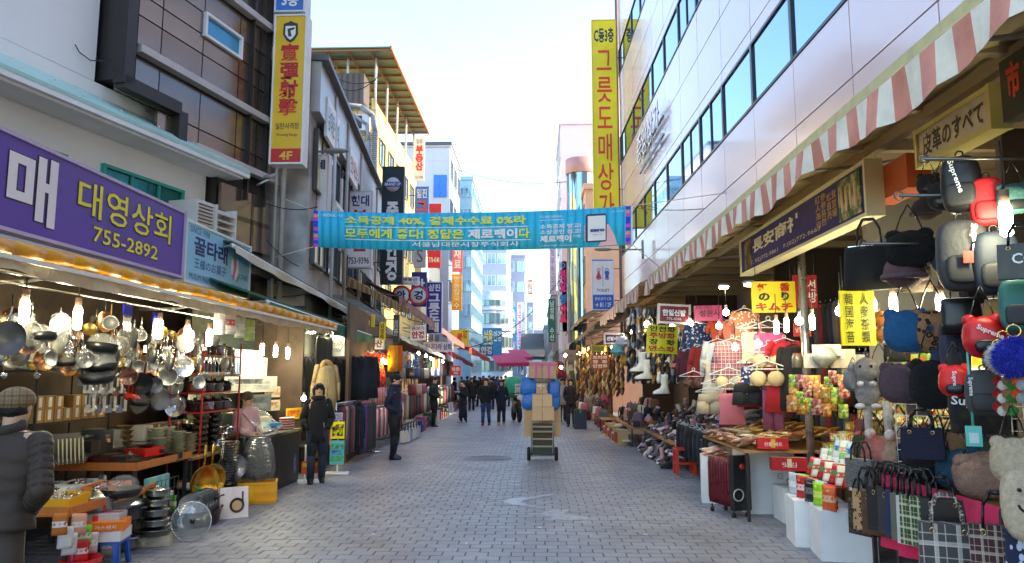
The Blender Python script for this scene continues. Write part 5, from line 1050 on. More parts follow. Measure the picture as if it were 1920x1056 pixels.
# shoes: toe towards -Y
def shoe(hh, top):
    b = MB().loft([(0, -.0, .0, .042, .135), (0, 0, .02, .045, .138), (0, .0, .04, .043, .13), (0, .02, .06, .038, .1), (0, .05, .08, .034, .068)] + [(0, .06, z, .034 + .004 * (z > .15), .05) for z in ([.1] if not hh else [.12, .17, .22, .26][:hh])], 14)
    return b
kind('shoe', 'shoe', ('shoe', ms(shoe(0, 0), 'shoe'), plas('1a1a1c')), ('sole', ms(MB().loft([(0, 0, -.012, .045, .14), (0, 0, .008, .047, .142)], 14), 'sole'), plas('2a2622')))
kind('boot', 'boot', ('boot', ms(shoe(4, 0), 'boot'), mat('1a1a1c', rough=.4)), ('sole', ms(MB().loft([(0, 0, -.015, .045, .14), (0, 0, .01, .048, .142)], 14), 'sole'), plas('2a2622')))
kind('sneaker', 'sneaker', ('sneaker', ms(shoe(1, 0), 'sneaker'), cloth('d9d9dc')), ('sole', ms(MB().loft([(0, 0, -.015, .048, .142), (0, 0, .02, .049, .143)], 14), 'sole'), plas('e9e9ea')), ('stripe', ms(MB().box((-.041, .0, .05), (.006, .05, .02)).box((.041, .0, .05), (.006, .05, .02)), 'stripe'), plas('2a4a9c')))
kind('slipper', 'slipper', ('slipper', ms(MB().loft([(0, 0, 0, .045, .13), (0, 0, .02, .047, .132)], 14).ball((0, -.05, .025), (.05, .07, .045), 12, 6).jitter(.004, 18), 'slipper'), fur('c9a0a8')))
kind('cap', 'hat', ('knit_hat', ms(MB().ball((0, 0, .03), (.1, .1, .09), 14, 8).torus((0, 0, .0), .1, .016, 18, 6, RX3).jitter(.006, 14), 'hat'), cloth('6d4a3c')), ('pompom', ms(MB().ball((0, 0, .13), .035, 10, 6).jitter(.006, 40), 'pompom'), fur('d9c9b8')))
# bags
def handle(w_, h_, r_=.008): return MB().path([(-w_, 0, 0), (-w_ * .9, 0, h_ * .6), (-w_ * .45, 0, h_ * .95), (w_ * .45, 0, h_ * .95), (w_ * .9, 0, h_ * .6), (w_, 0, 0)], r_, 6)
kind('tote', 'handbag', ('handbag', ms(MB().loft([(0, 0, -.3, .17, .05), (0, 0, -.2, .18, .062), (0, 0, -.05, .165, .05), (0, 0, .0, .16, .035)], 24).jitter(.008, 6), 'bag'), BLACK), ('handle', ms(handle(.08, .2), 'handle'), BLACK), ('handle', ms(MB().add([(x, y + .04, z) for x, y, z in handle(.08, .2).v], handle(.08, .2).f, True), 'handle'), BLACK), ('zip', ms(MB().box((0, 0, .004), (.28, .012, .008)), 'zip'), STEEL))
kind('squarebag', 'handbag', ('handbag', ms(MB().box((0, 0, -.16), (.38, .1, .3), taper=.96).box((0, -.052, -.3), (.36, .004, .02)), 'bag'), BLACK), ('handle', ms(MB().add([(x, y - .045, z - .03) for x, y, z in handle(.1, .2, .011).v], handle(.1, .2, .011).f, True), 'handle'), BLACK), ('handle', ms(MB().add([(x, y + .045, z - .03) for x, y, z in handle(.1, .2, .011).v], handle(.1, .2, .011).f, True), 'handle'), BLACK), ('buckle', ms(MB().torus((-.1, -.055, -.05), .016, .004, 10, 4).torus((.1, -.055, -.05), .016, .004, 10, 4), 'buckle'), metal('d9c08a')))
fb = MB().ball((0, 0, -.13), (.16, .1, .155), 20, 12, .8).ball((-.1, 0, .0), (.05, .035, .05), 10, 6).ball((.1, 0, .0), (.05, .035, .05), 10, 6).jitter(.012, 9)
pch = MB(); pch.v, pch.f, pch.mi, pch.sm = list(fb.v), list(fb.f), list(fb.mi), list(fb.sm)
fuzz(fb, 9000, .008, .0025)
kind('furbag', 'handbag', ('fluffy_bag', ms(fb, 'bag'), fur('1c6aa0')), ('strap', ms(MB().path([(-.1, 0, -.02), (-.05, 0, .15), (0, 0, .26), (.05, 0, .15), (.1, 0, -.02)], .006, 5), 'strap'), BLACK), ('pompom', ms(fuzz(MB().ball((.15, -.06, -.12), .042, 12, 8), 1200, .018, .0025), 'pompom'), fur('1c6aa0')))
bp = MB().ball((0, 0, -.27), (.165, .085, .25), 20, 14, .55)
kind('pouch', 'handbag', ('pouch_bag', ms(pch, 'pouch'), mat('c8181c')), ('strap', K['furbag'][1][1][1], BLACK), ('zip', ms(MB().torus((0, -.02, -.12), .12, .004, 22, 4, None, .5, 2.64), 'zip'), STEEL), ('front_patch', ms(MB().ball((0, -.09, -.2), (.09, .02, .05), 12, 6, .6), 'patch'), BLACK))
kind('backpack', 'backpack', ('backpack', ms(bp.jitter(.008, 6), 'bag'), mat('3a3a3c', rough=.6, var=.2, bump=.3)), ('front_pocket', ms(MB().ball((0, -.08, -.37), (.125, .03, .1), 14, 8, .5), 'pocket'), mat('2c2c2e', rough=.6)), ('strap', ms(MB().path([(-.08, .08, -.04), (-.11, .13, -.25), (-.1, .1, -.45)], .018, 5).path([(.08, .08, -.04), (.11, .13, -.25), (.1, .1, -.45)], .018, 5), 'strap'), BLACK), ('top_loop', ms(MB().torus((0, 0, .0), .03, .008, 12, 5), 'loop'), BLACK), ('zip', ms(MB().torus((0, -.03, -.25), .155, .004, 22, 4, None, .5, 2.64), 'zip'), STEEL))
rb = MB().ball((0, 0, -.3), (.08, .055, .1), 14, 8).ball((0, -.01, -.14), (.075, .065, .08), 14, 9).ball((-.09, -.01, -.18), (.028, .02, .1), 9, 6).ball((.09, -.01, -.18), (.028, .02, .1), 9, 6).jitter(.005, 12)
fuzz(rb, 5200, .011, .0025)
kind('rabbit', 'plush toy', ('plush_rabbit', ms(rb, 'rabbit'), fur('b9a99c')), ('paw', ms(MB().ball((-.04, -.055, -.24), (.024, .03, .02), 8, 6), 'paw'), fur('ece4da')), ('paw', ms(MB().ball((.04, -.055, -.24), (.024, .03, .02), 8, 6), 'paw'), fur('ece4da')), ('foot', ms(MB().ball((-.05, -.04, -.395), (.035, .04, .022), 8, 6), 'foot'), fur('ece4da')), ('foot', ms(MB().ball((.05, -.04, -.395), (.035, .04, .022), 8, 6), 'foot'), fur('ece4da')), ('eye', ms(MB().ball((-.035, -.068, -.12), .011, 7, 5), 'eye'), plas('0c0a0a')), ('eye', ms(MB().ball((.035, -.068, -.12), .011, 7, 5), 'eye'), plas('0c0a0a')), ('cord', ms(MB().tube((0, 0, -.07), (0, 0, .03), .004, 5), 'cord'), BLACK))
kind('pom', 'keyring', ('fluffy_pompom', ms(fuzz(MB().ball((0, 0, 0), .065, 14, 9), 2600, .022, .0025), 'pompom'), fur('2a3ad0')), ('keyring', ms(MB().torus((0, 0, .1), .022, .004, 14, 5).tube((0, 0, .06), (0, 0, .08), .004, 5), 'ring'), metal('d9b87a')))
def bulb(k, label, p, m=None, s=1.): return item(k, label, p, 0, s, m)
def table(label, x0, x1, y0, y1, z, top=OWOOD, th_=.03, legm=DARK, cat='table', leg=True, name='display_table', edge=None):
    t = thing(name, label, cat, ((x0 + x1) / 2, (y0 + y1) / 2, 0)); a, b = x1 - x0, y1 - y0
    MB().box((0, 0, z - th_ / 2), (a, b, th_)).build('table_top', top, t)
    if leg:
        for i in (-1, 1):
            for j in (-1, 1): MB().box((i * (a / 2 - .04), j * (b / 2 - .04), (z - th_) / 2), (.035, .035, z - th_)).build('leg', legm, t)
    if edge: MB().box((a / 2 + .006, 0, z + .02), (.012, b, .07)).box((0, -b / 2 - .006, z + .02), (a, .012, .07)).build('rim_board', edge, t)
    return t
def rack(label, x, y0, y1, z, post=2, n_=0): 
    t = thing('clothes_rack', label, 'clothes rack', (x, (y0 + y1) / 2, 0)); d = (y1 - y0) / 2
    MB().tube((0, -d, z), (0, d, z), .014, 8).build('rail', STEEL, t)
    for s in (-1, 1): MB().tube((0, s * d, 0.03), (0, s * d, z), .013, 8).tube((-.2, s * d, .03), (.2, s * d, .03), .013, 6).build('post', STEEL, t)
    return t
def shelf(label, x0, x1, y0, y1, zs, top, m=DARK, name='shelf_rack'):
    t = thing(name, label, 'shelf', ((x0 + x1) / 2, (y0 + y1) / 2, 0)); a, b = x1 - x0, y1 - y0
    for z in zs: MB().box((0, 0, z), (a, b, .02)).build('shelf_board', m, t)
    for i in (-1, 1):
        for j in (-1, 1): MB().box((i * (a / 2 + .008), j * (b / 2 + .008), top / 2), (.02, .02, top)).build('post', m, t)
    return t

# ================================================================ LEFT ROW: KITCHENWARE STALL
rnd.seed(5)
rail = MB().tube((-4.0, 4.2, 2.52), (-4.0, 9.6, 2.52), .012, 6).tube((-4.35, 4.2, 2.5), (-4.35, 10, 2.5), .012, 6); o = rail.build('hanging_rail', STEEL); tag(o, 'pair of steel rails under the yellow awning carrying pans and bulbs', 'rail')
for i, (px, py, X) in enumerate(((48, 560, -4.0), (147, 575, -4.0), (300, 600, -4.0), (352, 612, -4.0), (393, 618, -4.0))):
    bulb('tube_bulb', f'bright tube bulb over the kitchenware, {th(i)} along the yellow awning', ax(px, py, X), s=1.25)
for i, (px, py, Y) in enumerate(((492, 645, 12), (517, 648, 12.5), (540, 652, 13.1))):
    bulb('tube_bulb', f'bright tube bulb hanging over the snack postcards, {th(i)} along the counter', at(px, py, Y), s=1.2)
for i, (px, py, Y) in enumerate(((584, 622, 14), (608, 619, 14.6), (627, 622, 15.2), (665, 639, 16.5))):
    bulb('spot', f'small disc lamp under the green awning end, {th(i)} along', at(px, py, Y))
bulb('round_bulb', 'round bulb glowing beside the woman in black', at(570, 742, 12.8)); 
for i, (px, py, Y) in enumerate(((718, 672, 17.5), (723, 676, 18.2), (785, 660, 24), (799, 665, 25), (808, 670, 26), (700, 664, 19), (830, 676, 31))):
    bulb('round_bulb', f'bulb among the hanging clothes of the left row, {th(i)} into the distance', at(px, py, Y), m=WARM if i < 2 else None)
# hanging pans, sieves, whisks: (kind, px, py of the hook, X, size, words)
hang = [('panbag', 14, 560, -4.0, 1.3, 'steel pan in clear bag hung at the frame edge'), ('panbag', 52, 568, -4.25, 1.2, 'copper tinted pan in clear bag behind the first bulb'), ('wokbag', 82, 590, -4.1, 1.0, 'steel wok wrapped in clear plastic between the first two bulbs'), ('panbag', 108, 585, -4.3, 1.1, 'small steel pan in clear bag before the whisks'),
        ('whisk', 132, 600, -4.0, 1.2, 'wire whisk splayed under the second bulb'), ('whisk', 158, 604, -4.05, 1.3, 'longer wire whisk just past the second bulb'), ('whisk', 146, 606, -4.2, 1.2, 'thin wire whisk between its two larger neighbours'),
        ('wokbag', 190, 612, -4.1, 1.35, 'large black wok, uppermost of the hanging wrapped woks'), ('wokbag', 192, 642, -4.1, 1.35, 'large black wok, middle of the hanging wrapped woks'), ('wokbag', 186, 672, -4.1, 1.35, 'large black wok, lowest of the hanging wrapped woks'),
        ('pan', 243, 655, -4.1, .9, 'shiny steel pan with red copper shine next to the woks'), ('pan', 268, 658, -4.1, 1.1, 'wide shiny steel pan hanging in front of the sieves'), ('pan', 292, 680, -4.15, .9, 'black pan hung sideways below the steel pans'),
        ('sieve', 262, 640, -4.3, 1.0, 'wire sieve half behind the steel pans'), ('sieve', 318, 640, -4.2, 1.5, 'large wire basket sieve in a clear bag'), ('sieve', 334, 660, -4.2, 1.2, 'wire sieve hung lower beside the large one'), ('panbag', 345, 640, -4.1, 1.1, 'clear bag of metal lids behind the third bulb'), ('sieve', 375, 665, -4.0, 1.1, 'white wire sieve by the red shelf'),
        ('panbag', 300, 700, -4.3, 1.2, 'crumpled clear bag with tins above the gold lids'), ('panbag', 330, 715, -4.3, 1.1, 'clear bag with steel ladles above the bowls'), ('wokbag', 262, 720, -4.4, .9, 'steel basin in clear bag under the sieves'), ('panbag', 28, 600, -4.4, 1.2, 'steel kettle shaped pan in clear bag low at the dark doorway'),
        ('panbag', 224, 600, -4.5, 1.1, 'steel pan in clear bag behind the woks'), ('wokbag', 120, 640, -4.3, .9, 'clear bagged steel bowl above the yellow green board'), ('sieve', 286, 630, -4.4, 1.2, 'wire frying rack under the blue handled forks'), ('lidx', 330, 690, -4.45, .9, 'round glass lid hung behind the clear bags')]
for i, (k, px, py, X, s, lb) in enumerate(hang):
    s *= .62; py += 10 + (i % 3) * 5
    p_ = ax(px, py, X); down = {'pan': .34, 'panbag': .32, 'sieve': .3, 'lidx': .2, 'wokbag': .2, 'whisk': .14}[k] * s
    item(k, lb, (p_.x, p_.y, p_.z - down), 0, s, name='pan_cover' if k == 'lidx' else None, rot=(rnd.uniform(-.2, .2), rnd.uniform(-.15, .15), R(rnd.uniform(20, 75))), m=mat('c08a6a', rough=.25, metal=1) if 'copper' in lb else (DSTEEL if i % 3 == 0 and k != 'wokbag' else None))
for i in range(14):
    p_ = ax(233 + i * 2.2 + (i > 6) * 40, 572 + i * .7 + (i > 6) * 12, -4.05)
    o = MB().tube((0, 0, 0), (0, 0, -.1), .012, 6).tube((0, 0, -.1), (0, 0, -.26), .006, 5).box((0, 0, -.28), (.03, .005, .05)).build('serving_fork', STEEL, None, p_); MB().tube((0, 0, .02), (0, 0, -.09), .016, 6).build('grip', plas('2c2ac0'), o)
    tag(o, f'blue gripped serving fork in the tight hanging row above the sieves, {th(i)} from the woks', 'serving fork', 'blue gripped forks hung in two bunches')
cols = ['card', 'turner', 'ladle']
for r in range(2):
    for i in range(11):
        p_ = ax(166 + i * 6.6, 700 + i * .3 + r * 34, -4.7 - r * .05)
        k = cols[(i * 2 + r) % 3]; item(k, f'{ {"card": "carded kitchen tool", "turner": "steel spatula", "ladle": "steel ladle"}[k] } hanging in the {["upper", "lower"][r]} utensil row, {th(i)} from the brown boxes', p_, 0, .8, rot=(0, 0, R(rnd.uniform(30, 60))))
for i in range(3):
    item('ladle', f'bright red silicone ladle in the utensil row, {th(i)} of three', ax(243 + i * 7, 702 + i * 3, -4.5), R(50), 1.1, m=plas('e8321c'), pm={'handle': plas('e8321c')})
# back shelf with brown boxes
sh = shelf('dark metal shelf holding brown paper boxes at the back of the kitchenware stall', -5.45, -5.0, 7.4, 8.7, (.95, 1.25, 1.78), 2.0)
for r in range(2):
    for i in range(8):
        if (r, i) in ((1, 3), (1, 6)): continue
        t = carton(f'small brown box with white label, {["lower", "upper"][r]} row, {th(i)} along the back shelf', (-5.12, 7.5 + i * .155, 1.262 + r * .13), (.14, .2, .125), R(90), mat('b08552', rough=.8, var=.15), 'f0eee8')
for i in range(6): item('fold', f'flat wrapped tray on the top of the back shelf, {th(i)} along', (-5.15, 7.55 + i * .2, 1.79 + (i % 2) * .03), 0, (1, 1, 1.4), m=mat('b9bab4', rough=.4, var=.2))
for i in range(7): item('fold', f'dark wrapped baking tin under the brown boxes, {th(i)} along', (-5.15, 7.5 + i * .18, .965 + (i % 3) * .03), 0, (1, 1, 1.2), m=mat('4b4d52', rough=.3, metal=.5))
# tiers of tables
table('low orange tray table of cutlery behind the quilted jacket man', -5.1, -4.02, 6.5, 7.95, .56, edge=OWOOD)
table('higher orange topped table of knives and cases', -5.2, -4.25, 8.0, 9.25, .76, edge=OWOOD)
table('wooden table carrying stacks of bowls and clay pots', -5.3, -4.25, 9.3, 10.75, .72, WOOD)
table('dark table of boxed sets at the back of the stall', -5.5, -4.8, 6.6, 9.2, .9, DARK)
# cutlery trays
for i, (x, y, cm_, lb) in enumerate(((-4.25, 6.75, 'e9b01c', 'yellow cardboard tray of wrapped cutlery'), (-4.55, 7.0, 'dfe0dc', 'white cardboard tray of wrapped spoons'), (-4.25, 7.45, 'd8823a', 'orange cardboard tray of steel clips'), (-4.6, 7.6, 'c9cac6', 'grey cardboard tray of small cutters'))):
    t = thing('cutlery_tray', lb + ' on the low orange table', 'tray', (x, y, .565), R(8)); m = paper(cm_)
    MB().box((0, 0, .01), (.3, .44, .02)).box((.15, 0, .06), (.01, .44, .1)).box((-.15, 0, .06), (.01, .44, .1)).box((0, -.22, .06), (.29, .01, .1)).box((0, .22, .06), (.29, .01, .1)).build('tray', m, t)
    for k in range(14): 
        a = Vector((rnd.uniform(-.12, .1), rnd.uniform(-.18, .12), .05 + rnd.random() * .06)); MB().tube(a, a + Vector((rnd.uniform(-.03, .03), .1, .02)), .008, 5).ball(a, (.016, .022, .008), 8, 5).build('spoon', STEEL, t)
for i in range(9): item('packet', f'clear packet of steel cutters heaped over the cutlery trays, {th(i)} along', (-4.9 + .06 * (i % 3), 6.7 + i * .13, .62 + (i % 2) * .04), 0, .9, m=mat('b9bcbc', rough=.2, metal=.5, var=.4, sc=20), rot=(R(80), 0, i), pm={'print_band': paper('e9e9e4')})
kn = thing('knife_case', 'open case of pale handled knives leaning behind the jacket', 'knife case', ax(128, 860, -4.7), R(60))
MB().box((0, .02, .1), (.3, .02, .32), 0, -.5).build('case', DARK, kn)
for k in range(7): MB().tube((-.12 + k * .04, -.02, .2), (-.12 + k * .04, -.06, -.05), .007, 5).build('knife', mat('e9dca8', rough=.3), kn)
cs = [(-4.4, 8.2, .76, .3, .22, .06, '1d1c1e', 'flat black case at the front of the higher table'), (-4.45, 8.5, .76, .28, .2, .05, '2a2422', 'flat black case behind the first'), (-4.5, 8.2, .82, .25, .2, .04, '3b2b26', 'dark brown case stacked on the front black case'), (-4.8, 8.4, .76, .3, .25, .1, '5d3322', 'reddish brown boxed set on the higher table'), (-4.75, 8.8, .76, .28, .3, .12, '4a3026', 'dark wood boxed set near the bowls'), (-4.35, 8.9, .76, .2, .22, .06, '1b1b1d', 'black case at the far end of the higher table'), (-5.1, 7.0, .9, .3, .5, .13, '5f3a2a', 'brown lacquer box on the back table'), (-5.1, 7.7, .9, .3, .5, .09, '6d7073', 'grey boxed plates on the back table'), (-5.1, 8.3, .9, .3, .5, .12, '34302e', 'dark boxed set on the back table'), (-5.1, 8.85, .9, .3, .4, .2, '7b7b78', 'grey appliance box on the back table')]
for x, y, z, a, b, c9, h_, lb in cs: carton(lb, (x, y, z), (a, b, c9), R(90) + rnd.uniform(-.2, .2), mat(h_, rough=.4), '55504c', name='boxed_set')
st = thing('gas_burner', 'bright red portable gas burner on the higher table', 'gas burner', (-4.5, 8.62, .82), R(80))
MB().box((0, 0, .05), (.32, .26, .09)).build('body', plas('e02a1c'), st); MB().lathe([(.02, .1), (.07, .1), (.08, .12), (.1, .13)], 14).build('burner', DARK, st); MB().tube((.11, -.13, .05), (.11, -.16, .05), .025, 10).build('knob', BLACK, st)
for i, (y, k, h_) in enumerate(((8.95, 5, 'a9ae98'), (9.35, 8, 'c9cdb4'), (9.42, 7, 'b4baa0'), (9.62, 8, 'd9d6c6'), (9.75, 6, 'b9b49c'), (8.72, 2, '8fa08a'))):
    for j in range(k): item('bowl', f'{["pale green", "light celadon", "sage green", "cream", "buff", "dull green"][i]} bowl, {th(j)} up in its stack on the kitchenware tables', (-4.5 - (i % 2) * .22, y, (.77 if y < 9.3 else .73) + j * .042), rnd.random(), .95, m=mat(h_, rough=.25))
for i in range(4):
    for j in range(7 - i % 2 * 2): item('stewpot', f'black lidded clay pot, {th(j)} up in the {th(i)} stack on the wooden table', (-4.42 - (i % 2) * .25, 9.86 + i * .21, .725 + j * .075), rnd.random(), (.95, .95, .72), m=mat('201c1b' if i % 3 else '3a2a20', rough=.25))
for j in range(6): item('bowl', f'metal banded bowl, {th(j)} up in the golden brown stack on the higher table', (-4.95, 8.95, .77 + j * .06), 0, 1.15, m=mat('9d8455', rough=.3, metal=.6))
for i, (y, x, s, lb) in enumerate(((9.35, -4.14, 1.35, 'round brass frying pan hanging below the bowl table'), (9.62, -4.16, 1.3, 'second brass pan partly behind the first'), (10.3, -4.1, 1.0, 'small steel pan hanging by the stacked plates'), (10.5, -4.1, 1.1, 'black pan hanging beside the stacked plates'), (9.95, -4.14, 1.0, 'dark pan hanging between the brass and steel ones'))):
    item('pan', lb, (x, y, .42 if i < 2 else .5), R(62), s, m=mat('c9a240', rough=.25, metal=1.) if i < 2 else (STEEL if i == 2 else DSTEEL), pm={'handle': mat('c9a240', rough=.25, metal=1.) if i < 2 else DARK})
for i in range(5):
    o = item('pot', f'stack of lidded steel steamer pots, {th(i)} up from the stone block' if i else 'lowest steel steamer pot resting on the stone block', (-3.95, 7.85, .1 + i * .1), 0, (.95 - i * .05, .95 - i * .05, .5), m=mat('a5a69c', rough=.3, metal=.8))
t = MB().box((0, 0, .05), (.34, .2, .1)).jitter(.01, 9).build('stone_block', mat('b9b09c', rough=.9, var=.3, bump=.3), None, (-3.95, 7.85, 0), .3); tag(t, 'rough pale stone block under the steel steamer pots', 'stone block')
item('lidx', 'large round glass lid leaning against the steamer pots', (-3.66, 8.06, .2), name='pan_cover', rot=(R(-12), 0, R(35)), s=1.0)
t = thing('wire_rack', 'black wire basket rack under the higher table', 'wire rack', (-4.1, 8.35, .25), R(90)); 
for k in range(7): MB().tube((-.3 + k * .1, 0, 0), (-.3 + k * .1, 0, .35), .004, 4).build('wire', DARK, t)
for k in range(4): MB().tube((-.3, 0, k * .115), (.3, 0, k * .115), .004, 4).build('wire', DARK, t)
MB().box((0, .1, .2), (.5, .03, .36)).build('picture_box', mat('6cc0d8', kind='blotch', h2='c9d94a', psc=6), t)
tb_ = MB().loft([(0, 0, 0, .2, .28), (0, 0, .02, .21, .29), (0, 0, .18, .25, .34), (0, 0, .185, .26, .35)], 20, cap=False).box((0, 0, .02), (.3, .4, .02)).build('plastic_tub', plas('3b1f1c'), None, (-3.98, 8.95, 0)); tag(tb_, 'dark brown plastic tub of tins on the ground', 'tub')
for i in range(6): item('bowl', f'thin steel cake ring in clear wrap standing in the brown tub, {th(i)} along', (-3.98, 8.75 + i * .08, .24), 0, 1.4, m=mat('c9caca', rough=.15, metal=.8), rot=(R(80), .2, .4))
for i in range(3): item('turner', f'black spatula laid across the brown tub, {th(i)} of three', (-3.8, 9.0 + i * .05, .3), 0, 1.1, m=BLACK, rot=(R(70), .5, R(60 + i * 9)))
pb = carton('slim white box with a frying pan photo leaning by the crate', (-3.72, 9.33, .0), (.34, .09, .36), R(38), paper('e9dcdc'), 'e9dcdc', tilt=(-.12, 0))
MB().lathe([(0, .0), (.085, 0), (.09, .004)], 20, Matrix.Translation((.03, -.052, .15)) @ RX).build('pan_photo', plas('2b2826'), pb); MB().lathe([(0, .0), (.06, 0)], 16, Matrix.Translation((.03, -.054, .15)) @ RX).build('food_photo', plas('c9a87a'), pb); MB().box((.1, -.05, .25), (.02, .004, .12), 0, 0).build('handle_photo', plas('3b3836'), pb)
carton('second slim box standing behind the frying pan box', (-3.86, 9.38, .0), (.34, .07, .33), R(38), paper('c23a34'), 'c23a34', tilt=(-.1, 0))
# crate with wrapped plates
cr = thing('plastic_crate', 'yellow plastic crate on the ground under the wrapped plates', 'crate', (-3.86, 10.5, 0), R(18)); YC = plas('e8a50e', rough=.4)
MB().box((0, 0, .01), (.5, .36, .02)).build('base', YC, cr)
for s in (-1, 1):
    for z in (.04, .15, .27): MB().box((0, s * .18, z), (.5, .02, .03)).build('rail', YC, cr); MB().box((s * .25, 0, z), (.02, .36, .03)).build('rail', YC, cr)
    for k in range(6): MB().box((-.24 + k * .096, s * .18, .15), (.02, .016, .26)).build('slat', YC, cr)
    for k in range(5): MB().box((s * .25, -.17 + k * .085, .15), (.016, .02, .26)).build('slat', YC, cr)
    MB().box((0, s * .172, .14), (.48, .006, .24)).build('side_wall', YC, cr); MB().box((s * .242, 0, .14), (.006, .34, .24)).build('side_wall', YC, cr)
MB().box((-.1, -.19, .15), (.12, .01, .2)).build('label_plate', plas('f0b422'), cr)
for j in range(26):
    z = .29 + j * .022; k = 1.45 + .25 * math.sin(j * .21) - (.5 * max(0, j - 20) / 6)
    item('bowl', f'thin metal plate in the tall plastic wrapped stack, {th(j)} above the crate', (-3.86 + rnd.uniform(-.012, .012), 10.5 + rnd.uniform(-.01, .01), z), rnd.random(), (k, k, .55), m=mat('bdbcb6', rough=.25, metal=.7), rot=(rnd.uniform(-.05, .05), rnd.uniform(-.05, .05), 0))
o = MB().loft([(0, 0, .3, .2, .2), (0, 0, .45, .23, .23), (0, 0, .6, .21, .21), (0, 0, .75, .19, .19), (0, 0, .88, .12, .12)], 24, .08, 9).jitter(.03, 9).build('plastic_wrap', FILM, None, (-3.86, 10.5, 0)); tag(o, 'crumpled clear plastic wrapped round the tall stack of plates', 'plastic wrap')
for j in range(16): item('bowl', f'shallow steel dish, {th(j)} up in the bagged stack behind the brass pans', (-4.1, 10.05, .3 + j * .035), 0, (1.2, 1.2, .6), m=STEEL)
for i in range(8): item('pot', f'small steel saucepan heaped among clear bags beside the clay pots, {th(i)} along', (-4.35 - (i % 2) * .2, 10.15 + i * .07, .73 + (i // 2) * .07), i, .5)
# stool and boxes in front
so = thing('plastic_stool', 'blue plastic stool carrying orange stove boxes', 'stool', (-3.95, 7.0, 0), R(10)); BS = plas('1a5fc4', rough=.4)
MB().box((0, 0, .235), (.3, .3, .03), taper=.97).build('seat', BS, so)
for i in (-1, 1):
    for j in (-1, 1): MB().slab((i * .14, j * .14, .22), (i * .085, j * .14, .22), (i * .12, j * .165, 0), (i * .165, j * .165, 0), (0, -j * .02, 0)).slab((i * .14, j * .14, .22), (i * .14, j * .085, .22), (i * .165, j * .12, 0), (i * .165, j * .165, 0), (-i * .02, 0, 0)).build('leg', BS, so)
carton('white carton under the orange stove box', (-4.0, 6.98, .25), (.42, .32, .09), R(12), paper('e4e2e4'), 'e4e2e4')
carton('flat orange portable stove box on the stool', (-4.0, 6.95, .345), (.46, .3, .07), R(18), paper('f07a1c'), 'f07a1c', words=('휴대용 가스렌지', 'f8e8d8', 0, .5, .7, .5))
carton('grey and red flat box across the orange stove box', (-4.05, 7.02, .42), (.4, .26, .05), R(14), paper('b9bcc2'), 'd83a2c')
item('pot', 'big steel pot in clear film on top of the flat boxes', (-4.15, 7.1, .47), 0, (1.05, 1.05, 1.1)); item('pot', 'dark handled stockpot behind the film wrapped pot', (-4.15, 7.6, .3), 0, 1.2, m=DSTEEL)
o = copy_tree(item('wokbag', 'loose clear film bag lying on the steel pot', (-3.95, 7.2, .6), .5, .9)); bpy.data.objects.remove([c_ for c_ in o.children][0]); bpy.data.objects.remove(o)
pk = [(112, 975, 'c9772a', 'brown and orange packed brush at the ground edge'), (122, 1000, 'dfe0e2', 'white blister pack of slicers by the jacket'), (130, 1012, 'd7d9dc', 'second white blister pack by the jacket'), (148, 975, 'e9a88a', 'pink orange packed spatula'), (157, 996, '6cc43c', 'lime green topped pack of red brushes'), (152, 1025, 'c82a34', 'red striped brush pack under the lime one'), (170, 1010, 'c9c2c4', 'pale mesh pack beside the pink bottle'), (200, 1015, 'b9a88f', 'brown grey pack against the stool')]
for px, py, h_, lb in pk: item('packet', lb, ax(px, py + 8, -3.95), R(30), (.72, .8, .82), m=paper(h_), pm={'print_band': paper('e9e6e6')})
t = MB().lathe([(0, 0), (.05, 0), (.05, .16), (.035, .2), (.035, .24), (0, .25)], 14).build('thermos', plas('f07ac0'), None, (-4.0, 6.62, .12), 0); tag(t, 'pink plastic bottle standing beside the blue stool', 'bottle')
for k in range(2): t = MB().lathe([(0, 0), (.12, 0), (.16, .1), (.17, .1), (.125, -.005)], 20).build('basin', plas('d41f2a'), None, (-3.95, 6.6, .02 + k * .05)); tag(t, ['lower', 'upper'][k] + ' red plastic basin at the bottom edge beside the stool', 'basin')
table('low wooden stand under the pink bottle and red basins', -4.3, -3.75, 6.2, 6.82, .02, WOOD, .02, leg=False)
# red shelf with pots
rs = shelf('red metal shelf of black rice cookers and pots', -4.75, -4.35, 9.7, 10.9, (1.25, 1.5, 1.75, 2.0), 2.2, plas('a01c20'))
for r in range(4):
    for i in range(4): item('pot', f'{["black", "steel", "dark", "grey"][(i + r) % 4]} lidded pot, {["lowest", "second", "third", "top"][r]} tier of the red shelf, {th(i)} along', (-4.5, 9.85 + i * .28, 1.265 + r * .25), 0, (.8, .8, .85), m=[mat('1b1b1d', rough=.25), STEEL, DSTEEL, mat('77787a', rough=.3, metal=.5)][(i + r) % 4], pm={'lid': mat('262628', rough=.2)})
for i in range(12): 
    item('ladle', f'ladle or strainer hung in front of the red shelf, {th(i)} along', (-4.3, 9.5 + i * .11, 1.95), R(60), .9, m=WOOD if i % 3 == 0 else None)
for i in range(34):
    o = item('panbag', f'steel ware in crumpled clear bag massed under the yellow awning, {th(i)} along', (-4.15 - (i % 3) * .28, 5.6 + i * .13, 1.85 + rnd.random() * .4), rnd.random() * 3, .45 + rnd.random() * .35, m=[DSTEEL, STEEL, mat('6a4a38', rough=.3, metal=.8)][i % 3], group='bagged steel ware massed at the back of the stall')

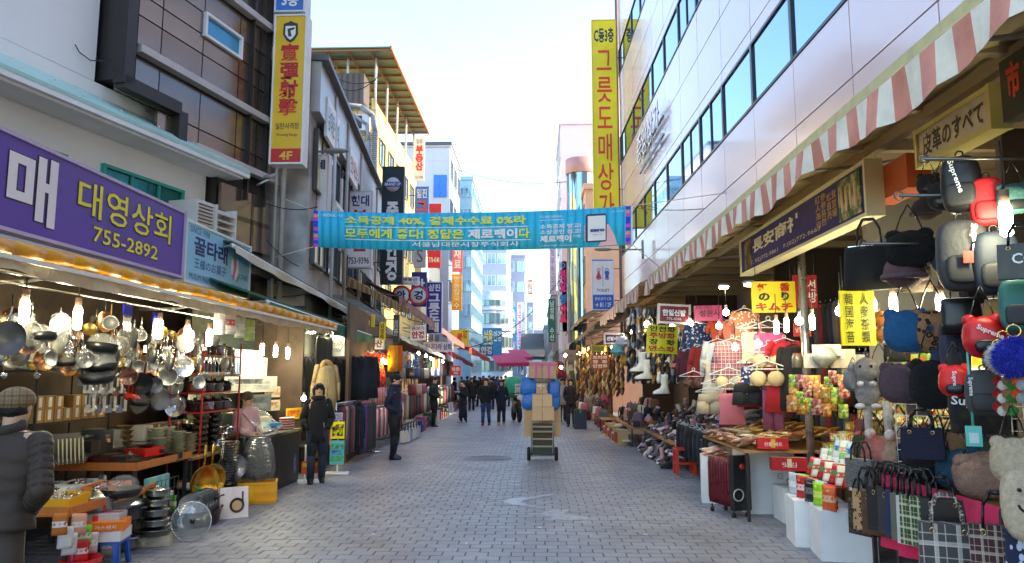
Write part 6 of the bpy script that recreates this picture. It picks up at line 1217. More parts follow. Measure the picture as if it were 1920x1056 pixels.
# ---------------------------------------------------------------- snack shop
table('steel topped snack counter with dark front', -5.1, -3.92, 10.95, 12.6, .86, STEEL, .04, leg=False, name='counter'); MB().box((-4.5, 11.8, .41), (1.1, 1.55, .82)).build('counter_base', DARK, None, kind='structure')
sc_ = thing('glass_case', 'sloped glass snack case glowing under its lamp on the counter', 'display case', (-4.35, 11.55, .87), R(90)); GLC = mat('dfe9ee', rough=.05, alpha=.25)
MB().slab((-.45, -.3, .02), (.45, -.3, .02), (.45, .0, .3), (-.45, .0, .3), (0, .008, 0)).slab((-.45, .0, .3), (.45, 0, .3), (.45, .3, .3), (-.45, .3, .3), (0, 0, .008)).build('glass', GLC, sc_)
fr = MB()
for a, b in (((-.45, -.3, .02), (-.45, 0, .3)), ((.45, -.3, .02), (.45, 0, .3)), ((-.45, 0, .3), (.45, 0, .3)), ((-.45, -.3, .02), (.45, -.3, .02)), ((-.45, 0, .3), (-.45, .3, .3)), ((.45, 0, .3), (.45, .3, .3)), ((-.45, .3, .3), (.45, .3, .3))): fr.tube(a, b, .008, 5)
fr.build('frame', STEEL, sc_); MB().box((0, .05, .01), (.86, .5, .02)).build('tray', paper('e9dfe0'), sc_); bulb('round_bulb', 'warm lamp glowing inside the snack case', (-4.5, 11.3, 1.12), m=WARM)
for i in range(12): item('tinbox', f'small white snack box inside the glass case, {th(i)} along', (-4.3 - (i % 3) * .12, 11.2 + (i // 3) * .2, .895), R(90), .6, m=paper('f0e9ea'), pm={'front_print': paper('d97a9c')})
carton('light blue topped price card box on the glass case', (-4.15, 11.75, .95), (.3, .2, .04), R(70), paper('5aa4d4'), '5aa4d4', name='price_card')
for i in range(9): item('fold', f'red edged magazine, {th(i)} up in the pile at the counter end', (-4.1, 12.35, .87 + i * .02), R(90), (1.1, .9, .35), m=paper('c9332c' if i % 2 else 'e8e4e0'))
for i in range(8): item('fold', f'cream booklet, {th(i)} up in the pile beside the magazines', (-4.45, 12.3, .87 + i * .025), R(90), (.9, .8, .45), m=paper('e6dcb0' if i % 2 else 'cfc9bc'))
def poster(label, c_, rz, w_, h_, cols, tx=None, th_=.012, cat='poster', name='poster'):
    t = thing(name, label, cat, c_, rz); MB().box((0, 0, 0), (w_, th_, h_)).build('sheet', paper(cols[0]), t)
    for k, h2 in enumerate(cols[1:]):
        n_ = len(cols) - 1; z = h_ * (.34 - .68 * (k + .5) / n_) * 1.1; MB().box((0, -th_ / 2 - .002, z), (w_ * (.88 - .12 * (k % 2)), .003, h_ * .62 / n_)).build('printed_block', mat(h2, rough=.6, kind='blotch', h2=cols[0], psc=12 / w_ * .3), t)
    if tx: text(t, tx[0], 0, h_ * tx[2], w_ * .8, h_ * tx[3], mat(tx[1], var=0), -th_ / 2 - .006, .02)
    return t
ps_ = [(435, 462, 655, 710, -5.0, 'b9ab9c', ['8a5a4a', '6a7a84'], 'pinkish photo poster on the snack shop glass'), (452, 480, 657, 706, -4.9, '9cc4e4', ['c4dcf0', '7aa8d8'], 'light blue lettered poster beside the pink one'), (481, 494, 671, 705, -4.9, 'e4ead8', ['3a8a4a', '8ab03a'], 'white and green list poster by the bulbs'), (496, 513, 673, 706, -4.9, '5b3422', ['e9a82c', '7a4a2a'], 'brown poster with orange band'), (515, 535, 672, 722, -4.95, 'c9863a', ['e9c87a', 'a85a2a'], 'orange snack poster under the third bulb'), (443, 498, 706, 736, -4.85, 'b9bab8', ['3b4048', '8a8f94'], 'grey framed photograph of a street on the shop wall'), (468, 496, 740, 772, -4.75, '5a626a', ['2f3a44', '77828c'], 'small dark photo frame behind the beanie seller'), (517, 528, 705, 732, -4.8, '2a8ac8', ['1a6aa8'], 'small blue hanging card'), (505, 523, 725, 745, -4.7, 'e8dcc0', ['d9863a'], 'upper cream card with orange drawing'), (525, 545, 723, 745, -4.7, 'ece0c4', ['e0903a'], 'cream card with yellow drawing'), (505, 520, 750, 770, -4.7, 'efe4cc', ['c97a2a'], 'lower cream card by the counter'), (522, 540, 748, 772, -4.7, 'f0e8d4', ['b9b08a'], 'plain cream booklet beside the lower card'), (536, 545, 700, 722, -4.7, 'ded6c6', ['e9763a'], 'small cream card at the post'), (545, 562, 765, 786, -4.3, 'f2c22a', ['e8571c'], 'yellow and red snack card on the counter end')]
for x0, x1, y0, y1, X, c0, cs_, lb in ps_:
    a, b = ax(x0, y0, X), ax(x1, y1, X); zt, zb = ax((x0 + x1) / 2, y0, X).z, ax((x0 + x1) / 2, y1, X).z
    poster(lb, (X, (a.y + b.y) / 2, (zt + zb) / 2), R(72), (b.y - a.y) * 1.0, zt - zb, [c0] + cs_)
MB().box((-5.1, 12.1, 1.7), (.06, 2.5, 2.2)).build('shop_glass_wall', mat('2f3b3c', rough=.2, var=.3), None, kind='structure')
for i, (px, py, h_) in enumerate(((412, 590, 'd9d4dc'), (432, 590, 'e4dcd9'), (450, 598, 'd9dcc8'), (468, 604, 'b9cc7a'))):
    t = item('packet', ['white shopping bag of packets hung under the yellow awning', 'pinkish clear bag of snacks hung next to it', 'clear bag with a yellow green dish inside', 'greenish tied plastic bag beside the rail end'][i], ax(px, py + 15, -3.98), R(70), (1.3, 1.6, 1.35), m=mat(h_, rough=.25, var=.3, bump=.6), pm={'print_band': mat('c95a6a' if i == 1 else h_, rough=.3)})
# poster stands before the woman
sd = thing('poster_stand', 'white metal poster stand with yellow and green posters', 'poster stand', (*G(632, 888), 0), R(10))
MB().tube((0, 0, 0), (0, 0, 1.0), .014, 6).box((0, 0, .012), (.4, .28, .02)).build('pole', WHITE, sd)
poster('yellow and black lettered poster clipped at the top of the stand', (sd.location.x, sd.location.y - .04, .76), R(10), .24, .3, ['f0e21c', '3a3a20', '3a3a20'], ('안내\n할인', '2a2a18', .1, .3)); poster('green and blue picture poster on the lower stand', (sd.location.x, sd.location.y - .04, .37), R(10), .25, .42, ['57b8c0', '3a8a3a', '2a6ac8', '4aa84a'])
poster('small lilac card above the yellow poster', (sd.location.x - .02, sd.location.y - .03, 1.0), R(10), .2, .14, ['8a86b8', '5a6a5a'])
s2 = thing('poster_stand', 'white flat footed stand with orange posters behind the woman', 'poster stand', (*G(583, 904), 0), R(20)); MB().box((0, 0, .015), (.42, .3, .03)).tube((-.1, 0, 0), (-.1, 0, .6), .014, 6).tube((.12, 0, 0), (.12, 0, .6), .014, 6).build('pole', WHITE, s2)
poster('orange lettered poster low behind the woman in black', (s2.location.x, s2.location.y - .02, .24), R(20), .3, .2, ['e8632a', 'f0c23a', 'e8632a']); poster('second orange poster above the low one', (s2.location.x + .05, s2.location.y, .5), R(20), .26, .24, ['e8832a', 'd8431c', 'f0d05a']); poster('blue and orange picture board leaning under the counter', (-3.98, 12.2, .3), R(80), .4, .3, ['2a6ab8', 'e8632a'])
poster('pink red lettered card right behind the stand', (sd.location.x - .12, sd.location.y + .15, .6), R(25), .16, .3, ['d83a5a', 'f0b0b8'])
# ---------------------------------------------------------------- clothes racks
table('bench under the folded suits', -4.5, -4.0, 13.2, 15.4, .5, DARK)
rack('long floor rack of jackets beside the woman in black', -3.62, 13.6, 16.9, 1.22)
pal = ['14161c', '15171e', '8a1f2c', '2a2c34', 'b9aa88', '5f6064', '22262e', '9c2c3a', '6d7076', '1a1c24', '16181f', '1b1e28', 'c98a8a', '24262c', '1c3a34', '1250c0', '0f4ed0', '8a1c24', '1a2440', '20304a', '30363c', '14161c', '1d2a3a', '1a1c22']
for i, h_ in enumerate(pal): item('rackwear', f'jacket on the long floor rack, {th(i)} hanger from the woman in black', (-3.62, 13.7 + i * .134, 1.22), R(rnd.uniform(-8, 8)), (1.15, 1, 1.25 if i < 14 else 1.4), m=cloth(h_))
item('parka', 'black hooded padded parka at the middle of the floor rack', at(668, 752, 15.0) - Vector((0, 0, 0)), R(65), 1.0, m=cloth('15181f'), pm={'fur_hood': cloth('1a1d26')})
item('parka', 'beige hooded parka with fur trim hung above the rack', at(612, 676, 13.6), R(35), .95)
for i in range(9): item('coat', f'dark suit jacket in the upper row behind the beige parka, {th(i)} along', at(556 + i * 17, 662 + (i % 2) * 3, 14.6 + i * .15), R(40), .95, m=cloth(['141a26', '10141c', '1c2230', '151a2c', '20242e'][i % 5]))
for i in range(16): item('rackwear', f'dark jacket packed high in the suit shop, {th(i)} along', (-4.15, 14.2 + i * .16, 2.55), R(6), 1.1, m=cloth(['1c2028', '232a3c', '171a20', '2d2f34', '1e2536'][i % 5]))
for i in range(14): item('rackwear', f'jacket packed in the lower inner row of the suit shop, {th(i)} along', (-4.3, 14.3 + i * .16, 1.6), R(6), 1.05, m=cloth(['161a22', '1b1f2a', '2a241f', '191c22'][i % 4]))
for i, (h_, lb) in enumerate((('e2301c', 'bright red patterned dress under the realty board'), ('e8401c', 'orange red dress beside the bright red one'), ('d92a2a', 'deep red dress at the end of the red group'))): item('dress', lb, at(690 + i * 11, 657, 17.6 + i * .3), R(55), .85, m=cloth(h_, kind='dots', h2='f0a050', psc=16))
for i in range(2): item('coat', ['yellow orange raincoat hanging beside the warm bulbs', 'orange raincoat hanging behind the yellow one'][i], at(737 + i * 9, 644, 18.5 + i * .4), R(60), .7, m=cloth(['f0a01c', 'e8701c'][i]), pm={'lapel': cloth(['f0a01c', 'e8701c'][i])})
rack('rack of pink trousers below the red dresses', -4.0, 17.0, 20.0, 1.55)
for i in range(18): item('rackpants', f'pink trousers on the inner rack, {th(i)} along', (-4.0, 17.1 + i * .155, 1.55), 0, 1.1, m=cloth(['e8a0b0', 'd98a9c', 'f0b8c0', 'c97a8a'][i % 4]))
rack('second rack of pale pink children clothes', -3.7, 17.0, 21, 1.0)
for i in range(24): item('rackpants', f'small garment on the pale pink rack, {th(i)} along', (-3.7, 17.1 + i * .16, 1.0), 0, 1.15, m=cloth(['e8a0b0', '2a2c3a', 'f0c8d0', 'c95a7a', '34353c', 'd9d0cc'][i % 6]))
# farther left stalls
names_c = {'22242c': 'charcoal', '8a2a34': 'wine red', '2a4a8a': 'blue', 'cdbfa8': 'beige', '5a5c62': 'grey', 'b05a7a': 'rose', 'e4dccf': 'cream', '3a5a44': 'green', '7a5a40': 'brown', 'd9863a': 'orange'}
pc = list(names_c)
for y in range(0, 5):
    Y0 = 20.5 + y * 4.2; X = -3.95 - y * .12
    rack(['rack of mixed clothes after the pink ones', 'rack of mixed clothes beside the grey board', 'rack of mixed clothes under the dark red awning', 'rack of clothes under the orange awning', 'last small rack of clothes in the far left row'][y], X, Y0, Y0 + 3.8, 1.25)
    for i in range(15):
        h_ = pc[(i * 7 + y * 3) % 10]; item('rackwear', f'{names_c[h_]} garment, {th(i)} on the {th(y)} mixed clothes rack of the left row', (X, Y0 + .1 + i * .25, 1.25), R(rnd.uniform(-25, 25)), (2.2, 1, 1.1), m=cloth(h_))
    for i in range(8):
        h_ = pc[(i * 3 + y * 5 + 1) % 10]; k = ('shirt', 'dress', 'camisole', 'coat')[(i + y) % 4]
        item(k, f'{names_c[h_]} {K[k][0]} hung high, {th(i)} above the {th(y)} mixed rack', (X - .12 - .1 * (i % 2), Y0 + .2 + i * .48, 2.5), R(60), .8, m=cloth(h_))
    for i in range(6):
        h_ = pc[(i * 3 + y) % 10]; carton(f'{names_c[h_]} goods box at the kerb, {th(i)} below the {th(y)} mixed rack', (X + .32, Y0 + .2 + i * .62, 0), (.34, .3, .22 + .1 * (i % 3)), R(90), paper(h_), 'd9d0c0')
for i in range(7):
    h_ = pc[i]; item('tote', f'{names_c[h_]} handbag hanging at the bag stall past the clothes, {th(i)} along', (-3.7, 22 + i * .5, 1.95 - (i % 2) * .5), R(60), 1.1, m=plas(h_))
for i in range(5): item('squarebag', f'white and blue paper bag on the ground, {th(i)} along under the bag stall', (-3.35, 19.3 + i * .45, .33), R(70), .95, m=paper(['e9e6e4', '8ab4dc', 'e4e0dc', 'd9c9c4', '9cc0e4'][i]))

for i in range(44):                                 # small wares filling the gaps on the kitchenware tables
    zt, x, y = ((.56, -4.15 - rnd.random() * .8, 6.55 + rnd.random() * 1.3), (.76, -4.35 - rnd.random() * .7, 8.05 + rnd.random() * 1.1), (.9, -4.9 - rnd.random() * .5, 6.7 + rnd.random() * 2.4))[i % 3]
    k = ('bowl', 'tinbox', 'pot', 'stewpot', 'packet')[i % 5]; item(k, f'small {["steel", "black", "orange", "white", "red", "brown"][i % 6]} {K[k][0]} filling a gap on the kitchenware tables, {th(i)} from the jacket', (x, y, zt + (.1 if k == 'packet' else .01)), rnd.random() * 3, .6, m=[mat('a9a9a8', rough=.25, metal=.8), mat('1d1c1e', rough=.3), plas('c9702a'), plas('dcdad6'), plas('b9241c'), mat('5a3a2a', rough=.4)][i % 6])
for i in range(16):
    item(('ladle', 'turner', 'sieve', 'whisk')[i % 4], f'{["steel", "black handled"][i % 2]} {("ladle", "spatula", "sieve", "whisk")[i % 4]} hanging under the bulb rail before the red shelf, {th(i)} along', (-4.25 - (i % 3) * .15, 8.3 + i * .09, 2.0 + (i % 3) * .1), R(40 + i * 9), .62)

for i in range(60):                                 # more small steel ware hooked under the rails
    k = ('sieve', 'pan', 'ladle', 'bowl', 'whisk', 'turner')[i % 6]; y = 5.5 + (i % 30) * .145; z = 2.28 - (i // 30) * .38 - rnd.random() * .1
    item(k, f'small {["wire", "copper", "steel", "golden", "thin wire", "black handled"][i % 6]} {("sieve", "pan", "ladle", "colander", "whisk", "spatula")[i % 6]} hooked in the {["upper", "lower"][i // 30]} cluster of wares, {th(i % 30)} from the frame edge', (-4.2 - (i % 4) * .16, y, z), 0, .55 + rnd.random() * .2, m=mat('b07a50', rough=.25, metal=1) if i % 6 == 1 else mat('bfa25a', rough=.3, metal=1) if i % 6 == 3 else None, rot=(R(70) if k == 'bowl' else rnd.uniform(-.2, .2), 0, R(rnd.uniform(20, 80))))

shelf('long plain wooden wall shelves at the very back of the kitchenware stall', -5.68, -5.42, 5.0, 7.3, (1.1, 1.45, 1.8, 2.12), 2.4, WOOD)
for r in range(4):
    for i in range(13):
        k = ('tinbox', 'bowl', 'pot', 'tinbox', 'stewpot')[(i + r * 2) % 5]
        item(k, f'{["brown", "steel", "white", "black", "red", "tan"][(i * 2 + r) % 6]} {K[k][0]} on the {["lowest", "second", "third", "top"][r]} wall shelf of the kitchenware stall, {th(i)} along', (-5.5, 5.1 + i * .17, (1.112, 1.462, 1.812, 2.132)[r]), R(90), .8, m=[mat('6a4630'), mat('a9a9a8', rough=.25, metal=.8), plas('dcdad6'), mat('1d1c1e', rough=.3), plas('a8281c'), mat('b08a5c')][(i * 2 + r) % 6], pm={'front_print': paper('d9cdb8'), 'side_print': paper('8a5a3a')})
for i in range(34):                                  # wares pushed under the table edges
    k = ('pot', 'tinbox', 'bowl', 'packet', 'stewpot', 'tinbox')[i % 6]; y = 7.0 + i * .105
    item(k, f'{["steel", "orange", "white", "green", "black", "red"][(i * 5) % 6]} {K[k][0]} pushed under the kitchenware table edge, {th(i)} from the blue stool', (-4.12 - (i % 3) * .14, y, (.02, .2, .34)[(i // 2) % 3] + (.1 if k == 'packet' else 0)), rnd.random() * 3, .85, m=[STEEL, plas('d8742a'), plas('dcdad6'), plas('5a9a3a'), mat('1d1c1e', rough=.3), plas('b9281c')][(i * 5) % 6])
for i in range(10): carton(f'small {["white", "brown", "grey", "red", "blue"][i % 5]} boxed ware stacked behind the bowl stacks, {th(i)} along', (-4.95, 9.35 + (i % 5) * .26, .73 + (i // 5) * .2), (.22, .2, .18), R(90), paper(['d9d6d0', '8a6040', '8a8c90', '9c2a24', '2a5a9c'][i % 5]), 'c9c4bc')

# ================================================================ RIGHT ROW: BAG STALL
rnd.seed(9)
for i, (k, px, py, X, s) in enumerate((('tube_bulb', 1883, 380, 2.75, 1.25), ('tube_bulb', 1762, 552, 3.2, 1.2), ('tube_bulb', 1674, 552, 3.2, 1.2), ('tube_bulb', 1637, 562, 3.2, 1.1), ('tube_bulb', 1605, 560, 3.2, 1.1), ('round_bulb', 1576, 574, 3.2, 1.2))):
    bulb(k, f'lit bulb among the bags, {th(i)} from the frame edge inwards', ax(px, py, X), s=s)
for i, (k, px, py, Y) in enumerate((('tube_bulb', 1455, 600, 8.6), ('tube_bulb', 1474, 596, 8.4), ('round_bulb', 1498, 594, 8.2), ('tube_bulb', 1522, 590, 8.0), ('round_bulb', 1361, 580, 10.5), ('spot', 1405, 532, 9.5), ('spot', 1357, 537, 10.5), ('round_bulb', 1421, 638, 9.5), ('round_bulb', 1378, 645, 10.3), ('round_bulb', 1348, 606, 11))):
    bulb(k, f'lit bulb over the food and clothes stalls, {th(i)} toward the shoes', at(px, py, Y), s=1.0, m=BULB2)
for i, (px, py, Y) in enumerate(((1181, 616, 18), (1213, 603, 16), (1260, 608, 14), (1293, 600, 13), (1147, 650, 21), (1110, 652, 22), (1097, 655, 23), (1052, 686, 31), (1085, 660, 25), (1060, 664, 33), (1230, 640, 15.5), (1130, 655, 21.5))):
    bulb('round_bulb', f'lit bulb under the right canopies, {th(i)} of the run past the shoe wall', at(px, py, Y), s=1.4, m=WARM if i in (4, 5, 6, 8) else BULB2)
for i, (px, py, X) in enumerate(((1700, 715, 3.0), (1790, 470, 2.95), (1500, 300, 3.0))):
    if i == 2: continue
    a, b = ax(px - 80, py - 5 + (py > 600) * -420, X), ax(px + 180, py - 5 + (py > 600) * -420, X)
for i, (x, y, z, l) in enumerate(((2.75, 5.6, 2.72, .6), (2.7, 4.9, 2.92, .9), (2.72, 4.6, 3.08, .8))):
    o = MB().tube((-.3, 0, 0), (l, 0, 0), .012, 6).torus((-.3, 0, 0), .03, .006, 10, 4).build('hanging_pole', DSTEEL, None, (x, y, z)); tag(o, ['lower', 'middle', 'upper'][i] + ' black pole sticking out of the bag stall with hooks', 'pole')
def hangat(k, lb, px, py, X, s=1, m=None, rz=None, pm=None, h=0, rot=None):
    p_ = ax(px, py, X); return item(k, lb, (p_.x, p_.y, p_.z - h), R(rnd.uniform(-35, -15)) if rz is None else R(rz), s, m=m, pm=pm, rot=rot)
BF = fur('0a090b'); 
def letters(o, s_, x, z, w_, h_, y, col='f0f0f0', rot=0):
    t = text(o, s_, x, z, w_, h_, plas(col), y, .02); t.rotation_euler = (0, R(rot), 0); return t
hangat('tote', 'black suede tote with gold lettered patch hanging at the stall edge', 1630, 462, 2.85, (1.2, 1.1, 1.25), cloth('0c0b0d')); o = bpy.data.objects['handbag']; MB().box((0, -.066, -.17), (.2, .004, .12)).build('patch', plas('8a7448'), o); letters(o, 'inty', 0, -.17, .16, .06, -.072)
hangat('furbag', 'black pointed fluffy bag beside the suede tote', 1705, 440, 2.85, (1.1, 1, .9), BF, pm={'pompom': BF})
hangat('cap', 'mauve brown furry hat with peach pompom below the black bag', 1696, 520, 2.85, 1.5, fur('6a4f56'), pm={'pompom': fur('d9a878')})
o = hangat('backpack', 'grey backpack with white vertical lettering and red tag', 1800, 408, 2.72, .92, mat('333437', rough=.6, bump=.3)); letters(o, 'Supreme', .05, -.2, .26, .05, -.118, rot=90); MB().box((-.0, -.15, -.3), (.06, .01, .08)).build('tag', plas('e8463a'), o)
o = hangat('backpack', 'black bag with white lettering hung at the very top', 1798, 290, 2.75, (.7, .9, .75), BLACK); letters(o, 'Supreme', -.03, -.22, .3, .06, -.125, rot=75)
hangat('backpack', 'red bag half hidden behind the black lettered one', 1848, 330, 2.85, .62, mat('c81f26', rough=.6, bump=.2), pm={'front_pocket': mat('a8181f', rough=.6)})
hangat('backpack', 'dark navy backpack behind the grey one', 1862, 430, 2.85, .8, mat('1c2836', rough=.6))
o = hangat('squarebag', 'black bag with pale round letters at the frame edge', 1916, 455, 2.7, .65, plas('17181a')); letters(o, 'CC', 0, -.14, .16, .09, -.06)
hangat('backpack', 'teal edged bag under the round lettered one', 1905, 520, 2.8, .6, mat('1c6a66', rough=.5))
hangat('rabbit', 'cream plush animal with long snout hanging by the yellow banner', 1612, 560, 2.95, (1.05, 1.1, .95), fur('ead9c0'))
hangat('rabbit', 'orange tan plush rabbit beside the cream one', 1648, 572, 3.05, .85, fur('c98445'))
hangat('furbag', 'bright blue fluffy bag with side pompom', 1698, 590, 2.82, 1.0)
hangat('furbag', 'leopard spotted fluffy bag behind the blue one', 1748, 590, 2.98, 1.02, fur('b9875a', kind='spots', h2='2c1a12', psc=18), pm={'pompom': fur('b9875a')})
hangat('rabbit', 'large grey plush rabbit bag in the middle of the stall', 1622, 655, 2.82, 1.22, fur('b9ada4'))
hangat('furbag', 'mauve fluffy ear shaped bag right of the grey rabbit', 1684, 690, 2.82, (.88, .9, .95), fur('6b525a'), pm={'pompom': fur('6b525a')})
hangat('furbag', 'black fluffy bag hanging right of the mauve one', 1745, 685, 2.85, (.9, .9, 1.1), BF, pm={'pompom': BF})
hangat('furbag', 'black fluffy bag tucked behind the grey rabbit', 1650, 690, 3.1, .9, BF, pm={'pompom': BF})
o = hangat('pouch', 'shiny red and black bag with white letters high on the stall', 1842, 600, 2.68, (.72, .8, .8), mat('c8181c', rough=.4), pm={'pompom': mat('c8181c')}, rz=-20); letters(o, 'Supreme', .02, -.1, .2, .05, -.14, rot=25)
o = hangat('pouch', 'small bright red pouch bag with black strap patch', 1790, 690, 2.68, (.62, .7, .66), mat('d81c1c', rough=.5), pm={'pompom': BLACK}); letters(o, 'Supre', 0, -.1, .14, .05, -.14, rot=90)
o = hangat('backpack', 'small grey zipped pouch beside the red pouch', 1842, 690, 2.68, (.62, .7, .55), mat('3d3f40', rough=.6)); letters(o, 'Supreme', -.12, -.2, .2, .05, -.115, rot=90)
hangat('backpack', 'navy sling bag between the blue bag and the red bags', 1785, 590, 2.85, (.55, .7, .8), mat('1c2340', rough=.6))
hangat('tote', 'black strappy bag with red tag under the grey backpack', 1800, 560, 2.8, (.7, .8, .8), BLACK)
for i, (px, py, h_, lb, s) in enumerate(((1884, 672, 'f0ebe6', 'white fluffy pompom keyring', 1.25), (1905, 672, '2338c8', 'royal blue fluffy pompom keyring', 1.5), (1872, 678, '6b4a38', 'brown fluffy pompom behind the white one', 1.0))): hangat('pom', lb + ' at the stall corner', px, py, 2.62, s, fur(h_))
for i in range(16): 
    hangat('pom', f'tiny { ["red", "white", "tan", "green", "orange", "silver"][i % 6] } charm keyring, {th(i)} in the cluster under the pompoms', 1872 + (i % 6) * 9, 715 + (i // 6) * 24 + (i % 2) * 8, 2.62, .36, mat(['c82a2a', 'f0ece6', 'b98a5c', '3a9a4a', 'e8702a', 'b9bcc0'][i % 6], rough=.5))
t = thing('lettered_scarf', 'dark scarf panel with big white lettering under the pouches', 'scarf', ax(1835, 765, 2.78), R(-25)); MB().loft([(0, 0, -.16, .16, .02), (0, 0, .0, .17, .03), (0, 0, .1, .16, .02)], 18, .1).build('cloth', cloth('1d1a1c', kind='blotch', h2='3a3224', psc=12), t); letters(t, 'Supreme', -.0, .03, .3, .07, -.045, rot=4)
# wire grid behind, white
wg = thing('wire_grid', 'white wire grid panel behind the hanging plush bags', 'wire rack', (3.15, 5.7, 1.35), R(-35))
for k in range(13): MB().tube((-.45 + k * .075, 0, -.35), (-.45 + k * .075, 0, .35), .003, 4).build('wire', WHITE, wg)
for k in range(9): MB().tube((-.45, 0, -.35 + k * .087), (.45, 0, -.35 + k * .087), .003, 4).build('wire', WHITE, wg)
for i, (px, lb) in enumerate(((1626, 'left cream plush leg with paw'), (1663, 'right cream plush leg with paw'))):
    o = MB().tube((0, 0, 0), (0, 0, -.24), .035, 10, .032).ball((0, -.02, -.27), (.045, .05, .045), 10, 7).build('plush_leg', fur('e9dccb'), None, ax(px, 752, 2.82)); MB().ball((0, -.065, -.275), (.022, .01, .02), 8, 5).build('paw_pad', plas('d98a8a'), o); tag(o, lb.replace('left', 'inner').replace('right', 'outer') + ' dangling below the grey rabbit', 'plush leg')  # each piece is a dangling plush leg with its paw
o = hangat('squarebag', 'navy velvet bag hanging over the heap of fluffy bags', 1728, 800, 2.72, (.72, .9, .72), fur('131a3a'))
t = thing('card_holder', 'teal plastic card holder hanging on a teal strap', 'card holder', ax(1826, 818, 2.6), R(-20)); MB().box((0, 0, 0), (.085, .01, .12)).build('holder', plas('5ac0b4'), t); MB().box((0, -.006, -.01), (.05, .002, .06)).build('window_card', plas('c9d9d4'), t); MB().tube((0, 0, .06), (0, 0, .5), .008, 4).build('strap', plas('5ac0b4'), t)
# table of fluffy bags with pink cloth
table('long low table under the fluffy bags', 2.78, 4.3, 3.7, 6.15, .92, WOOD)
pkc = MB(); 
for seg, (A_, B_) in enumerate((((2.74, 6.2), (2.74, 3.6)), ((2.74, 6.2), (3.6, 6.25)))):
    n_ = 40; P = []
    A_, B_ = Vector((*A_, 0)), Vector((*B_, 0)); nrm = Vector((-1, 0, 0)) if seg == 0 else Vector((0, 1, 0))
    for i in range(n_ + 1):
        q = A_.lerp(B_, i / n_)
        for j, z in enumerate((.97, .84, .64, .42)): P.append(q + nrm * (.015 * math.sin(i * 1.3 + seg) * j + .01 * math.sin(i * .37) * j) + Vector((0, 0, z)))
    pkc.add(P, [(i * 4 + j, i * 4 + j + 1, i * 4 + 4 + j + 1, i * 4 + 4 + j) for i in range(n_) for j in range(3)], True)
o = pkc.build('table_cloth', cloth('e0285e')); tag(o, 'hot pink cloth hanging round the table of fluffy bags', 'tablecloth')
tf = [(1642, 868, 'olive', '4a4a24', 1.15), (1638, 885, 'rose pink', 'd97a84', .9), (1662, 892, 'salmon pink', 'e08a80', 1.0), (1700, 888, 'beige bear eared', 'c9a184', .9), (1725, 890, 'dark navy', '171a30', 1.0), (1753, 893, 'black round', '121214', 1.1), (1800, 890, 'deep teal blue', '14506a', 1.0), (1838, 880, 'dusty tan', 'b08a78', 1.05), (1790, 852, 'light brown', 'a07a54', .9), (1690, 858, 'dark brown', '3a2a28', .9), (1745, 850, 'peach', 'd9987c', .8), (1860, 860, 'dark grey', '2a2a2e', .9), (1822, 858, 'camel', '9a744e', .9)]
for px, py, nm, h_, s in tf:
    p_ = ax(px, py, 2.95 if py > 862 else 3.2); item('furbag', f'{nm} fluffy bag lying in the heap on the pink cloth table', (p_.x, p_.y, 1.2 + (.08 if py < 862 else 0)), R(rnd.uniform(-60, 20)), (s * 1.05, s * 1.1, s * .9), m=fur(h_), pm={'pompom': fur(h_)}, rot=(R(rnd.uniform(-20, 10)), R(rnd.uniform(-12, 12)), R(rnd.uniform(-50, 10))))
# row of handbags hooked on the cloth edge
LEO = cloth('b98e62', kind='spots', h2='2a1812', psc=26)
hb = [(1592, 'woven black and grey handbag at the start of the hooked row', mat('6a6a6c', kind='dots', h2='141416', psc=60, rough=.5), 2.70, 'squarebag', (.7, .8, .8), 1.06), (1590, 'dark woven leather tote under the woven bag', mat('2a2422', kind='dots', h2='6a5f58', psc=40), 2.68, 'squarebag', (.6, .8, .95), .74), (1604, 'leopard print tote in the hooked row', LEO, 2.66, 'squarebag', (.7, .9, 1.05), .84), (1618, 'brown textured tote after the leopard one', mat('5a3a28', bump=.5), 2.69, 'squarebag', (.65, .9, 1.1), .84),
      (1634, 'black tote with red edging', plas('2a292b'), 2.68, 'squarebag', (.8, .8, 1.1), .9), (1652, 'dark grey leather tote after the red edged one', mat('3a3a3e', rough=.4), 2.7, 'squarebag', (.75, .8, 1.1), .9), (1664, 'navy leather tote in the hooked row', plas('27345a'), 2.69, 'squarebag', (.7, .8, 1.1), .9), (1674, 'olive grey tote in the hooked row', mat('6a6a5a'), 2.68, 'squarebag', (.7, .8, 1.1), .9), (1685, 'silver white quilted tote', mat('d0cdc8', rough=.4, bump=.4), 2.67, 'squarebag', (.7, .8, 1.1), .9),
      (1698, 'green and cream plaid tote', mat('2f4a2c', kind='plaid', h2='d9d6b0', psc=14, rough=.7), 2.66, 'squarebag', (.85, .8, 1.1), .92)]
for i, (px, lb, m_, X, k, s, z) in enumerate(hb):
    Y = X * F / (px - VX); item(k, lb, (X, Y, z), R(-62), s, m=m_)
item('squarebag', 'large grey, red and white plaid handbag in front', (2.5, 4.78, .86), R(-22), (.86, 1, .98), m=mat('4a4543', kind='plaid', h2='d9cdc0', psc=7, rough=.7), pm={'handle': mat('4a3a38', kind='plaid', h2='d9cdc0', psc=20)})
item('squarebag', 'black tote hooked between the green and grey plaid bags', (2.66, 5.12, .95), R(-30), (.7, .8, .8), m=BLACK)
item('squarebag', 'wine red and navy plaid bag beside the large plaid one', (2.6, 4.42, .92), R(-30), (.8, .7, 1.05), m=mat('4a1a22', kind='plaid', h2='c9bca8', psc=12, rough=.7))
item('squarebag', 'brown checked bag behind the wine plaid one', (2.68, 4.28, .92), R(-30), (.7, .7, 1.05), m=mat('3a2c2a', kind='plaid', h2='b9a890', psc=14, rough=.7))
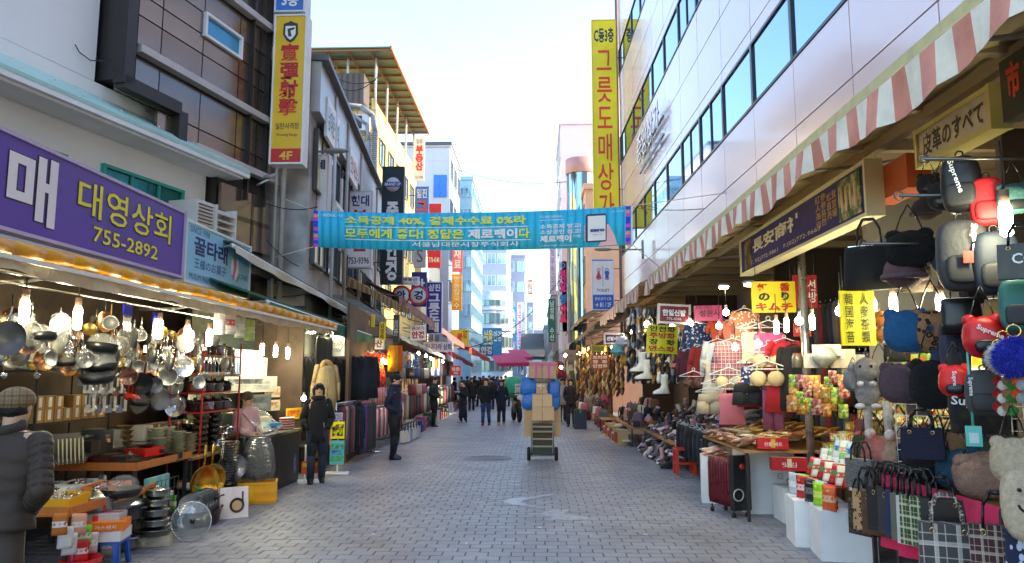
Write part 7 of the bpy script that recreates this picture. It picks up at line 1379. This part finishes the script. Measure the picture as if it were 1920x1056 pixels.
item('tote', 'navy flowered soft tote hanging low at the corner', (2.6, 4.12, .98), R(-20), (.8, 1, 1.3), m=cloth('1c2444', kind='dots', h2='b9c0d8', psc=22))
item('tote', 'plain navy tote behind the flowered one', (2.72, 4.02, .9), R(-20), (.9, 1, 1.3), m=cloth('232c50'))
item('tote', 'black tote at the lower corner of the pink cloth', (2.74, 4.5, .8), R(-20), (.9, 1, 1.3), m=cloth('17171c'))
sm_ = thing('smiley_backpack', 'cream fluffy backpack with stitched smiling face at the frame edge', 'backpack', ax(1918, 880, 2.5), R(-20)); sm_.scale = (.8,) * 3; CF = fur('e6cfae')
MB().ball((0, 0, -.22), (.14, .1, .23), 18, 12, .7).ball((-.07, 0, .02), (.04, .03, .06), 10, 7).ball((.07, 0, .02), (.04, .03, .06), 10, 7).jitter(.006, 9).build('bag', CF, sm_)
for x in (-.05, .05): MB().ball((x, -.1, -.12), .014, 8, 6).build('eye', BLACK, sm_)
MB().torus((0, -.1, -.2), .06, .008, 16, 5, None, 3.3, 6.1).build('smile', BLACK, sm_)
o = hangat('furbag', 'cream and pink fluffy backpack above the smiling one', 1900, 830, 2.5, (.7, .8, .75), CF, pm={'pompom': fur('e85a8a')})
item('tote', 'bright pink plush tote at the very corner of the frame', (2.55, 3.98, .55), R(-20), .9, m=fur('e85a9a'))
# white boxes and pouches
for i, (x, y, z) in enumerate(((2.92, 8.18, 0), (2.92, 7.62, 0))): carton(['farther', 'nearer'][i] + ' white carton on the paving in front of the pouches', (x + .05 * i, y - i * .02, z), (.5, .5, .46), R(-8), paper('f0eef0'), 'dcdadc')
for i in range(9): item('packet', f'{["clear", "lime green", "red", "orange", "black"][i % 5]} zipped pouch standing on the white cartons, {th(i)} along', (2.78 + (i % 2) * .06, 8.35 - i * .12, .58), R(-60), (1, 1.4, 1.05), m=mat(['c9cfd0', '9cd42a', 'c9282c', 'e8662a', '2a2a2c'][i % 5], rough=.15, var=.3, sc=20), pm={'print_band': paper(['e9e9e9', 'd9e86a', 'e9c9c0', 'f0b090', '6a6a6a'][i % 5])})
table('stand of hanging packets behind the white cartons', 2.95, 3.5, 6.9, 8.4, .72, WHITE)
for i in range(24): item('packet', f'{["red foil", "silver", "pale blue", "cream", "green striped", "clear"][i % 6]} snack pack, {th(i)} on the packet stand', (2.96 + (i % 3) * .14, 8.25 - (i // 3) * .16, .78 + (i % 3) * .09), R(-55), (1, 1, .9), m=mat(['c8202a', 'c9ccd0', 'a8d0e8', 'efe6d2', '7cb86a', 'dfe0e0'][i % 6], rough=.25), rot=(R(-25), 0, R(-60 + (i * 13) % 25)), pm={'print_band': paper(['2a8a4a', 'e9e9ea', '2a6ab8', 'c9563a', 'f0f0e0', 'c9a878'][i % 6])})
# heater
ht = thing('oil_heater', 'dark red oil heater with black control tower on castors', 'heater', (2.5, 9.62, 0), R(20)); MR = mat('6a1420', rough=.3)
for k in range(8): MB().loft([(0, -.08 + k * .062 + .1, .1, .025 if 0 else .012, .012), (0, 0, .1, .1, .01)][:0] or [(0, .02 + k * .06, .12, .12, .024), (0, .02 + k * .06, .2, .135, .024), (0, .02 + k * .06, .62, .135, .024), (0, .02 + k * .06, .7, .12, .024)], 14).build('fin', MR, ht)
MB().box((0, -.06, .42), (.25, .09, .66), taper=.95).build('control_tower', plas('222326'), ht); MB().lathe([(.035, 0), (.035, .02), (0, .02)], 14, Matrix.Translation((0, -.105, .62)) @ RX).build('dial', plas('c8302a'), ht)
for k in range(10): MB().box((0, -.107, .18 + k * .03), (.15, .006, .01)).build('vent_slot', BLACK, ht)
MB().torus((-.07, -.12, .28), .07, .008, 16, 6, Matrix.Rotation(.3, 3, 'Y')).build('cord', plas('b9b6b2'), ht)
for x, y in ((-.1, -.05), (.1, -.05), (-.1, .42), (.1, .42)): w_ = MB().tube((x - .015, y, .03), (x + .015, y, .03), .03, 10).tube((x, y, .04), (x, y, .1), .01, 5).build('castor', BLACK, ht)
carton('tall white foam box behind the heater', (2.95, 10.05, 0), (.62, .5, .78), R(5), paper('f2eff0'), 'e6e2e4', words=('ICE', 'b09098', .2, .6, .12, .1)); carton('white foam box stood on end before the shrimp packets', (2.55, 10.75, 0), (.5, .45, .62), R(-10), paper('f2eff0'), 'e6e2e4', words=('대게 水産', '77707a', .0, .5, .3, .4)); carton('white carton with small print beside the folding table', (3.15, 9.4, 0), (.45, .4, .4), R(0), paper('eceaec'), 'dedcde', words=('USB', '77707a', .0, .8, .2, .1))
ft = table('small folding table with orange top and steel legs', 2.95, 3.4, 8.5, 9.15, .52, mat('b06a48', rough=.5), .02, legm=DSTEEL); MB().tube((-.2, -.3, .2), (.2, -.3, .2), .012, 6).tube((-.2, .3, .2), (.2, .3, .2), .012, 6).build('stretcher', DSTEEL, ft)
o = MB().ball((0, 0, .03), (.25, .28, .04), 16, 7, .7).jitter(.03, 8).build('black_cloth', cloth('17171b'), None, (3.15, 8.8, .53)); tag(o, 'crumpled black cloth thrown over the folding table', 'cloth')
o = MB().ball((0, 0, .07), (.1, .1, .08), 12, 7).jitter(.03, 10).build('plastic_bag', plas('121214', rough=.25), None, (3.1, 8.7, 0)); tag(o, 'tied black plastic bag on the ground under the folding table', 'bag')
carton('brown carton under the folding table', (3.5, 8.9, 0), (.4, .4, .5), 0)
# food stall
table('table of dried squid packets above the foam boxes', 2.5, 3.9, 9.25, 11.5, .84, WOOD); table('inner table of seaweed and candy boxes', 3.35, 4.6, 6.9, 9.2, .84, WOOD)
nmf = ['orange brown', 'amber', 'pale beige', 'pinkish', 'golden', 'rust']; cf = ['c9864a', 'd9a860', 'dcc8a8', 'd9a090', 'd0983a', 'a8603a']
k_ = 0
for r in range(6):
    for c_ in range(14):
        i = (r * 5 + c_ * 3) % 6; item('packet', f'{nmf[i]} dried seafood packet, {th(c_)} in {["front", "second", "third", "fourth", "fifth", "back"][r]} row of the seafood table', (2.58 + r * .2, 11.35 - c_ * .15, .88 + .05 * (c_ % 2) + r * .025), 0, 1.1, m=mat(cf[i], rough=.3, var=.4, sc=25, bump=.5), rot=(R(rnd.uniform(60, 95)), R(rnd.uniform(-10, 10)), R(rnd.uniform(-50, 50))))
for i in range(24): item('packet', f'pink striped packet of shrimp crackers, {th(i)} heaped on the upright foam box', (2.42 + (i % 4) * .09, 10.55 + (i // 4 % 3) * .15, .64 + (i // 12) * .06 + (i % 2) * .03), 0, .9, m=mat(['e0b8a8', 'd98a6a', 'e8d0bc'][i % 3], rough=.3, var=.4, sc=30), rot=(R(rnd.uniform(70, 95)), 0, rnd.random() * 3))
fbx = ['yellow', 'pale green', 'red', 'cream', 'lime', 'orange']; fc = ['c9a41c', 'a8b878', '9c241c', 'c9b88a', '6a9c24', 'b8641c']
for r in range(5):
    for c_ in range(13):
        i = (r * 2 + c_ * 5) % 6
        item('tinbox', f'{fbx[i]} food box, {th(c_)} along the {["lowest", "second", "third", "fourth", "top"][r]} step of the seaweed display', (3.4 + r * .17 + rnd.uniform(-.03, .03), 9.05 - c_ * .165, .85 + r * .125), R(-70 + rnd.uniform(-28, 28)), (rnd.uniform(.7, 1.1), 1, rnd.uniform(.7, 1.15)), m=mat(fc[i], rough=.5, kind='blotch', h2=fc[(i + 1) % 6], psc=9), pm={'front_print': mat(fc[(i + 2) % 6], rough=.5, kind='blotch', h2='e6dcc0', psc=26), 'side_print': mat(fc[(i + 3) % 6], rough=.5, kind='blotch', h2='e0d4b4', psc=20)})
for i in range(21): item('packet', f'{["bright green", "red", "orange", "yellow"][i % 4]} candy bag, {th(i)} hung above the seaweed display', at(1486 + (i % 7) * 16 + rnd.uniform(-5, 5), 712 + (i // 7) * 26 + rnd.uniform(-8, 8), 8.2 + rnd.uniform(-.4, .3)), R(rnd.uniform(-60, 0)), rnd.uniform(.5, .85), m=mat(['5a9a20', '9c2818', 'b8642a', 'bc962a'][i % 4], rough=.3, kind='blotch', h2=['d8d06a', 'd9b0a0', 'e0b060', 'a83a20'][i % 4], psc=14), pm={'print_band': mat(['4a8a1c', '8c2014', 'a8541c', 'ac861a'][i % 4], rough=.3, kind='blotch', h2='d9cca8', psc=30)})
for i in range(5): item('jar', f'glass jar of ginseng, {th(i)} along the shelf over the candy', at(1496 + i * 25, 690, 9.0), 0, .8, m=mat('6a6450', rough=.3), pm={'lid': plas('8a3a24')})
carton('red candy gift box on the folding table end', (2.85, 9.3, .86), (.35, .2, .12), R(-10), paper('c8202a'), 'd9a83a', words=('선물 세트', 'f0d9c9', 0, .5, .6, .4)); carton('red wrapped snack box under the candy gift box', (3.0, 9.2, .62), (.4, .2, .14), R(-10), paper('b81c26'), 'e9c9a0', words=('맛김', 'f0d9c9', 0, .5, .4, .4))
for i, (px, py, w_, h_) in enumerate(((1530, 690, .24, .15), (1580, 690, .26, .2), (1550, 668, .3, .12), (1600, 700, .24, .2))): carton(['off white appliance carton over the jars', 'pale carton near the yellow banner', 'wide white carton on the top shelf of the food stall', 'grey white carton beside the bag stall'][i], at(px, py, 8.6), (w_, .3, h_), R(-20), paper(['a8a5a0', 'a89c88', 'a5a29e', '9c9890'][i]), 'd0ccc4')
o = MB().ball((0, 0, 0), (.22, .18, .2), 14, 9).jitter(.06, 6).build('plastic_bag', mat('8f918e', rough=.3, var=.3), None, at(1545, 668, 8.4)); o.scale = (.6, .6, .6); tag(o, 'bulging translucent white bag above the candy boxes', 'bag')
shelf('white metal shelf at the back of the food stall', 4.2, 4.7, 6.9, 9.1, (1.45, 1.8, 2.1), 2.3, WHITE)
for r in range(3):
    for i in range(10): item('tinbox', f'{fbx[(i + r) % 6]} tin, {th(i)} on the {["lower", "middle", "upper"][r]} board of the white shelf', (4.3, 7.0 + i * .2, (1.46, 1.81, 2.11)[r]), R(-80), (.9, 1, 1.4), m=paper(fc[(i * 3 + r) % 6]), pm={'front_print': paper(fc[(i + 4) % 6])})
# ---------------------------------------------------------------- clothes stall
cl = [('shirt', 1322, 640, 12.2, .95, 'b5342a', 'rust red blouse at the start of the dress stall', None), ('shirt', 1310, 598, 12.6, .95, '2f4468', 'blue dotted blouse high behind the red one', 'dots'), ('dress', 1350, 592, 12.0, .8, 'e2603a', 'orange pleated dress hung high', None), ('dress', 1375, 592, 11.6, .85, 'e8806a', 'coral pleated dress hung high', None), ('dress', 1395, 573, 11.2, .8, 'c9785a', 'rust flowered dress near the lamp', 'dots'), ('shirt', 1345, 630, 11.6, .9, 'f0ebe4', 'white gauze blouse', None), ('shirt', 1373, 628, 11.2, 1.05, 'a83a4c', 'red and white checked shirt dress', 'plaid'), ('camisole', 1412, 598, 10.6, 1.0, 'efe3ac', 'pale yellow folded top', None), ('camisole', 1440, 593, 10.2, 1.2, 'e0609a', 'hot pink camisole at the pole', None), ('dress', 1335, 668, 11.4, .55, 'd8cdb8', 'cream slip under the white blouse', None), ('camisole', 1410, 664, 10.2, .9, '2a3a6c', 'navy dotted body suit', 'dots'), ('bra', 1366, 682, 10.8, 1.2, 'd8c79a', 'beige padded bra in the lower row', None), ('bra', 1440, 638, 10.0, 1.2, 'e0caa0', 'upper cream bra by the pole', None), ('bra', 1437, 668, 9.9, 1.3, 'd9c090', 'golden beige bra under the cream one', None), ('camisole', 1370, 712, 10.6, 1.0, 'c9707c', 'pink vest top in the lower row', None), ('camisole', 1400, 695, 10.4, .8, 'a01c2c', 'dark red top above the black shorts', None), ('shorts', 1399, 700, 10.2, .9, '17181c', 'black shorts in front of the pink skirt', None), ('trousers', 1447, 705, 10.0, .62, '8a4a68', 'mauve wide trousers by the steel pole', None), ('dress', 1470, 628, 9.9, .85, 'b01c28', 'plain red dress beside the steel pole', None), ('dress', 1305, 600, 13.0, .8, '3a2a3a', 'dark plum dress behind the shoes', None), ('coat', 1487, 640, 9.8, .8, '17171c', 'black long coat at the partition', None), ('shirt', 1290, 650, 12.6, .7, '5f2430', 'small wine blouse beside the shoe wall', None), ('dress', 1425, 640, 10.9, .8, '8a2434', 'deep red dress behind the pink camisole', None), ('dress', 1385, 650, 11.6, .8, '5a2a3a', 'burgundy dress deep in the stall', None), ('bra', 1300, 690, 11.6, 1.0, '6a4a3a', 'brown leopard bra on white hanger', 'spots'), ('camisole', 1340, 705, 11.2, .9, 'cfc4ae', 'beige waist shaper', None), ('skirt' if 0 else 'shorts', 1330, 720, 11.0, .9, 'b9a68a', 'tan shaping shorts', None)]
for k, px, py, Y, s, h_, lb, kd in cl: item(k, lb + ' of the clothes stall', at(px, py, Y), R(rnd.uniform(-30, -8)), s * 1.12, m=cloth(h_, kind=kd, h2='ece4e0' if kd != 'spots' else '20120c', psc=22) if kd else cloth(h_))
for r in range(3):
    for i in range(16): item('rackwear', f'{["dark", "crimson", "grey", "navy"][(i + r) % 4]} garment packed in the {["lower", "middle", "upper"][r]} inner row behind the dresses, {th(i)} along', (4.1 + .2 * r, 9.7 + i * .2, 1.3 + r * .8), R(-20), (1.8, 1, 1), m=cloth(['1c1c22', '8a1c2a', '5a5a60', '1c2444'][(i + r) % 4]))
MB().tube((3.3, 9.28, 0), (3.3, 9.28, 3.8), .05, 10).build('steel_pole', mat('a8a6a2', rough=.3, metal=.8)); tag(bpy.data.objects['steel_pole'], 'bare steel pole between the clothes and food stalls', 'pole')
table('table heaped with folded tops and socks', 2.75, 4.0, 11.6, 14.3, .6, WOOD)
fn_ = ['black', 'charcoal', 'pink', 'white', 'navy', 'wine', 'grey', 'lilac', 'leopard brown']; fcol = ['16161a', '2c2d33', 'd98aa0', 'e9e6e6', '1c2440', '6a1c34', '85868c', 'a89ac0', '8a6444']
for r in range(6):
    for i in range(17): 
        j = (i * 4 + r * 7) % 9; item('fold', f'{fn_[j]} folded piece, {th(i)} in the {th(r)} row of the heaped clothes table', (2.8 + r * .22, 14.2 - i * .155, .62 + r * .07 + rnd.random() * .08), rnd.random() * 3, (1.0, .95, 1.7), m=cloth(fcol[j]), rot=(rnd.uniform(-.3, .3), rnd.uniform(-.3, .3), rnd.random() * 3))
sl_ = thing('plastic_stool', 'orange red plastic stool under the black clothes', 'stool', (2.62, 13.6, 0), 0); OS = plas('d8402a')
MB().box((0, 0, .44), (.34, .34, .03)).build('seat', OS, sl_)
for i in (-1, 1):
    for j in (-1, 1): MB().box((i * .15, j * .15, .215), (.05, .05, .43)).build('leg', OS, sl_)
MB().box((0, -.15, .2), (.28, .015, .04)).box((-.15, 0, .2), (.015, .28, .04)).build('stretcher', OS, sl_)
for i in range(7): item('trousers', f'{["black leggings", "grey black leggings", "dark navy leggings"][i % 3]} draped over the table front, {th(i)} along', (2.66, 14.1 - i * .36, .92), R(-75), (.8, .8, .62), m=cloth(['15151a', '222328', '181c2c'][i % 3]))
o = MB().ball((0, 0, .1), (.2, .25, .12), 14, 8).jitter(.05, 7).build('clothes_heap', cloth('1b1a1f'), None, (2.75, 13.2, .66)); tag(o, 'loose heap of black clothes above the orange red stool', 'clothes')
# ---------------------------------------------------------------- shoe stalls
wallp = ['black', 'charcoal', 'silver grey', 'dark brown', 'navy', 'white', 'tan']; wc = ['17171a', '303136', '9a9ca0', '3a2a22', '1c2236', 'e4e2e0', '9a7448']
for r in range(9):
    for c_ in range(13):
        j = (r * 5 + c_ * 3 + (c_ * r) % 4) % 7; k = ('sneaker', 'shoe', 'shoe', 'boot')[(r + c_ * 2) % 4]
        if r > 5 and c_ > 10: continue
        p_ = at(1180 + c_ * 9.3, 588 + r * 15 + (c_ % 2) * 2, 17.2 - c_ * .22)
        item(k, f'{wallp[j]} {K[k][0]} hung on the shoe wall, {th(r)} row down, {th(c_)} along', p_, 0, (1.0, 1.0, 1.1) if k != 'boot' else .9, m=mat(wc[j], rough=.4) if k != 'sneaker' else cloth(wc[(j + 3) % 7]), rot=(R(62 + rnd.uniform(-8, 8)), R(rnd.uniform(-15, 15)), R(-30 + rnd.uniform(-15, 15))))
for i, (px, py, h_, lb) in enumerate(((1197, 698, 'eeecea', 'tall white boot standing out on the shoe wall'), (1206, 712, 'e6e4e4', 'second white boot beside the tall one'), (1275, 690, 'b8606a', 'rose suede ankle boot below the yellow card'), (1240, 740, 'efeceb', 'white lace boot on the shoe heap'))): item('boot', lb, at(px, py, 14.8), R(-60), 1.5, m=mat(h_, rough=.5))
gc = ['c08a4a', '9a6a38', 'd0a060', '7a4e2c', '4a3422']; gn = ['tan', 'brown', 'honey', 'chestnut', 'dark brown']
for r in range(7):
    for c_ in range(11):
        j = (r + c_ * 2) % 5; p_ = at(1084 + c_ * 8.4, 656 + r * 13 + (c_ % 2) * 3, 22.5 - c_ * .24); item('shoe', f'{gn[j]} leather shoe in the warm lit stall, {th(r)} row down, {th(c_)} along', p_, 0, (.95, .95, 1.05), m=mat(gc[j], rough=.35), rot=(R(55 + rnd.uniform(-10, 10)), R(rnd.uniform(-20, 20)), R(-30 + rnd.uniform(-20, 20))))
for i, (px, py, h_, lb) in enumerate(((1158, 660, '7ac4c0', 'teal and pink long eared winter hat hung before the shoes'), (1167, 645, 'e9e4e6', 'white fluffy hat hung above the teal one'), (1177, 680, 'd9a82c', 'mustard hat beside the long eared one'))): item('cap', lb, at(px, py, 18), 0, 1.6, m=fur(h_))
table('board on trestles heaped with boots and slippers', 2.55, 3.6, 14.5, 18.2, .45, WOOD); table('farther board heaped with bags and hats', 2.3, 3.3, 18.6, 22.5, .45, WOOD)
hn = ['black', 'grey', 'dusty pink', 'cream', 'brown', 'navy', 'mauve']; hc = ['19191d', '5f6066', 'c99aa0', 'd9cfc0', '6a4a38', '1f2640', '7a6078']
for r in range(7):
    for i in range(22):
        j = (i * 3 + r * 5) % 7; k = ('slipper', 'shoe', 'boot', 'sneaker', 'slipper')[(i + r * 2) % 5]
        item(k, f'{hn[j]} {K[k][0]} in the heap before the shoe wall, {th(r)} row up, {th(i)} along', (2.45 + r * .17, 18.1 - i * .18, (.02, .22, .48, .56, .66, .78, .9)[r] + rnd.random() * .04), 0, 1.05, m=(cloth if k != 'boot' else plas)(hc[j]), rot=(R(rnd.uniform(-15, 15)), R(rnd.uniform(-15, 15)), R(-90 + rnd.uniform(-50, 50))))
for r in range(4):
    for i in range(14):
        j = (i * 4 + r * 3) % 7; k = ('cap', 'fold', 'backpack', 'cap')[(i + r) % 4]
        item(k, f'{hn[j]} {K[k][0]} in the mixed heap past the boots, {th(r)} row up, {th(i)} along', (2.25 + r * .26, 22.3 - i * .27, (.1, .5, .62, .8)[r] + (.34 if k == 'backpack' else 0)), rnd.random() * 6, 1.0 if k != 'backpack' else .8, m=cloth(hc[j]))
for i in range(6): item('tinbox', f'{["pale", "tan"][i % 2]} wrapped shoe box on the ground, {th(i)} along below the mixed heap', (2.12, 22.2 - i * .62, 0), R(-80), (2.4, 2.6, 2.2 + i % 2), m=paper(['dcd8cc', 'c9a878'][i % 2]))
st = table('low brown wooden bench at the bag stall', 1.95, 2.3, 22.6, 23.6, .42, WOOD)
for y in range(4):
    Y0 = 24 + y * 5.2; X = 2.15 - y * .28
    for i in range(14):
        h_ = pc[(i * 3 + y * 7) % 10]; k = ('shirt', 'coat', 'tote', 'dress')[(i + y) % 4]
        item(k, f'{names_c[h_]} {K[k][0]} hung in the {th(y)} distant stall of the right row, {th(i)} along', (X + .1 * (i % 3), Y0 + i * .36, 2.45 - (i % 3) * .45), R(-50), .85, m=cloth(h_))
    for i in range(12):
        h_ = pc[(i * 7 + y) % 10]; item(('tinbox', 'fold', 'tote')[i % 3], f'{names_c[h_]} goods piled at the kerb of the {th(y)} distant stall, {th(i)} along', (X + .05, Y0 + i * .42, (0, .3, .6)[i % 3]), R(-60), (2, 2, 3) if i % 3 == 0 else 1.6, m=paper(h_))
    table(f'low kerb table of the {th(y)} distant stall on the right', X - .05, X + .6, Y0, Y0 + 4.9, .3, WOOD)
o = carton('navy and green shopping trolley bag at the kerb near the golden shoes', (gz(1078, 795).x + .05, 24.6, .0), (.4, .3, .62), 0, plas('1c2444'), '3aa04a', name='trolley_bag')

xb = [('pouch', 1768, 345, 3.0, .7, '1c1d22', 'small black pouch'), ('cap', 1735, 400, 3.05, 1.0, '3a2a2e', 'dark plum furry hat'), ('tote', 1715, 500, 3.1, .7, '4a3a30', 'brown small tote'), ('backpack', 1768, 440, 3.05, .55, '2a3344', 'slate small backpack'), ('pouch', 1858, 470, 2.95, .6, '7a1a20', 'wine red pouch'), ('tote', 1880, 560, 2.9, .6, 'a8824a', 'golden tan small tote'), ('pouch', 1770, 660, 3.0, .6, '24304c', 'navy pouch'), ('backpack', 1880, 600, 2.9, .5, '17181a', 'black mini backpack'), ('cap', 1655, 470, 3.05, .9, 'c9b49a', 'beige furry hat'), ('furbag', 1770, 640, 3.05, .6, '7a5a44', 'brown furry pouch'), ('pouch', 1740, 330, 3.1, .55, '20242c', 'charcoal pouch'), ('furbag', 1600, 700, 3.05, .6, '8a9aa4', 'blue grey furry pouch'), ('tote', 1680, 640, 3.15, .6, '2a2422', 'dark strappy tote'), ('backpack', 1820, 500, 2.95, .5, '2c2d30', 'graphite mini backpack'), ('pouch', 1900, 350, 2.9, .6, '1c4a4a', 'dark teal pouch'), ('furbag', 1720, 740, 3.0, .6, 'b09080', 'dusty pink furry pouch')]
for k, px, py, X, s, h_, lb in xb: hangat(k, lb + ' filling in behind the larger hanging bags', px, py, X, s, (fur if k in ('furbag', 'cap') else cloth)(h_), pm={'pompom': fur(h_)} if k in ('furbag', 'cap') else None)
for i, (px, nm, h_) in enumerate(((1630, 'brick red', '8a3a34'), (1660, 'mustard', 'b08a34'), (1692, 'cream', 'd9cab0'), (1722, 'cocoa', '5a3c2e'), (1752, 'orange', 'c8642c'), (1782, 'black', '101012'), (1812, 'tan', 'b08a60'), (1845, 'grey mauve', '6e5e66'), (1872, 'forest green', '2c4a34'))):
    p_ = ax(px, 850, 3.12 + .1 * (i % 2)); item('furbag', f'{nm} fluffy bag in the back row of the heap on the pink cloth', (p_.x, p_.y, 1.3), R(i * 31), (.8, .9, .75), m=fur(h_), pm={'pompom': fur(h_)}, rot=(R(rnd.uniform(-15, 15)), R(rnd.uniform(-15, 15)), R(i * 31 % 60 - 30)))
bpy.data.scenes.remove(S2)
